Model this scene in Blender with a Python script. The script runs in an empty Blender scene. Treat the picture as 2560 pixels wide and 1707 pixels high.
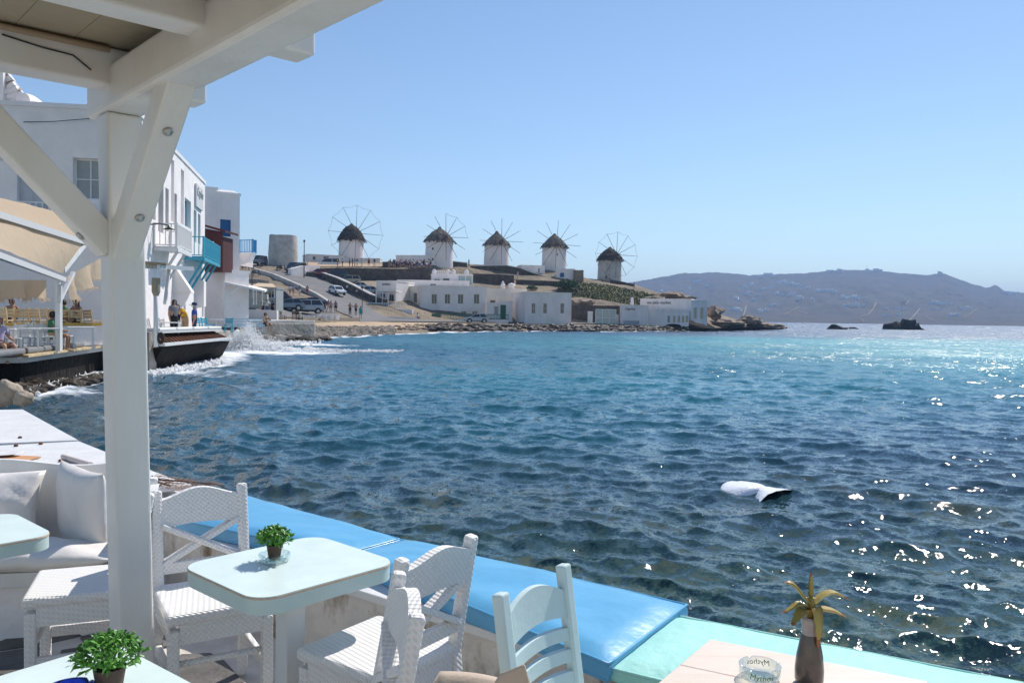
import bpy, bmesh, math, random
import numpy as np
from mathutils import Vector, Matrix, noise
from mathutils.bvhtree import BVHTree
R = math.radians
random.seed(7); rng = np.random.default_rng(11)
sc = bpy.context.scene
COL = sc.collection
# ------------------------------------------------------------------ camera
FPX = 2048.0
CAMZ = 2.2
cam = bpy.data.cameras.new('camera'); camo = bpy.data.objects.new('camera', cam); COL.objects.link(camo)
cam.sensor_width = 36.0; cam.lens = 36.0 * FPX / 2560.0; cam.clip_start = 0.05; cam.clip_end = 20000
CM = Matrix.Rotation(R(90 - 1.748), 3, 'X') @ Matrix.Rotation(R(0.9), 3, 'Z')
camo.matrix_world = Matrix.Translation((0, 0, CAMZ)) @ CM.to_4x4()
sc.camera = camo
# ------------------------------------------------------------------ sky, sun, exposure
SUN_AZ, SUN_EL = 36.0, 48.0
world = bpy.data.worlds.new('World'); sc.world = world; world.use_nodes = True
wn = world.node_tree
sky = wn.nodes.new('ShaderNodeTexSky'); sky.sky_type = 'NISHITA'; sky.sun_disc = False
sky.sun_elevation = R(SUN_EL); sky.sun_rotation = R(SUN_AZ)
sky.altitude = 0; sky.air_density = 1.0; sky.dust_density = 0.08; sky.ozone_density = 3.0
wn.links.new(sky.outputs[0], wn.nodes['Background'].inputs[0])
wn.nodes['Background'].inputs[1].default_value = 0.12
SUNV = Vector((math.sin(R(SUN_AZ)) * math.cos(R(SUN_EL)), math.cos(R(SUN_AZ)) * math.cos(R(SUN_EL)), math.sin(R(SUN_EL))))
sun = bpy.data.lights.new('sun', 'SUN'); sun.energy = 4.3; sun.angle = R(0.53); sun.color = (1.0, 0.945, 0.87)
suno = bpy.data.objects.new('sun', sun); COL.objects.link(suno)
suno.rotation_euler = SUNV.to_track_quat('Z', 'Y').to_euler(); suno.location = (20, 20, 60)
sc.view_settings.view_transform = 'Standard'; sc.view_settings.look = 'None'
sc.view_settings.exposure = 0.2; sc.view_settings.gamma = 1.0; sc.view_settings.use_curve_mapping = False
sc.cycles.use_denoising = True
sc.cycles.max_bounces = 8; sc.cycles.transparent_max_bounces = 8; sc.cycles.caustics_reflective = False; sc.cycles.caustics_refractive = False
sc.cycles.sample_clamp_indirect = 8.0
# ------------------------------------------------------------------ helpers
def ray(x, y):
    return CM @ Vector(((x - 1280) / FPX, -(y - 853.5) / FPX, -1.0))
def P(x, y, Y):                      # world point seen at photo pixel (x,y), at distance Y ahead
    d = ray(x, y); return Vector((0, 0, CAMZ)) + d * (Y / d.y)
def G(x, y, z):                      # ... on the horizontal plane z
    d = ray(x, y); return Vector((0, 0, CAMZ)) + d * ((z - CAMZ) / d.z)
def V(*a): return Vector(a)
def tag(o, label, cat, group=None):
    o['label'] = label; o['category'] = cat
    if group: o['group'] = group
    return o
def empty(name, loc, rz=0, parent=None):
    o = bpy.data.objects.new(name, None); COL.objects.link(o); o.location = loc; o.rotation_euler = (0, 0, rz)
    o.empty_display_size = 0.1
    if parent: o.parent = parent
    return o
def thing(name, label, cat, loc=(0, 0, 0), rz=0, group=None):
    return tag(empty(name, loc, rz), label, cat, group)
class MB:
    def __init__(s): s.v = []; s.f = []
    def add(s, vs, fs):
        n = len(s.v); s.v += [tuple(v) for v in vs]; s.f += [tuple(i + n for i in f) for f in fs]; return s
    def hexa(s, p):                  # 8 corners: bottom 4 ccw, top 4 ccw
        return s.add(p, [(3, 2, 1, 0), (4, 5, 6, 7), (0, 1, 5, 4), (1, 2, 6, 5), (2, 3, 7, 6), (3, 0, 4, 7)])
    def box(s, c, size, rz=0, ry=0, rx=0):
        M = Matrix.Rotation(rz, 3, 'Z') @ Matrix.Rotation(ry, 3, 'Y') @ Matrix.Rotation(rx, 3, 'X'); h = [a / 2 for a in size]; c = Vector(c)
        return s.hexa([c + M @ Vector((a * h[0], b * h[1], d * h[2])) for d in (-1, 1) for a, b in ((-1, -1), (1, -1), (1, 1), (-1, 1))])
    def bar(s, a, b, w, h, up=(0, 0, 1)):
        a = Vector(a); b = Vector(b); d = (b - a).normalized(); up = Vector(up)
        if abs(d.dot(up)) > .98: up = Vector((0, 1, 0)) if abs(d.y) < .9 else Vector((1, 0, 0))
        x = d.cross(up).normalized() * w / 2; y = x.cross(d).normalized() * h / 2
        return s.hexa([a - x - y, a + x - y, b + x - y, b - x - y, a - x + y, a + x + y, b + x + y, b - x + y])
    def tube(s, pts, r, n=8, closed=False, caps=True):
        pts = [Vector(p) for p in pts]; k = len(pts); rs = r if isinstance(r, (list, tuple)) else [r] * k
        base = len(s.v); prev = None
        for i, p in enumerate(pts):
            t = (pts[min(i + 1, k - 1)] - pts[max(i - 1, 0)]) if not closed else (pts[(i + 1) % k] - pts[i - 1])
            t.normalize()
            if prev is None:
                u = t.orthogonal().normalized()
            else:
                u = (prev - t * prev.dot(t)); u = u.normalized() if u.length > 1e-6 else t.orthogonal().normalized()
            prev = u; w = t.cross(u)
            for j in range(n):
                a = 2 * math.pi * j / n; s.v.append(tuple(p + (u * math.cos(a) + w * math.sin(a)) * rs[i]))
        for i in range(k if closed else k - 1):
            for j in range(n):
                a = base + i * n; b = base + ((i + 1) % k) * n
                s.f.append((a + j, a + (j + 1) % n, b + (j + 1) % n, b + j))
        if caps and not closed:
            s.f.append(tuple(base + j for j in reversed(range(n)))); s.f.append(tuple(base + (k - 1) * n + j for j in range(n)))
        return s
    def lathe(s, prof, c=(0, 0, 0), n=24, cap=True):
        c = Vector(c); base = len(s.v)
        for r, z in prof:
            for j in range(n):
                a = 2 * math.pi * j / n; s.v.append((c.x + r * math.cos(a), c.y + r * math.sin(a), c.z + z))
        for i in range(len(prof) - 1):
            for j in range(n):
                s.f.append((base + i * n + j, base + i * n + (j + 1) % n, base + (i + 1) * n + (j + 1) % n, base + (i + 1) * n + j))
        if cap:
            s.f.append(tuple(base + j for j in reversed(range(n)))); s.f.append(tuple(base + (len(prof) - 1) * n + j for j in range(n)))
        return s
    def prism(s, poly, z0, z1):      # vertical prism over a ccw xy polygon
        n = len(poly); b = len(s.v)
        s.v += [(p[0], p[1], z0) for p in poly] + [(p[0], p[1], z1) for p in poly]
        s.f.append(tuple(b + i for i in reversed(range(n)))); s.f.append(tuple(b + n + i for i in range(n)))
        for i in range(n): s.f.append((b + i, b + (i + 1) % n, b + n + (i + 1) % n, b + n + i))
        return s
    def slab(s, poly, nrm):          # 3-D polygon thickened along a vector
        n = len(poly); b = len(s.v); nrm = Vector(nrm)
        s.v += [tuple(Vector(p)) for p in poly] + [tuple(Vector(p) + nrm) for p in poly]
        s.f.append(tuple(b + i for i in reversed(range(n)))); s.f.append(tuple(b + n + i for i in range(n)))
        for i in range(n): s.f.append((b + i, b + (i + 1) % n, b + n + (i + 1) % n, b + n + i))
        return s
    def grid(s, rows):               # rows of points
        b = len(s.v); m = len(rows[0])
        for r in rows: s.v += [tuple(p) for p in r]
        for i in range(len(rows) - 1):
            for j in range(m - 1): s.f.append((b + i * m + j, b + i * m + j + 1, b + (i + 1) * m + j + 1, b + (i + 1) * m + j))
        return s
    def xf(s, M):
        s.v = [tuple(M @ Vector(v)) for v in s.v]; return s
    def mesh(s, name='m', smooth=False, fix=True):
        me = bpy.data.meshes.new(name); me.from_pydata(s.v, [], s.f)
        if fix:
            bm = bmesh.new(); bm.from_mesh(me); bmesh.ops.recalc_face_normals(bm, faces=bm.faces); bm.to_mesh(me); bm.free()
        if smooth: me.shade_smooth()
        me.update(); return me
    def build(s, name, mat, parent=None, smooth=False, bevel=0, seg=2, world=True, solid=0, sub=0, fix=True, angle=None):
        if parent is not None and world:
            q = parent; off = Vector((0, 0, 0))
            while q is not None: off += Vector(q.location); q = q.parent
            s.v = [(a[0] - off.x, a[1] - off.y, a[2] - off.z) for a in s.v]
        me = s.mesh(name, smooth, fix); o = bpy.data.objects.new(name, me); COL.objects.link(o)
        if mat is not None: me.materials.append(M[mat] if isinstance(mat, str) else mat)
        if parent is not None: o.parent = parent
        if solid: m = o.modifiers.new('s', 'SOLIDIFY'); m.thickness = solid; m.offset = 0
        if bevel: m = o.modifiers.new('b', 'BEVEL'); m.width = bevel; m.segments = seg; m.limit_method = 'ANGLE'; m.angle_limit = R(35)
        if sub: m = o.modifiers.new('ss', 'SUBSURF'); m.levels = sub; m.render_levels = sub
        if angle:
            me.shade_smooth(); me.set_sharp_from_angle(angle=R(angle))
        return o
def rebase(o):                       # put a top-level mesh's origin at the middle of its base
    me = o.data; co = np.array([v.co[:] for v in me.vertices])
    b = Vector(((co[:, 0].min() + co[:, 0].max()) / 2, (co[:, 1].min() + co[:, 1].max()) / 2, co[:, 2].min()))
    me.transform(Matrix.Translation(-b)); o.location = Vector(o.location) + b; return o
def inst(me, name, parent, loc=(0, 0, 0), rot=(0, 0, 0), scale=(1, 1, 1), mat=None):
    o = bpy.data.objects.new(name, me); COL.objects.link(o); o.parent = parent; o.location = loc; o.rotation_euler = rot; o.scale = scale
    if mat: setmat(o, mat)
    return o
def setmat(o, mat):
    mat = M[mat] if isinstance(mat, str) else mat
    if not o.data.materials: o.data.materials.append(mat)
    o.material_slots[0].link = 'OBJECT'; o.material_slots[0].material = mat
def copy_tree(o, parent=None):
    c = o.copy(); COL.objects.link(c); c.parent = parent
    for ch in list(o.children): copy_tree(ch, c)
    return c
def structure(o): o['kind'] = 'structure'; return o
def stuff(o): o['kind'] = 'stuff'; return o
def text_mesh(txt, size, extrude=0.002, shear=0.0, align='CENTER'):
    cu = bpy.data.curves.new('lettering', 'FONT'); cu.body = txt; cu.size = size; cu.extrude = extrude; cu.shear = shear
    cu.align_x = align; cu.align_y = 'CENTER'; cu.resolution_u = 3
    o = bpy.data.objects.new('lettering', cu); COL.objects.link(o)
    dg = bpy.context.evaluated_depsgraph_get(); me = bpy.data.meshes.new_from_object(o.evaluated_get(dg))
    bpy.data.objects.remove(o); bpy.data.curves.remove(cu); return me
# ------------------------------------------------------------------ materials
M = {}
def mat(name, col, rough=.6, var=0.0, vs=3.0, bump=0.0, bs=40.0, spec=.5, metal=0, col2=None, detail=6, coat=0, stretch=None, trans=0, ior=1.45, alpha=1, sheen=0):
    m = bpy.data.materials.new(name); m.use_nodes = True; nt = m.node_tree; b = nt.nodes['Principled BSDF']
    b.inputs['Roughness'].default_value = rough; b.inputs['Specular IOR Level'].default_value = spec; b.inputs['Metallic'].default_value = metal
    b.inputs['Base Color'].default_value = (*col, 1); b.inputs['IOR'].default_value = ior
    if trans: b.inputs['Transmission Weight'].default_value = trans
    if coat: b.inputs['Coat Weight'].default_value = coat; b.inputs['Coat Roughness'].default_value = .08
    if sheen: b.inputs['Sheen Weight'].default_value = sheen
    tc = nt.nodes.new('ShaderNodeTexCoord'); src = tc.outputs['Object']
    if stretch:
        mp = nt.nodes.new('ShaderNodeMapping'); mp.inputs['Scale'].default_value = stretch; nt.links.new(src, mp.inputs[0]); src = mp.outputs[0]
    if var or col2:
        n = nt.nodes.new('ShaderNodeTexNoise'); n.inputs['Scale'].default_value = vs; n.inputs['Detail'].default_value = detail; n.inputs['Roughness'].default_value = .62
        nt.links.new(src, n.inputs['Vector'])
        r = nt.nodes.new('ShaderNodeValToRGB'); r.color_ramp.elements[0].position = .32; r.color_ramp.elements[1].position = .68
        c2 = col2 if col2 else tuple(max(0, c * (1 - var)) for c in col); c1 = col if col2 else tuple(min(1, c * (1 + var * .6)) for c in col)
        r.color_ramp.elements[0].color = (*c2, 1); r.color_ramp.elements[1].color = (*c1, 1)
        nt.links.new(n.outputs['Fac'], r.inputs[0]); nt.links.new(r.outputs[0], b.inputs['Base Color'])
    if bump:
        n2 = nt.nodes.new('ShaderNodeTexNoise'); n2.inputs['Scale'].default_value = bs; n2.inputs['Detail'].default_value = 4
        nt.links.new(src, n2.inputs['Vector'])
        bp = nt.nodes.new('ShaderNodeBump'); bp.inputs['Strength'].default_value = min(1, bump); bp.inputs['Distance'].default_value = .6 / bs
        nt.links.new(n2.outputs['Fac'], bp.inputs['Height']); nt.links.new(bp.outputs[0], b.inputs['Normal'])
    M[name] = m; return m
mat('white_paint', (.80, .79, .77), .42, .09, 2.2, .22, 40, col2=(.69, .675, .64), stretch=(1, 1, .3), detail=9)
mat('white_wood', (.74, .735, .72), .5, .10, 4, .22, 30, stretch=(1, 1, .2))
mat('plaster', (.87, .81, .785), .85, .09, .9, .35, 9)
mat('plaster_far', (.88, .81, .78), .88, .2, .5, .4, 2.5, col2=(.72, .66, .62), detail=9, stretch=(1, 1, .5))
mat('plaster_old', (.60, .575, .53), .9, .35, .8, .5, 3, col2=(.40, .37, .33))
mat('plaster_warm_lit', (.80, .74, .64), .88, .12, .5, .3, 4)  # white plaster with warm light put into its colour
mat('mint_laminate', (.69, .81, .78), .30, .07, 9, .05, 120, detail=10)
mat('mint_edge', (.55, .68, .645), .5, .05, 12)
mat('wood_edge', (.62, .46, .33), .6, .2, 30)
mat('blue_vinyl', (.125, .41, .66), .33, .06, 4, .10, 9, coat=.15)
mat('mint_fabric', (.36, .73, .66), .62, .06, 5, .25, 14, sheen=.2)
mat('grey_cushion', (.20, .205, .21), .8, .1, 3, .2, 10)
mat('white_vinyl', (.76, .72, .68), .5, .05, 3, .12, 8)
mat('white_cushion', (.80, .79, .76), .7, .06, 3, .2, 8)
mat('wood_pale', (.78, .68, .60), .5, .16, 3, .15, 25, col2=(.70, .58, .49), stretch=(1, 9, 9))
mat('chair_blue', (.56, .70, .71), .42, .05, 6, .08, 40)
mat('beige_canvas', (.52, .42, .33), .75, .08, 6, .3, 90)
mat('pot_brown', (.095, .06, .045), .7, .3, 30, .2, 60)
mat('soil', (.03, .022, .016), .95, .3, 60, .6, 90)
mat('leaf', (.13, .36, .045), .45, .45, 40, 0, col2=(.055, .18, .025))
mat('aloe', (.30, .29, .07), .42, .3, 26, .15, 60, col2=(.36, .22, .05))
mat('aloe_tip', (.30, .11, .03), .5, .2, 30)
mat('metal', (.45, .44, .42), .35, .1, 20, metal=.9)
mat('rust', (.22, .075, .03), .85, .5, 3, .4, 12, col2=(.07, .03, .018))
mat('dark_rubber', (.012, .012, .013), .6)
mat('khaki_board', (.36, .31, .22), .8, .10, 2, .2, 20)
mat('conduit', (.40, .30, .20), .6)
mat('wire', (.03, .03, .032), .6)
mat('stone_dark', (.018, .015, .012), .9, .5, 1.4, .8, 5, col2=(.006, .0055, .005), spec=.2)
mat('stone_wet', (.075, .055, .035), .6, .5, 2.0, .9, 6, col2=(.016, .014, .011), spec=.35)
mat('stone_pale', (.46, .38, .29), .85, .3, 3, .8, 9, col2=(.32, .26, .2))
mat('flagstone', (.17, .16, .155), .8, .3, 6, .5, 24, col2=(.10, .095, .09))
mat('grout', (.66, .60, .53), .85, .15, 6, .4, 30)
mat('concrete', (.40, .37, .33), .9, .3, .9, .6, 4, col2=(.22, .20, .17))
mat('concrete_pale', (.52, .49, .45), .9, .2, .6, .4, 4)
mat('asphalt', (.19, .18, .175), .92, .18, .35, .3, 5)
mat('sand', (.56, .40, .25), .95, .2, .35, .5, 3, col2=(.40, .30, .2))
mat('pebble', (.30, .25, .20), .85, .4, 1.2, .4, 6, col2=(.12, .10, .085))
mat('dry_earth', (.30, .23, .155), .95, .4, .18, .8, .9, col2=(.13, .105, .075))
mat('grass_slope', (.17, .16, .055), .95, .5, .3, .9, 1.6, col2=(.075, .08, .03))
mat('stone_wall', (.15, .12, .095), .95, .5, .9, .9, 2.2, col2=(.05, .042, .035))
mat('rock_tan', (.36, .27, .19), .92, .5, .45, .9, 1.3, col2=(.15, .12, .095))
mat('shrub', (.045, .085, .022), .9, .5, 1, .9, 2)
mat('thatch', (.075, .055, .043), .95, .5, 1.6, 1, 7, col2=(.022, .017, .015), stretch=(1, 1, .35))
mat('thatch_pale', (.20, .175, .15), .95, .4, 1.6, 1, 7, col2=(.07, .058, .05), stretch=(1, 1, .35))
mat('spar', (.11, .085, .07), .8)
mat('red_wood', (.075, .014, .012), .7, .2, 1.2)
mat('blue_shutter', (.012, .10, .29), .5, .1, 2)
mat('blue_rail', (.02, .22, .48), .5)
mat('turquoise', (.035, .33, .45), .5, .12, 3)
mat('teal_shutter', (.13, .36, .44), .55, .2, 4)
mat('green_paint', (.008, .115, .055), .5, .15, 2)
mat('pale_blue_paint', (.38, .50, .60), .55, .1, 3)
mat('grey_blue_door', (.50, .52, .55), .6, .08, 3)
mat('grey_frame', (.34, .37, .37), .6, .1, 3)
mat('glass_dark', (.025, .03, .035), .08, spec=.8)
mat('glass_green', (.30, .42, .42), .1, spec=.8)
mat('yellow_plank', (.55, .32, .05), .6, .2, 2)
mat('cream_wood', (.62, .48, .28), .6, .2, 5)
mat('brown_wood', (.09, .05, .03), .6, .3, 5)
mat('sign_ink', (.045, .045, .05), .7)
mat('sign_board', (.62, .61, .60), .7)
mat('terracotta', (.42, .30, .22), .9, .4, 6, .6, 20)
mat('skin', (.48, .27, .18), .55); mat('skin_tan', (.30, .15, .09), .55)
mat('hair_dark', (.02, .014, .011), .7, .3, 60); mat('hair_grey', (.42, .41, .40), .7); mat('hair_brown', (.10, .05, .028), .7)
for nm, c in dict(white=(.75, .75, .74), black=(.012, .012, .014), blue=(.02, .07, .34), yellow=(.68, .36, .02), grey=(.20, .20, .22), teal=(.03, .36, .34), red=(.42, .03, .03), green=(.05, .16, .08), pink=(.62, .30, .32), navy=(.02, .03, .09), purple=(.10, .06, .25), denim=(.06, .12, .26), tan=(.40, .27, .17), lilac=(.45, .38, .55)).items():
    mat('cloth_' + nm, c, .85, .15, 12)
for nm, c in dict(white=(.72, .72, .71), silver=(.40, .42, .45), black=(.012, .013, .015), darkblue=(.015, .03, .07), beige=(.45, .38, .25), bluegrey=(.16, .22, .30), red=(.25, .015, .015), grey=(.12, .125, .13)).items():
    mat('car_' + nm, c, .28, coat=.6)
mat('headlight', (.75, .76, .78), .12, spec=.8); mat('tail_lamp', (.35, .01, .01), .2); mat('rim', (.42, .43, .44), .35, metal=.7); mat('plastic_black', (.02, .02, .021), .6)
mat('parasol_tan', (.60, .46, .30), .85, .08, 2)
mat('netting', (.36, .22, .16), .9); mat('twig', (.12, .075, .05), .9)
mat('tray_tan', (.62, .32, .15), .6, .1, 6); mat('plate', (.82, .81, .79), .25); mat('dark_green_cloth', (.01, .035, .03), .8)
mat('blue_glass', (.02, .06, .72), .05, trans=.6, ior=1.46)
mat('mythos_green', (.02, .20, .035), .5)
mat('far_white', (.90, .86, .83), .9); mat('far_window', (.12, .13, .16), .6); mat('far_cream', (.62, .55, .46), .9)
mat('track_tan', (.30, .235, .16), .95)
mat('solar', (.05, .06, .09), .3)
mat('plastic_white', (.9, .91, .94), .22, .03, 5, .5, 30)
def special_materials():
    # weathered wall with rust-brown runs and peeling paint
    m = mat('stained_wall', (.68, .64, .59), .85, .14, 5, .5, 14); nt = m.node_tree; b = nt.nodes['Principled BSDF']
    tc = nt.nodes.new('ShaderNodeTexCoord'); mp = nt.nodes.new('ShaderNodeMapping'); mp.inputs['Scale'].default_value = (3.6, 3.6, 1.7); nt.links.new(tc.outputs['Object'], mp.inputs[0])
    n = nt.nodes.new('ShaderNodeTexNoise'); n.inputs['Scale'].default_value = 1.1; n.inputs['Detail'].default_value = 8; n.inputs['Roughness'].default_value = .7; nt.links.new(mp.outputs[0], n.inputs['Vector'])
    r = nt.nodes.new('ShaderNodeValToRGB'); r.color_ramp.elements[0].position = .48; r.color_ramp.elements[1].position = .66; nt.links.new(n.outputs['Fac'], r.inputs[0])
    mx = nt.nodes.new('ShaderNodeMixRGB'); old = b.inputs['Base Color'].links[0].from_socket
    nt.links.new(r.outputs[0], mx.inputs[0]); nt.links.new(old, mx.inputs[1]); mx.inputs[2].default_value = (.20, .13, .055, 1); nt.links.new(mx.outputs[0], b.inputs['Base Color'])
    # wicker: woven bumps
    m = mat('wicker', (.78, .755, .73), .55); nt = m.node_tree; b = nt.nodes['Principled BSDF']
    tc = nt.nodes.new('ShaderNodeTexCoord'); sp = nt.nodes.new('ShaderNodeSeparateXYZ'); nt.links.new(tc.outputs['Object'], sp.inputs[0])
    def mth(op, a, b_=None, c=None):
        q = nt.nodes.new('ShaderNodeMath'); q.operation = op
        for i, z in enumerate((a, b_)):
            if z is None: continue
            if isinstance(z, (int, float)): q.inputs[i].default_value = z
            else: nt.links.new(z, q.inputs[i])
        return q.outputs[0]
    K = 2 * math.pi / .022
    sx = mth('SINE', mth('MULTIPLY', mth('ADD', sp.outputs[0], mth('MULTIPLY', sp.outputs[1], .6)), K))
    sz = mth('SINE', mth('MULTIPLY', mth('ADD', sp.outputs[2], mth('MULTIPLY', sp.outputs[1], .8)), K))
    h = mth('MULTIPLY', sx, sz)
    bp = nt.nodes.new('ShaderNodeBump'); bp.inputs['Strength'].default_value = 1; bp.inputs['Distance'].default_value = .0016
    nt.links.new(h, bp.inputs['Height']); nt.links.new(bp.outputs[0], b.inputs['Normal'])
    r = nt.nodes.new('ShaderNodeValToRGB'); r.color_ramp.elements[0].color = (.72, .69, .67, 1); r.color_ramp.elements[1].color = (.83, .81, .79, 1); r.color_ramp.elements[0].position = .0; r.color_ramp.elements[1].position = .55
    nt.links.new(mth('ADD', mth('MULTIPLY', h, .5), .5), r.inputs[0]); nt.links.new(r.outputs[0], b.inputs['Base Color'])
    # sun-lit canvas
    m = bpy.data.materials.new('canvas'); m.use_nodes = True; nt = m.node_tree; b = nt.nodes['Principled BSDF']; b.inputs['Base Color'].default_value = (.70, .55, .39, 1); b.inputs['Roughness'].default_value = .9
    t = nt.nodes.new('ShaderNodeBsdfTranslucent'); t.inputs[0].default_value = (.66, .50, .34, 1); mx = nt.nodes.new('ShaderNodeMixShader'); mx.inputs[0].default_value = .45
    n = nt.nodes.new('ShaderNodeTexNoise'); n.inputs['Scale'].default_value = 1.6; n.inputs['Detail'].default_value = 5; tc = nt.nodes.new('ShaderNodeTexCoord'); nt.links.new(tc.outputs['Object'], n.inputs['Vector'])
    bp = nt.nodes.new('ShaderNodeBump'); bp.inputs['Strength'].default_value = .5; bp.inputs['Distance'].default_value = .15; nt.links.new(n.outputs['Fac'], bp.inputs['Height']); nt.links.new(bp.outputs[0], b.inputs['Normal']); nt.links.new(bp.outputs[0], t.inputs['Normal'])
    out = nt.nodes['Material Output']; nt.links.new(b.outputs[0], mx.inputs[1]); nt.links.new(t.outputs[0], mx.inputs[2]); nt.links.new(mx.outputs[0], out.inputs[0]); M['canvas'] = m
    # glass vase with a smoky lower body
    def two(name, a, b, fac, link=None):
        m = bpy.data.materials.new(name); m.use_nodes = True; nt = m.node_tree; nt.nodes.remove(nt.nodes['Principled BSDF']); x = nt.nodes.new(a[0]); y = nt.nodes.new(b[0])
        for q, d in ((x, a[1]), (y, b[1])):
            for k, v in d.items(): q.inputs[k].default_value = v
        mx = nt.nodes.new('ShaderNodeMixShader'); nt.links.new(x.outputs[0], mx.inputs[1]); nt.links.new(y.outputs[0], mx.inputs[2]); mx.inputs[0].default_value = fac
        if link: f = nt.nodes.new('ShaderNodeLayerWeight'); f.inputs[0].default_value = link; nt.links.new(f.outputs['Facing'], mx.inputs[0])
        nt.links.new(mx.outputs[0], nt.nodes['Material Output'].inputs[0]); M[name] = m
    two('clear_glass', ('ShaderNodeBsdfTransparent', {'Color': (.93, .97, .95, 1)}), ('ShaderNodeBsdfGlossy', {'Color': (.9, .95, .95, 1), 'Roughness': .04}), .2, .28)
    two('foam', ('ShaderNodeBsdfDiffuse', {'Color': (.92, .93, .94, 1)}), ('ShaderNodeBsdfTranslucent', {'Color': (.92, .93, .94, 1)}), .5)
    mat('vase_brown', (.05, .034, .028), .3, .4, 16, coat=.5, col2=(.11, .08, .068)); mat('vase_frost', (.62, .55, .52), .3, .2, 20, trans=.45)
special_materials()
# ------------------------------------------------------------------ sea
def sstep(a, b, x):
    t = np.clip((x - a) / (b - a), 0, 1); return t * t * (3 - 2 * t)
SHORE = [G(x, y, 0) for x, y in ((-120, 1015), (60, 988), (150, 962), (247, 937), (372, 936), (470, 922), (548, 903), (585, 872), (640, 866), (740, 851), (870, 843), (960, 838), (1080, 833), (1240, 829), (1400, 829), (1500, 830), (1590, 829), (1680, 829), (1760, 829), (1810, 823), (1880, 818))]
def shore_dist(X, Y):
    best = np.full(X.shape, 1e9)
    for a, b in zip(SHORE[:-1], SHORE[1:]):
        dx, dy = b.x - a.x, b.y - a.y; L = dx * dx + dy * dy
        t = np.clip(((X - a.x) * dx + (Y - a.y) * dy) / L, 0, 1)
        best = np.minimum(best, np.hypot(X - a.x - t * dx, Y - a.y - t * dy))
    return best
def vnoise(X, Y, s, seed):           # smooth value noise
    g = np.random.default_rng(seed).random((256, 256)); x = X / s; y = Y / s
    i = np.floor(x).astype(int); j = np.floor(y).astype(int); fx = x - i; fy = y - j
    fx = fx * fx * (3 - 2 * fx); fy = fy * fy * (3 - 2 * fy)
    q = lambda a, b: g[(i + a) % 256, (j + b) % 256]
    return (q(0, 0) * (1 - fx) + q(1, 0) * fx) * (1 - fy) + (q(0, 1) * (1 - fx) + q(1, 1) * fx) * fy
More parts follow.
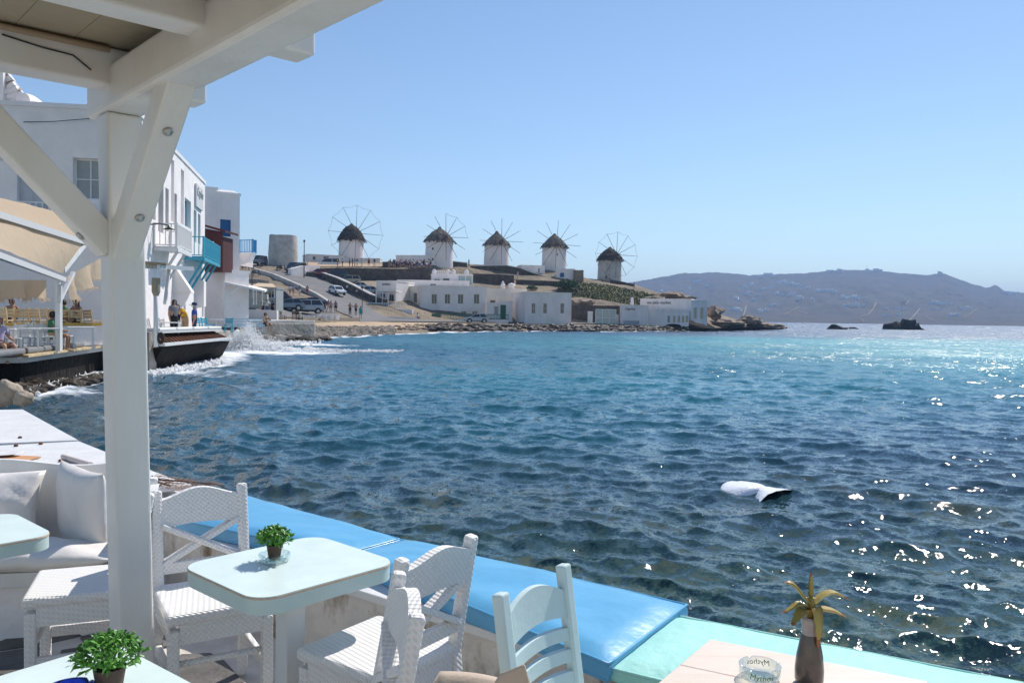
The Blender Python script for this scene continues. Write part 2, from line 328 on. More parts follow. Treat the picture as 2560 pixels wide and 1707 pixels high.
def make_sea():
    ys = np.concatenate([np.exp(np.linspace(math.log(1.9), math.log(260), 900)), np.exp(np.linspace(math.log(275), math.log(6000), 40))])
    tx = np.concatenate([[-9, -5, -3, -2, -1.4, -1.05, -.9, -.8], np.linspace(-.74, .72, 620), [.8, .9, 1.1, 1.5, 2.2, 3.5, 6, 9]])
    # below 4 m the fan stays 4 m wide so that the strip along the wall is covered from the side as well
    Yg, Tg = np.meshgrid(ys, tx, indexing='ij'); Xg = Tg * np.maximum(Yg, 3.2)
    h = np.maximum(np.gradient(ys)[:, None] * np.ones_like(Tg), np.abs(np.gradient(Xg, axis=1)))
    Z = np.zeros_like(Xg); DX = np.zeros_like(Xg); DY = np.zeros_like(Xg)
    r = np.random.default_rng(5); N = 90
    sd = shore_dist(Xg, Yg)
    gust = .75 + .5 * vnoise(Xg, Yg, 9, 3)
    WN = [vnoise(Xg + 70 * q, Yg, (4, 6, 9)[q], 20 + q) for q in range(3)]
    for i in range(N):
        lam = .17 * (5.0 / .17) ** ((i / (N - 1)) ** 1.25); lam *= r.uniform(.9, 1.1); k = 2 * math.pi / lam
        spread = R(75) if lam < 1.0 else R(42)
        ang = R(238) + r.normal(0, 1) * spread * .6
        sl = .054 if lam < .6 else (.040 if lam < 1.2 else (.027 if lam < 2.2 else .012))
        a = sl / k; ph = r.uniform(0, 6.283); cx, cy = math.cos(ang), math.sin(ang)
        w = sstep(2.2, 5, lam / h) * gust
        th = k * (cx * Xg + cy * Yg) + ph + WN[i % 3] * (1.5 if lam > 1 else 4.0)
        Z += w * a * np.sin(th); c = w * a * .95 * np.cos(th); DX += c * cx; DY += c * cy
    Z += .12 * sstep(6, 0, sd) * vnoise(Xg, Yg, 1.3, 9) * sstep(14, 24, Yg)
    co = np.stack([Xg + DX, Yg + DY, Z], -1).reshape(-1, 3)
    nr, nc = Xg.shape; idx = np.arange(nr * nc).reshape(nr, nc)
    f = np.stack([idx[:-1, :-1], idx[:-1, 1:], idx[1:, 1:], idx[1:, :-1]], -1).reshape(-1, 4)
    me = bpy.data.meshes.new('sea'); me.vertices.add(len(co)); me.vertices.foreach_set('co', co.ravel().astype(np.float32))
    me.loops.add(f.size); me.loops.foreach_set('vertex_index', f.ravel().astype(np.int32)); me.polygons.add(len(f))
    me.polygons.foreach_set('loop_start', np.arange(0, f.size, 4, dtype=np.int32)); me.update(calc_edges=True); me.shade_smooth()
    # water tint: deep blue, clear green over the near stones, turquoise over the sand of the bay
    n1 = vnoise(Xg, Yg, 22, 1) * .6 + vnoise(Xg, Yg, 7, 2) * .4
    T = sstep(9, 34, Yg + 14 * (n1 - .5)) * sstep(125, 92, Yg + 25 * (n1 - .5)) * sstep(-24, 4, Xg + 14 * (n1 - .5) + .0 * Yg)
    T *= .40 + .60 * sstep(0, 30, Xg + 10 * (n1 - .5))
    deep = np.array([.014, .072, .135]); turq = np.array([.012, .24, .26]); near = np.array([.009, .034, .056]); far = np.array([.008, .055, .13])
    A = (T * (.65 + .7 * n1))[..., None]
    nw = sstep(30, 8, Yg)[..., None]; fw = sstep(110, 160, Yg)[..., None]
    c = deep * (1 - fw) + far * fw; c = c * (1 - nw) + near * nw; c = c * (1 - np.clip(A, 0, 1)) + turq * np.clip(A, 0, 1)
    clear = sstep(15, 4, Yg)
    fo = np.zeros_like(Xg)
    wd = .6 + 3.2 * vnoise(Xg, Yg, 6, 31)
    fo = np.maximum(fo, sstep(1.0, .0, sd / wd) * sstep(15, 20, Yg) * sstep(220, 150, Yg))
    be = G(610, 880, 0); fo = np.maximum(fo, 1.05 * sstep(1, .3, np.hypot((Xg - be.x) / 9, (Yg - be.y) / 6)))
    be = G(760, 862, 0); fo = np.maximum(fo, .95 * sstep(1, .2, np.hypot((Xg - be.x) / 7, (Yg - be.y) / 4)))
    be = G(470, 935, 0); fo = np.maximum(fo, .62 * sstep(1, .2, np.hypot((Xg - be.x) / 6, (Yg - be.y) / 3.5)))
    be = G(130, 985, 0); fo = np.maximum(fo, .72 * sstep(1, .2, np.hypot((Xg - be.x) / 3, (Yg - be.y) / 2.2)))
    at = me.color_attributes.new('tint', 'FLOAT_COLOR', 'POINT'); at.data.foreach_set('color', np.concatenate([c, clear[..., None]], -1).reshape(-1).astype(np.float32))
    a3 = me.attributes.new('chop', 'FLOAT', 'POINT'); a3.data.foreach_set('value', ((1.5 + 2.6 * sstep(9, 70, Yg) + 2.2 * sstep(90, 190, Yg)) * (.8 + .4 * vnoise(Xg, Yg, 7, 41))).ravel().astype(np.float32))   # ripples too fine for the mesh
    a2 = me.attributes.new('foam', 'FLOAT', 'POINT'); a2.data.foreach_set('value', fo.ravel().astype(np.float32))
    m = bpy.data.materials.new('sea_water'); m.use_nodes = True; nt = m.node_tree; L = nt.links.new; b = nt.nodes['Principled BSDF']
    b.inputs['IOR'].default_value = 1.333; b.inputs['Roughness'].default_value = .045
    def node(t, **k):
        q = nt.nodes.new(t)
        for a, v in k.items(): setattr(q, a, v)
        return q
    tc = node('ShaderNodeTexCoord'); ge = node('ShaderNodeNewGeometry')
    acc = ge.outputs['Normal']
    for s, amt, d in ((.16, .10, 2.0), (1.7, .22, 3.0), (6.0, .30, 3.0), (24.0, .28, 2.0), (60.0, .16, 1.0)):
        n = node('ShaderNodeTexNoise'); n.inputs['Scale'].default_value = s; n.inputs['Detail'].default_value = d; L(tc.outputs['Object'], n.inputs['Vector'])
        v = node('ShaderNodeVectorMath', operation='SUBTRACT'); L(n.outputs['Color'], v.inputs[0]); v.inputs[1].default_value = (.5, .5, .5)
        v2 = node('ShaderNodeVectorMath', operation='MULTIPLY'); L(v.outputs[0], v2.inputs[0]); v2.inputs[1].default_value = (amt * .8, amt * 1.15, 0)
        v3 = node('ShaderNodeVectorMath', operation='ADD'); L(acc, v3.inputs[0]); L(v2.outputs[0], v3.inputs[1]); acc = v3.outputs[0]
    nz = node('ShaderNodeVectorMath', operation='NORMALIZE'); L(acc, nz.inputs[0]); L(nz.outputs[0], b.inputs['Normal'])
    ti = node('ShaderNodeAttribute', attribute_name='tint'); fa = node('ShaderNodeAttribute', attribute_name='foam')
    # stones of the sea bed seen through the clear water near the wall, bent by the ripples
    dv = node('ShaderNodeVectorMath', operation='MULTIPLY_ADD'); L(nz.outputs[0], dv.inputs[0]); dv.inputs[1].default_value = (1.6, 1.6, 0); L(tc.outputs['Object'], dv.inputs[2])
    nb = node('ShaderNodeTexNoise'); nb.inputs['Scale'].default_value = 1.35; nb.inputs['Detail'].default_value = 5; L(dv.outputs[0], nb.inputs['Vector'])
    rb = node('ShaderNodeValToRGB'); e = rb.color_ramp.elements; e[0].position = .38; e[0].color = (.006, .022, .030, 1); e[1].position = .68; e[1].color = (.16, .17, .085, 1)
    e2 = e.new(.52); e2.color = (.035, .085, .075, 1); L(nb.outputs['Fac'], rb.inputs[0])
    mx = node('ShaderNodeMixRGB'); mq = node('ShaderNodeMath', operation='MULTIPLY'); L(ti.outputs['Alpha'], mq.inputs[0]); mq.inputs[1].default_value = .85
    L(mq.outputs[0], mx.inputs[0]); L(ti.outputs['Color'], mx.inputs[1]); L(rb.outputs[0], mx.inputs[2])
    nf = node('ShaderNodeTexNoise'); nf.inputs['Scale'].default_value = 1.7; nf.inputs['Detail'].default_value = 7; nf.inputs['Roughness'].default_value = .68; L(tc.outputs['Object'], nf.inputs['Vector'])
    ad = node('ShaderNodeMath', operation='ADD'); L(nf.outputs['Fac'], ad.inputs[0]); L(fa.outputs['Fac'], ad.inputs[1])
    rf = node('ShaderNodeMapRange'); rf.inputs['From Min'].default_value = 1.06; rf.inputs['From Max'].default_value = 1.36; L(ad.outputs[0], rf.inputs['Value'])
    mf = node('ShaderNodeMixRGB'); L(rf.outputs[0], mf.inputs[0]); L(mx.outputs[0], mf.inputs[1]); mf.inputs[2].default_value = (.80, .83, .86, 1); L(mf.outputs[0], b.inputs['Base Color'])
    cr_ = node('ShaderNodeMapRange'); cr_.inputs['From Min'].default_value = 1.5; cr_.inputs['From Max'].default_value = 4.1; cr_.inputs['To Min'].default_value = .035; cr_.inputs['To Max'].default_value = .32; ca_ = node('ShaderNodeAttribute', attribute_name='chop'); L(ca_.outputs['Fac'], cr_.inputs['Value'])
    rr = node('ShaderNodeMapRange'); L(cr_.outputs[0], rr.inputs['To Min']); rr.inputs['To Max'].default_value = .8; L(rf.outputs[0], rr.inputs['Value']); L(rr.outputs[0], b.inputs['Roughness'])
    ch = node('ShaderNodeAttribute', attribute_name='chop')
    vv = node('ShaderNodeVectorMath', operation='SUBTRACT'); L(acc, vv.inputs[0]); L(ge.outputs['Normal'], vv.inputs[1]); vs_ = node('ShaderNodeVectorMath', operation='SCALE'); L(vv.outputs[0], vs_.inputs[0]); L(ch.outputs['Fac'], vs_.inputs['Scale']); va = node('ShaderNodeVectorMath', operation='ADD'); L(ge.outputs['Normal'], va.inputs[0]); L(vs_.outputs[0], va.inputs[1]); L(va.outputs[0], nz.inputs[0])
    me.materials.append(m); M['sea_water'] = m
    o = bpy.data.objects.new('sea', me); COL.objects.link(o); structure(o)
make_sea()
# ------------------------------------------------------------------ the bay's shore and the windmill hill
COLS = {  # photo column: (y, distance) of quay/beach top, building foot, slope, wall foot, wall head, mill level
 545: [(800, 66), (770, 90), (735, 115), (700, 140), (672, 155), (660, 172)],
 640: [(803, 70), (772, 92), (738, 117), (700, 142), (672, 157), (660, 172)],
 740: [(815, 82), (790, 100), (745, 126), (700, 150), (668, 165), (655, 180)],
 870: [(806, 100), (785, 115), (748, 138), (697, 165), (668, 170), (652, 196)],
 960: [(808, 108), (795, 120), (735, 146), (697, 168), (672, 170), (656, 182)],
 1080: [(808, 125), (803, 133), (735, 160), (700, 172), (673, 174), (656, 178)],
 1240: [(809, 134), (806, 143), (728, 166), (708, 178), (676, 186), (664, 194)],
 1400: [(811, 139), (808, 147), (733, 168), (713, 180), (690, 190), (678, 198)],
 1480: [(813, 141), (808, 150), (740, 168), (716, 180), (702, 190), (697, 201)],
 1590: [(815, 143), (810, 151), (762, 168), (738, 180), (720, 190), (713, 206)],
 1680: [(818, 145), (806, 154), (770, 168), (752, 180), (742, 190), (741, 206)],
 1760: [(822, 147), (812, 153), (792, 165), (778, 175), (772, 185), (778, 200)],
 1850: [(817, 168), (809, 176), (804, 184), (800, 191), (802, 198), (807, 210)],
 1960: [(817, 210), (814, 215), (812, 218), (811, 222), (812, 226), (815, 232)]}
SHY = {545: 872, 640: 866, 740: 851, 870: 843, 960: 838, 1080: 832.5, 1240: 829, 1400: 829, 1480: 830, 1590: 829, 1680: 829, 1760: 829, 1850: 823, 1960: 819}
def make_terrain():
    rows = [[] for _ in range(9)]
    for x in sorted(COLS):
        s = G(x, SHY[x], 0); d = Vector((s.x, s.y, 0)).normalized()
        rows[0].append(s - d * 9 + V(0, 0, -2.2)); rows[1].append(s + V(0, 0, .02))
        for i, (y, D) in enumerate(COLS[x]): rows[i + 2].append(P(x, y, D))
        q = rows[7][-1]; rows[8].append(V(q.x * 1.35, q.y * 1.35, -3))
    sub = 5; fine = []
    def rsub(r):
        out = []
        for a, b in zip(r[:-1], r[1:]):
            for k in range(sub): out.append(a.lerp(b, k / sub))
        return out + [r[-1]]
    rr = [rsub(r) for r in rows]
    for i in range(8):
        for k in range(4):
            row = []
            for a, b in zip(rr[i], rr[i + 1]):
                p = a.lerp(b, k / 4)
                amp = [.0, .10, .10, .35, .3, .2, .35, .2][i]
                if p.z > .3 and k + i > 4: p = p + V(0, 0, amp * noise.noise(p * .22) + amp * .5 * noise.noise(p * .7))
                row.append(p)
            fine.append(row)
    fine.append(rr[8])
    m = MB().grid(fine); me = m.mesh('hill_terrain', smooth=True); me.materials.append(M['dry_earth'])
    o = bpy.data.objects.new('hill_terrain', me); COL.objects.link(o); structure(o)
    return BVHTree.FromPolygons(m.v, m.f)
TB = make_terrain()
def T(x, y, off=0.0, maxd=400):      # where the ray of photo pixel (x,y) meets the ground of the bay
    d = ray(x, y).normalized(); h = TB.ray_cast(Vector((0, 0, CAMZ)), d, maxd)
    if h[0] is None: return P(x, y, 170) + V(0, 0, off)
    return h[0] + V(0, 0, off)
def drop(X, Y):
    h = TB.ray_cast(Vector((X, Y, 80)), Vector((0, 0, -1)), 200)
    return h[0].z if h[0] else 0
def interp(pts, n):
    out = []; k = len(pts) - 1
    for i in range(n + 1):
        t = i / n * k; j = min(int(t), k - 1); u = t - j
        out.append(tuple(a + (b - a) * u for a, b in zip(pts[j], pts[j + 1])))
    return out
def sheet(name, mname, left, right, off=.05, n=24, w=6):
    L = interp(left, n); Rr = interp(right, n); rows = []
    for a, b in zip(L, Rr):
        rows.append([T(a[0] + (b[0] - a[0]) * i / w, a[1] + (b[1] - a[1]) * i / w, off) for i in range(w + 1)])
    return structure(MB().grid(rows).build(name, mname, smooth=True))
sheet('road', 'asphalt', [(905, 804), (850, 782), (800, 755), (740, 722), (690, 695), (640, 678)], [(990, 802), (935, 780), (905, 755), (850, 720), (790, 692), (742, 680)], .10)
sheet('shore_road', 'asphalt', [(900, 806), (1000, 805), (1100, 806), (1240, 807.5), (1440, 810), (1560, 813)], [(900, 799), (1000, 799), (1100, 802), (1240, 804.5), (1440, 807), (1560, 809)], .12, 30)
sheet('beach', 'sand', [(745, 836), (840, 832), (900, 828), (1000, 823), (1100, 818), (1180, 814)], [(760, 810), (850, 806), (905, 805), (1000, 807), (1100, 809), (1180, 811)], .08, 24)
sheet('lower_square', 'asphalt', [(600, 790), (700, 795), (760, 795), (850, 792)], [(600, 752), (700, 755), (760, 760), (830, 768)], .10, 16)
sheet('car_park', 'track_tan', [(800, 702), (860, 712), (940, 735)], [(850, 696), (900, 698), (1000, 712)], .10, 12)
sheet('mill_terrace', 'sand', [(770, 667), (900, 667), (1070, 670)], [(770, 657), (900, 660), (1070, 662)], .10, 20)
# grass on the slope above the market: sheet of turf and blades
def make_grass():
    L = [(1395, 748), (1440, 742), (1500, 748), (1590, 764), (1660, 770)]; Rr = [(1400, 722), (1450, 706), (1530, 716), (1590, 728), (1650, 742)]
    m = MB(); n = 40; w = 14
    for a, b in zip(interp(L, n)[:-1], interp(Rr, n)[:-1]):
        for i in range(w):
            for _ in range(9):
                x = a[0] + (b[0] - a[0]) * (i + random.random()) / w + random.uniform(-5, 5); y = a[1] + (b[1] - a[1]) * (i + random.random()) / w
                p = T(x, y); h = random.uniform(.15, .45); r = random.uniform(.08, .25); t = random.uniform(0, 3.14)
                u = V(math.cos(t) * r, math.sin(t) * r, 0); k = V(random.uniform(-.2, .2), random.uniform(-.2, .2), h)
                m.add([p - u, p + u, p + k + u * .2, p + k - u * .4], [(0, 1, 2, 3)])
    sheet('grass_bank', 'grass_slope', L, Rr, .12, 30, 10)
    o = m.build('hillside_grass', 'grass_slope', fix=False); stuff(o); tag(o, 'green-brown tussock grass covering the bank below the rightmost windmill', 'grass')
make_grass()
# pebbles and shore rocks
ICO = None
def rock_mesh(seed, n=2, rough=.35, flat=.7):
    bm = bmesh.new(); bmesh.ops.create_icosphere(bm, subdivisions=n, radius=1)
    for v in bm.verts:
        k = 1 + rough * noise.noise(v.co * 1.3 + V(seed * 7.1, 0, 0)) + rough * .5 * noise.noise(v.co * 3.1 + V(0, seed * 3.3, 0)); v.co *= k; v.co.z *= flat
    vs = [v.co.copy() for v in bm.verts]; fs = [tuple(v.index for v in f.verts) for f in bm.faces]; bm.free(); return vs, fs
RK = [rock_mesh(i, 1) for i in range(6)]
def scatter(name, mname, label, cat, spots, smin, smax, sink=.3):
    m = MB()
    for p in spots:
        vs, fs = random.choice(RK); s = random.uniform(smin, smax) * random.choice((.6, .8, 1, 1)); rot = Matrix.Rotation(random.uniform(0, 6.3), 3, 'Z')
        sc3 = V(s * random.uniform(.8, 1.4), s * random.uniform(.7, 1.1), s * random.uniform(.6, 1)); c = V(*p) + V(0, 0, s * (.5 - sink))
        m.add([c + rot @ V(v.x * sc3.x, v.y * sc3.y, v.z * sc3.z) for v in vs], fs)
    o = m.build(name, mname, fix=False); stuff(o); tag(o, label, cat); return o
pts = []
for i in range(2600):
    x = random.uniform(735, 985); t = (x - 735) / 250; lo = 852 - 14 * t; hi = 820 - 2 * t
    if random.random() < t * .75: continue
    pts.append(T(x, random.uniform(hi, lo + 2)))
scatter('beach_pebbles', 'pebble', 'grey-brown pebbles heaped along the waterline of the small beach', 'pebbles', pts, .16, .42)
pts = [T(random.uniform(990, 1180), random.uniform(812, 826)) for i in range(160)]
scatter('beach_shingle', 'rock_tan', 'flat tan shingle on the sand below the white car', 'shingle', pts, .2, .5)
pts = []
for i in range(520):
    x = random.uniform(1070, 1770); yy = 819 + (x - 1100) / 600 * 4; pts.append(T(x, random.uniform(yy - 5, yy + 9)))
scatter('shore_rocks', 'stone_wet', 'wet black rocks lining the shore below the road and houses', 'rocks', pts, .3, .8)
pts = [T(random.uniform(1700, 1980), 0) for i in range(0)]
def headland():                      # tan layered rocks at the point, each a rock of its own
    sp = [(1787, 782, 155, 1.5, 1.5, 'large tan boulder directly behind the blue-white market building'), (1822, 808, 160, 4.4, 1.0, 'low tan slab of rock running out from the point'),
          (1872, 804, 178, 2.9, 1.4, 'dark brown rock on the crest of the point'), (1895, 814, 180, 4.2, .8, 'long sloping brown rock at the water of the point'), (1938, 817, 190, 3.0, .5, 'last low rock trailing off the end of the point'),
          (1682, 744, 178, 4.6, 1.15, 'broad tan rock outcrop above the market roof'), (1640, 748, 172, 2.2, .8, 'smaller tan outcrop at the left of the broad outcrop'), (1452, 762, 158, 3.0, 1.3, 'pale rock face on the slope left of the grass bank')]
    for i, (x, y, D, w, h, lab) in enumerate(sp):
        vs, fs = rock_mesh(40 + i, 3, .6, 1); c = P(x, y, D); m = MB().add([c + V(v.x * w * .85, v.y * 3, v.z * h * .85 + .25 * noise.noise(V(v.x * 4, v.y * 4, v.z * 9 + i))) for v in vs], fs)
        o = m.build('shore_rock', 'rock_tan', angle=30); rebase(o); tag(o, lab, 'rock', 'rocks of the headland')
    for i, (x, y, w, h, lab) in enumerate(((2262, 824, 6.2, 3.4, 'jagged black rock standing alone in the glittering sea'), (2082, 823, 4.6, 1.3, 'low black rock awash between the point and the jagged rock'), (2120, 822, 4.0, .8, 'flattest rock just right of the low black rock in the sea'))):
        c = G(x, y, 0)
        m = MB()
        for k in range(6 if i == 0 else 3):
            vs, fs = rock_mesh(60 + i * 9 + k, 2, .7, 1); q = c + V(random.uniform(-.6, .6) * w, random.uniform(-1, 1), 0); s = random.uniform(.35, .6); hh = h * random.uniform(.45, 1) * (1.15 - .9 * abs(q.x - c.x) / w)
            m.add([q + V(v.x * w * s, v.y * 2.4, v.z * hh) for v in vs], fs)
        o = m.build('sea_rock', 'stone_dark', angle=30); rebase(o); tag(o, lab, 'rock')
headland()
# ------------------------------------------------------------------ far coast
RIDGE = [(1480, 712), (1583, 705), (1632, 697), (1698, 684), (1752, 682), (1807, 681), (1872, 688), (1960, 685), (2013, 683), (2090, 675), (2188, 675), (2242, 682), (2318, 688), (2340, 684), (2362, 684), (2394, 697), (2460, 719), (2490, 713), (2512, 727), (2560, 732), (2700, 745), (2900, 762)]
def make_hills():
    xs = np.linspace(1450, 2900, 230); ry = np.interp(xs, [a for a, b in RIDGE], [b for a, b in RIDGE]); rows = []
    nT = 60
    for k in range(nT + 1):
        t = k / nT; row = []
        for i, x in enumerate(xs):
            y0 = 803.5 + (x - 1960) * .0152 + 3.5; u = t ** .85
            y = y0 + (ry[i] - y0) * u; D = 1050 + 1250 * t
            n = noise.fractal(V(x * .012, t * 4.0, 1.7), 1.0, 2.0, 5); n2 = noise.fractal(V(x * .05, t * 9, 4.0), 1, 2, 4)
            w = math.sin(math.pi * min(1, t * 1.0)) if t < 1 else 0
            p = P(x, y, D + w * (90 * n)); p.z += w * (5 * n2) + (3 * n2 if t > .9 else 0); row.append(p)
        rows.append(row)
    rows.append([V(p.x * 1.1, p.y * 1.1, -5) for p in rows[-1]])
    rows.insert(0, [V(p.x * .99, p.y * .99, -4) for p in rows[0]])
    m = MB().grid(rows)
    mm = mat('far_hill', (.075, .06, .05), .95, .4, .02, 0, 1, col2=(.015, .017, .018), detail=12)
    o = m.build('far_hills', 'far_hill', smooth=True); structure(o)
    return BVHTree.FromPolygons(m.v, m.f)
HB = make_hills()
def H(x, y, off=0):
    d = ray(x, y).normalized(); h = HB.ray_cast(Vector((0, 0, CAMZ)), d, 6000); return (h[0] if h[0] else P(x, y, 2200)) + V(0, 0, off)
def far_track(px, w):
    L = interp(px, 14); m = MB(); rows = []
    for x, y in L:
        a = H(x - w * .3, y, .8); b = H(x + w * .3, y, .8); rows.append([a, a.lerp(b, .5) + V(0, 0, .4), b])
    structure(m.grid(rows).build('hill_track', 'track_tan', smooth=True))
for px, w in (([(2270, 805), (2285, 790), (2300, 772)], 6), ([(2150, 792), (2170, 788), (2185, 770), (2190, 757)], 5), ([(2160, 806), (2155, 800), (2145, 794)], 4), ([(1958, 788), (1975, 780), (1997, 768)], 5), ([(1858, 790), (1862, 780), (1866, 765)], 5), ([(2410, 794), (2425, 785), (2443, 772)], 4), ([(2265, 762), (2272, 753)], 5), ([(2312, 792), (2325, 799), (2332, 802)], 4), ([(1990, 775), (2010, 783), (2020, 786)], 3)):
    far_track(px, w)
# ------------------------------------------------------------------ buildings of the bay
CAMP = Vector((0, 0, CAMZ))
class House:
    """box house; front wall from A (left) to B (right) with real openings, flat roof with a lip"""
    def __init__(s, name, label, cat, A, B, z0, z1, depth, wall='plaster_far', group=None, lip=True, skip=()):
        s.A = V(A[0], A[1], 0); s.B = V(B[0], B[1], 0); s.L = (s.B - s.A).length; s.u = (s.B - s.A).normalized(); s.n = V(s.u.y, -s.u.x, 0)
        s.z0, s.z1, s.depth, s.wall = z0, z1, depth, wall; s.op = []; s.skip = skip
        s.o = thing(name, label, cat, (s.A.x, s.A.y, z0), 0, group)
    def w(s, u, v, z): q = s.A + s.u * u - s.n * v; return V(q.x, q.y, z)
    def pix(s, x, y):
        d = ray(x, y); t = (s.A - CAMP).dot(s.n) / d.dot(s.n); q = CAMP + d * t; return ((q - s.A).dot(s.u), q.z)
    def open(s, x0, y0, x1, y1, kind='window', mat1='white_wood', mat2='glass_dark', mul=1, rows=1):
        a = s.pix(x0, y0); b = s.pix(x1, y1); u0, u1 = sorted((a[0], b[0])); z0, z1 = sorted((a[1], b[1]))
        u0 = max(.05, u0); u1 = min(s.L - .05, u1); z0 = max(s.z0 + .02, z0); z1 = min(s.z1 - .1, z1)
        if u1 - u0 > .05 and z1 - z0 > .05: s.op.append((u0, u1, z0, z1, kind, mat1, mat2, mul, rows))
        return s
    def rect(s, u0, u1, z0, z1, kind='window', mat1='white_wood', mat2='glass_dark', mul=1, rows=1):
        s.op.append((u0, u1, z0, z1, kind, mat1, mat2, mul, rows)); return s
    def finish(s, rev=.22):
        us = sorted({0, s.L, *[q for o in s.op for q in o[:2]]}); zs = sorted({s.z0, s.z1, *[q for o in s.op for q in o[2:4]]}); m = MB()
        for a, b in zip(us[:-1], us[1:]):
            for c, d in zip(zs[:-1], zs[1:]):
                mu, mz = (a + b) / 2, (c + d) / 2
                if any(o[0] < mu < o[1] and o[2] < mz < o[3] for o in s.op): continue
                m.add([s.w(a, 0, c), s.w(b, 0, c), s.w(b, 0, d), s.w(a, 0, d)], [(0, 1, 2, 3)])
        for o in s.op:
            q = [(o[0], o[2]), (o[1], o[2]), (o[1], o[3]), (o[0], o[3])]
            for (a, c), (b, d) in zip(q, q[1:] + q[:1]): m.add([s.w(a, 0, c), s.w(b, 0, d), s.w(b, rev, d), s.w(a, rev, c)], [(0, 1, 2, 3)])
        D, L = s.depth, s.L
        if 'left' not in s.skip: m.add([s.w(0, 0, s.z0), s.w(0, D, s.z0), s.w(0, D, s.z1), s.w(0, 0, s.z1)], [(0, 1, 2, 3)])
        m.add([s.w(L, 0, s.z0), s.w(L, D, s.z0), s.w(L, D, s.z1), s.w(L, 0, s.z1)], [(0, 1, 2, 3)])
        m.add([s.w(0, D, s.z0), s.w(L, D, s.z0), s.w(L, D, s.z1), s.w(0, D, s.z1)], [(0, 1, 2, 3)])
        m.build('wall', s.wall, s.o, fix=False)
        r = MB(); e = .06; zr = s.z1
        if 'left' in s.skip: r.add([s.w(0, -e, zr), s.w(L, -e, zr), s.w(L, D, zr), s.w(1.5, D, zr)] + [s.w(0, -e, zr + .18), s.w(L, -e, zr + .18), s.w(L, D, zr + .18), s.w(1.5, D, zr + .18)], [(3, 2, 1, 0), (4, 5, 6, 7), (0, 1, 5, 4), (1, 2, 6, 5), (2, 3, 7, 6), (3, 0, 4, 7)])
        else: r.hexa([s.w(-e, -e, zr), s.w(L + e, -e, zr), s.w(L + e, D + e, zr), s.w(-e, D + e, zr), s.w(-e, -e, zr + .18), s.w(L + e, -e, zr + .18), s.w(L + e, D + e, zr + .18), s.w(-e, D + e, zr + .18)])
        rf = r.build('roof', s.wall, s.o)
        for (u0, u1, z0, z1, kind, m1, m2, mul, rows) in s.op:
            v0, v1 = rev - .06, rev + .02
            f = MB(); t = min(.07, (u1 - u0) * .14)
            bx = lambda M_, a, b, c, d, q0=v0, q1=v1: M_.hexa([s.w(a, q0, c), s.w(b, q0, c), s.w(b, q1, c), s.w(a, q1, c), s.w(a, q0, d), s.w(b, q0, d), s.w(b, q1, d), s.w(a, q1, d)])
            if kind in ('window', 'shutter'):
                bx(f, u0, u0 + t, z0, z1); bx(f, u1 - t, u1, z0, z1); bx(f, u0 + t, u1 - t, z0, z0 + t); bx(f, u0 + t, u1 - t, z1 - t, z1)
                for k in range(1, mul + 1): c = u0 + (u1 - u0) * k / (mul + 1); bx(f, c - t * .35, c + t * .35, z0 + t, z1 - t)
                for k in range(1, rows): c = z0 + (z1 - z0) * k / rows; bx(f, u0 + t, u1 - t, c - t * .3, c + t * .3, v0 + .004, v1 - .004)
                fo = f.build('window_frame' if kind == 'window' else 'shutter', m1, s.o)
                if kind == 'window':
                    g = MB(); bx(g, u0 + t * .5, u1 - t * .5, z0 + t * .5, z1 - t * .5, rev - .015, rev + .01); g.build('pane', m2, fo)
                else:
                    g = MB(); bx(g, u0 + t * .5, u1 - t * .5, z0 + t * .5, z1 - t * .5, rev - .04, rev + .01); g.build('shutter_panel', m1, fo)
            else:
                bx(f, u0, u1, z0, z1); d = f.build('door', m1, s.o)
                for k in (0, 1):
                    for a, b in ((.08, .46), (.54, .92)):
                        g = MB(); U0 = u0 + (u1 - u0) * (.12 + .44 * k); bx(g, U0, U0 + (u1 - u0) * .32, z0 + (z1 - z0) * a, z0 + (z1 - z0) * b, v0 - .02, v0 - .002); g.build('door_panel', m1, d)
                g = MB(); g.lathe([(.0, -.03), (.035, 0), (0, .03)], s.w(u0 + (u1 - u0) * .52, v0 - .03, z0 + (z1 - z0) * .45), 8, False); g.build('handle', 'metal', d, smooth=True)
        return s.o
def at(x, y, D): q = P(x, y, D); return (q.x, q.y)
def zz(x, y, D): return P(x, y, D).z
def house(name, label, xa, Da, xb, Db, ytop, ybase, depth, wall='plaster_far', cat='house'):
    zt = zz((xa + xb) / 2, ytop, (Da + Db) / 2); zb = zz((xa + xb) / 2, ybase, (Da + Db) / 2) - .6
    return House(name, label, cat, at(xa, 800, Da), at(xb, 800, Db), zb, zt, depth, wall)
h = house('seafront_house', 'long two-storey white house with four square upper windows behind the green fence', 1050, 142.5, 1216, 145.5, 717, 806, 9)
for x in (1079, 1112, 1145, 1185): h.open(x, 735, x + 13.5, 760, rows=1)
for x in (1072, 1115, 1153, 1181): h.open(x, 778, x + 13, 797)
h.finish()
h = house('house_wing', 'short white wing at the left end of the long two-storey house', 985, 149, 1049.5, 142.9, 718, 800, 8, 'plaster_warm_lit')  # same white house; lighter, warmer facing of this side is in the colour
h.open(1033, 732, 1042, 757).open(1008, 735, 1016, 755).finish()
h = house('taverna_building', 'small white seafront taverna with ZORBAS lettered on its parapet', 940, 141, 990, 140, 704, 786, 8)
h.open(951, 733, 962, 768, mul=1).open(972, 735, 984, 768).finish()
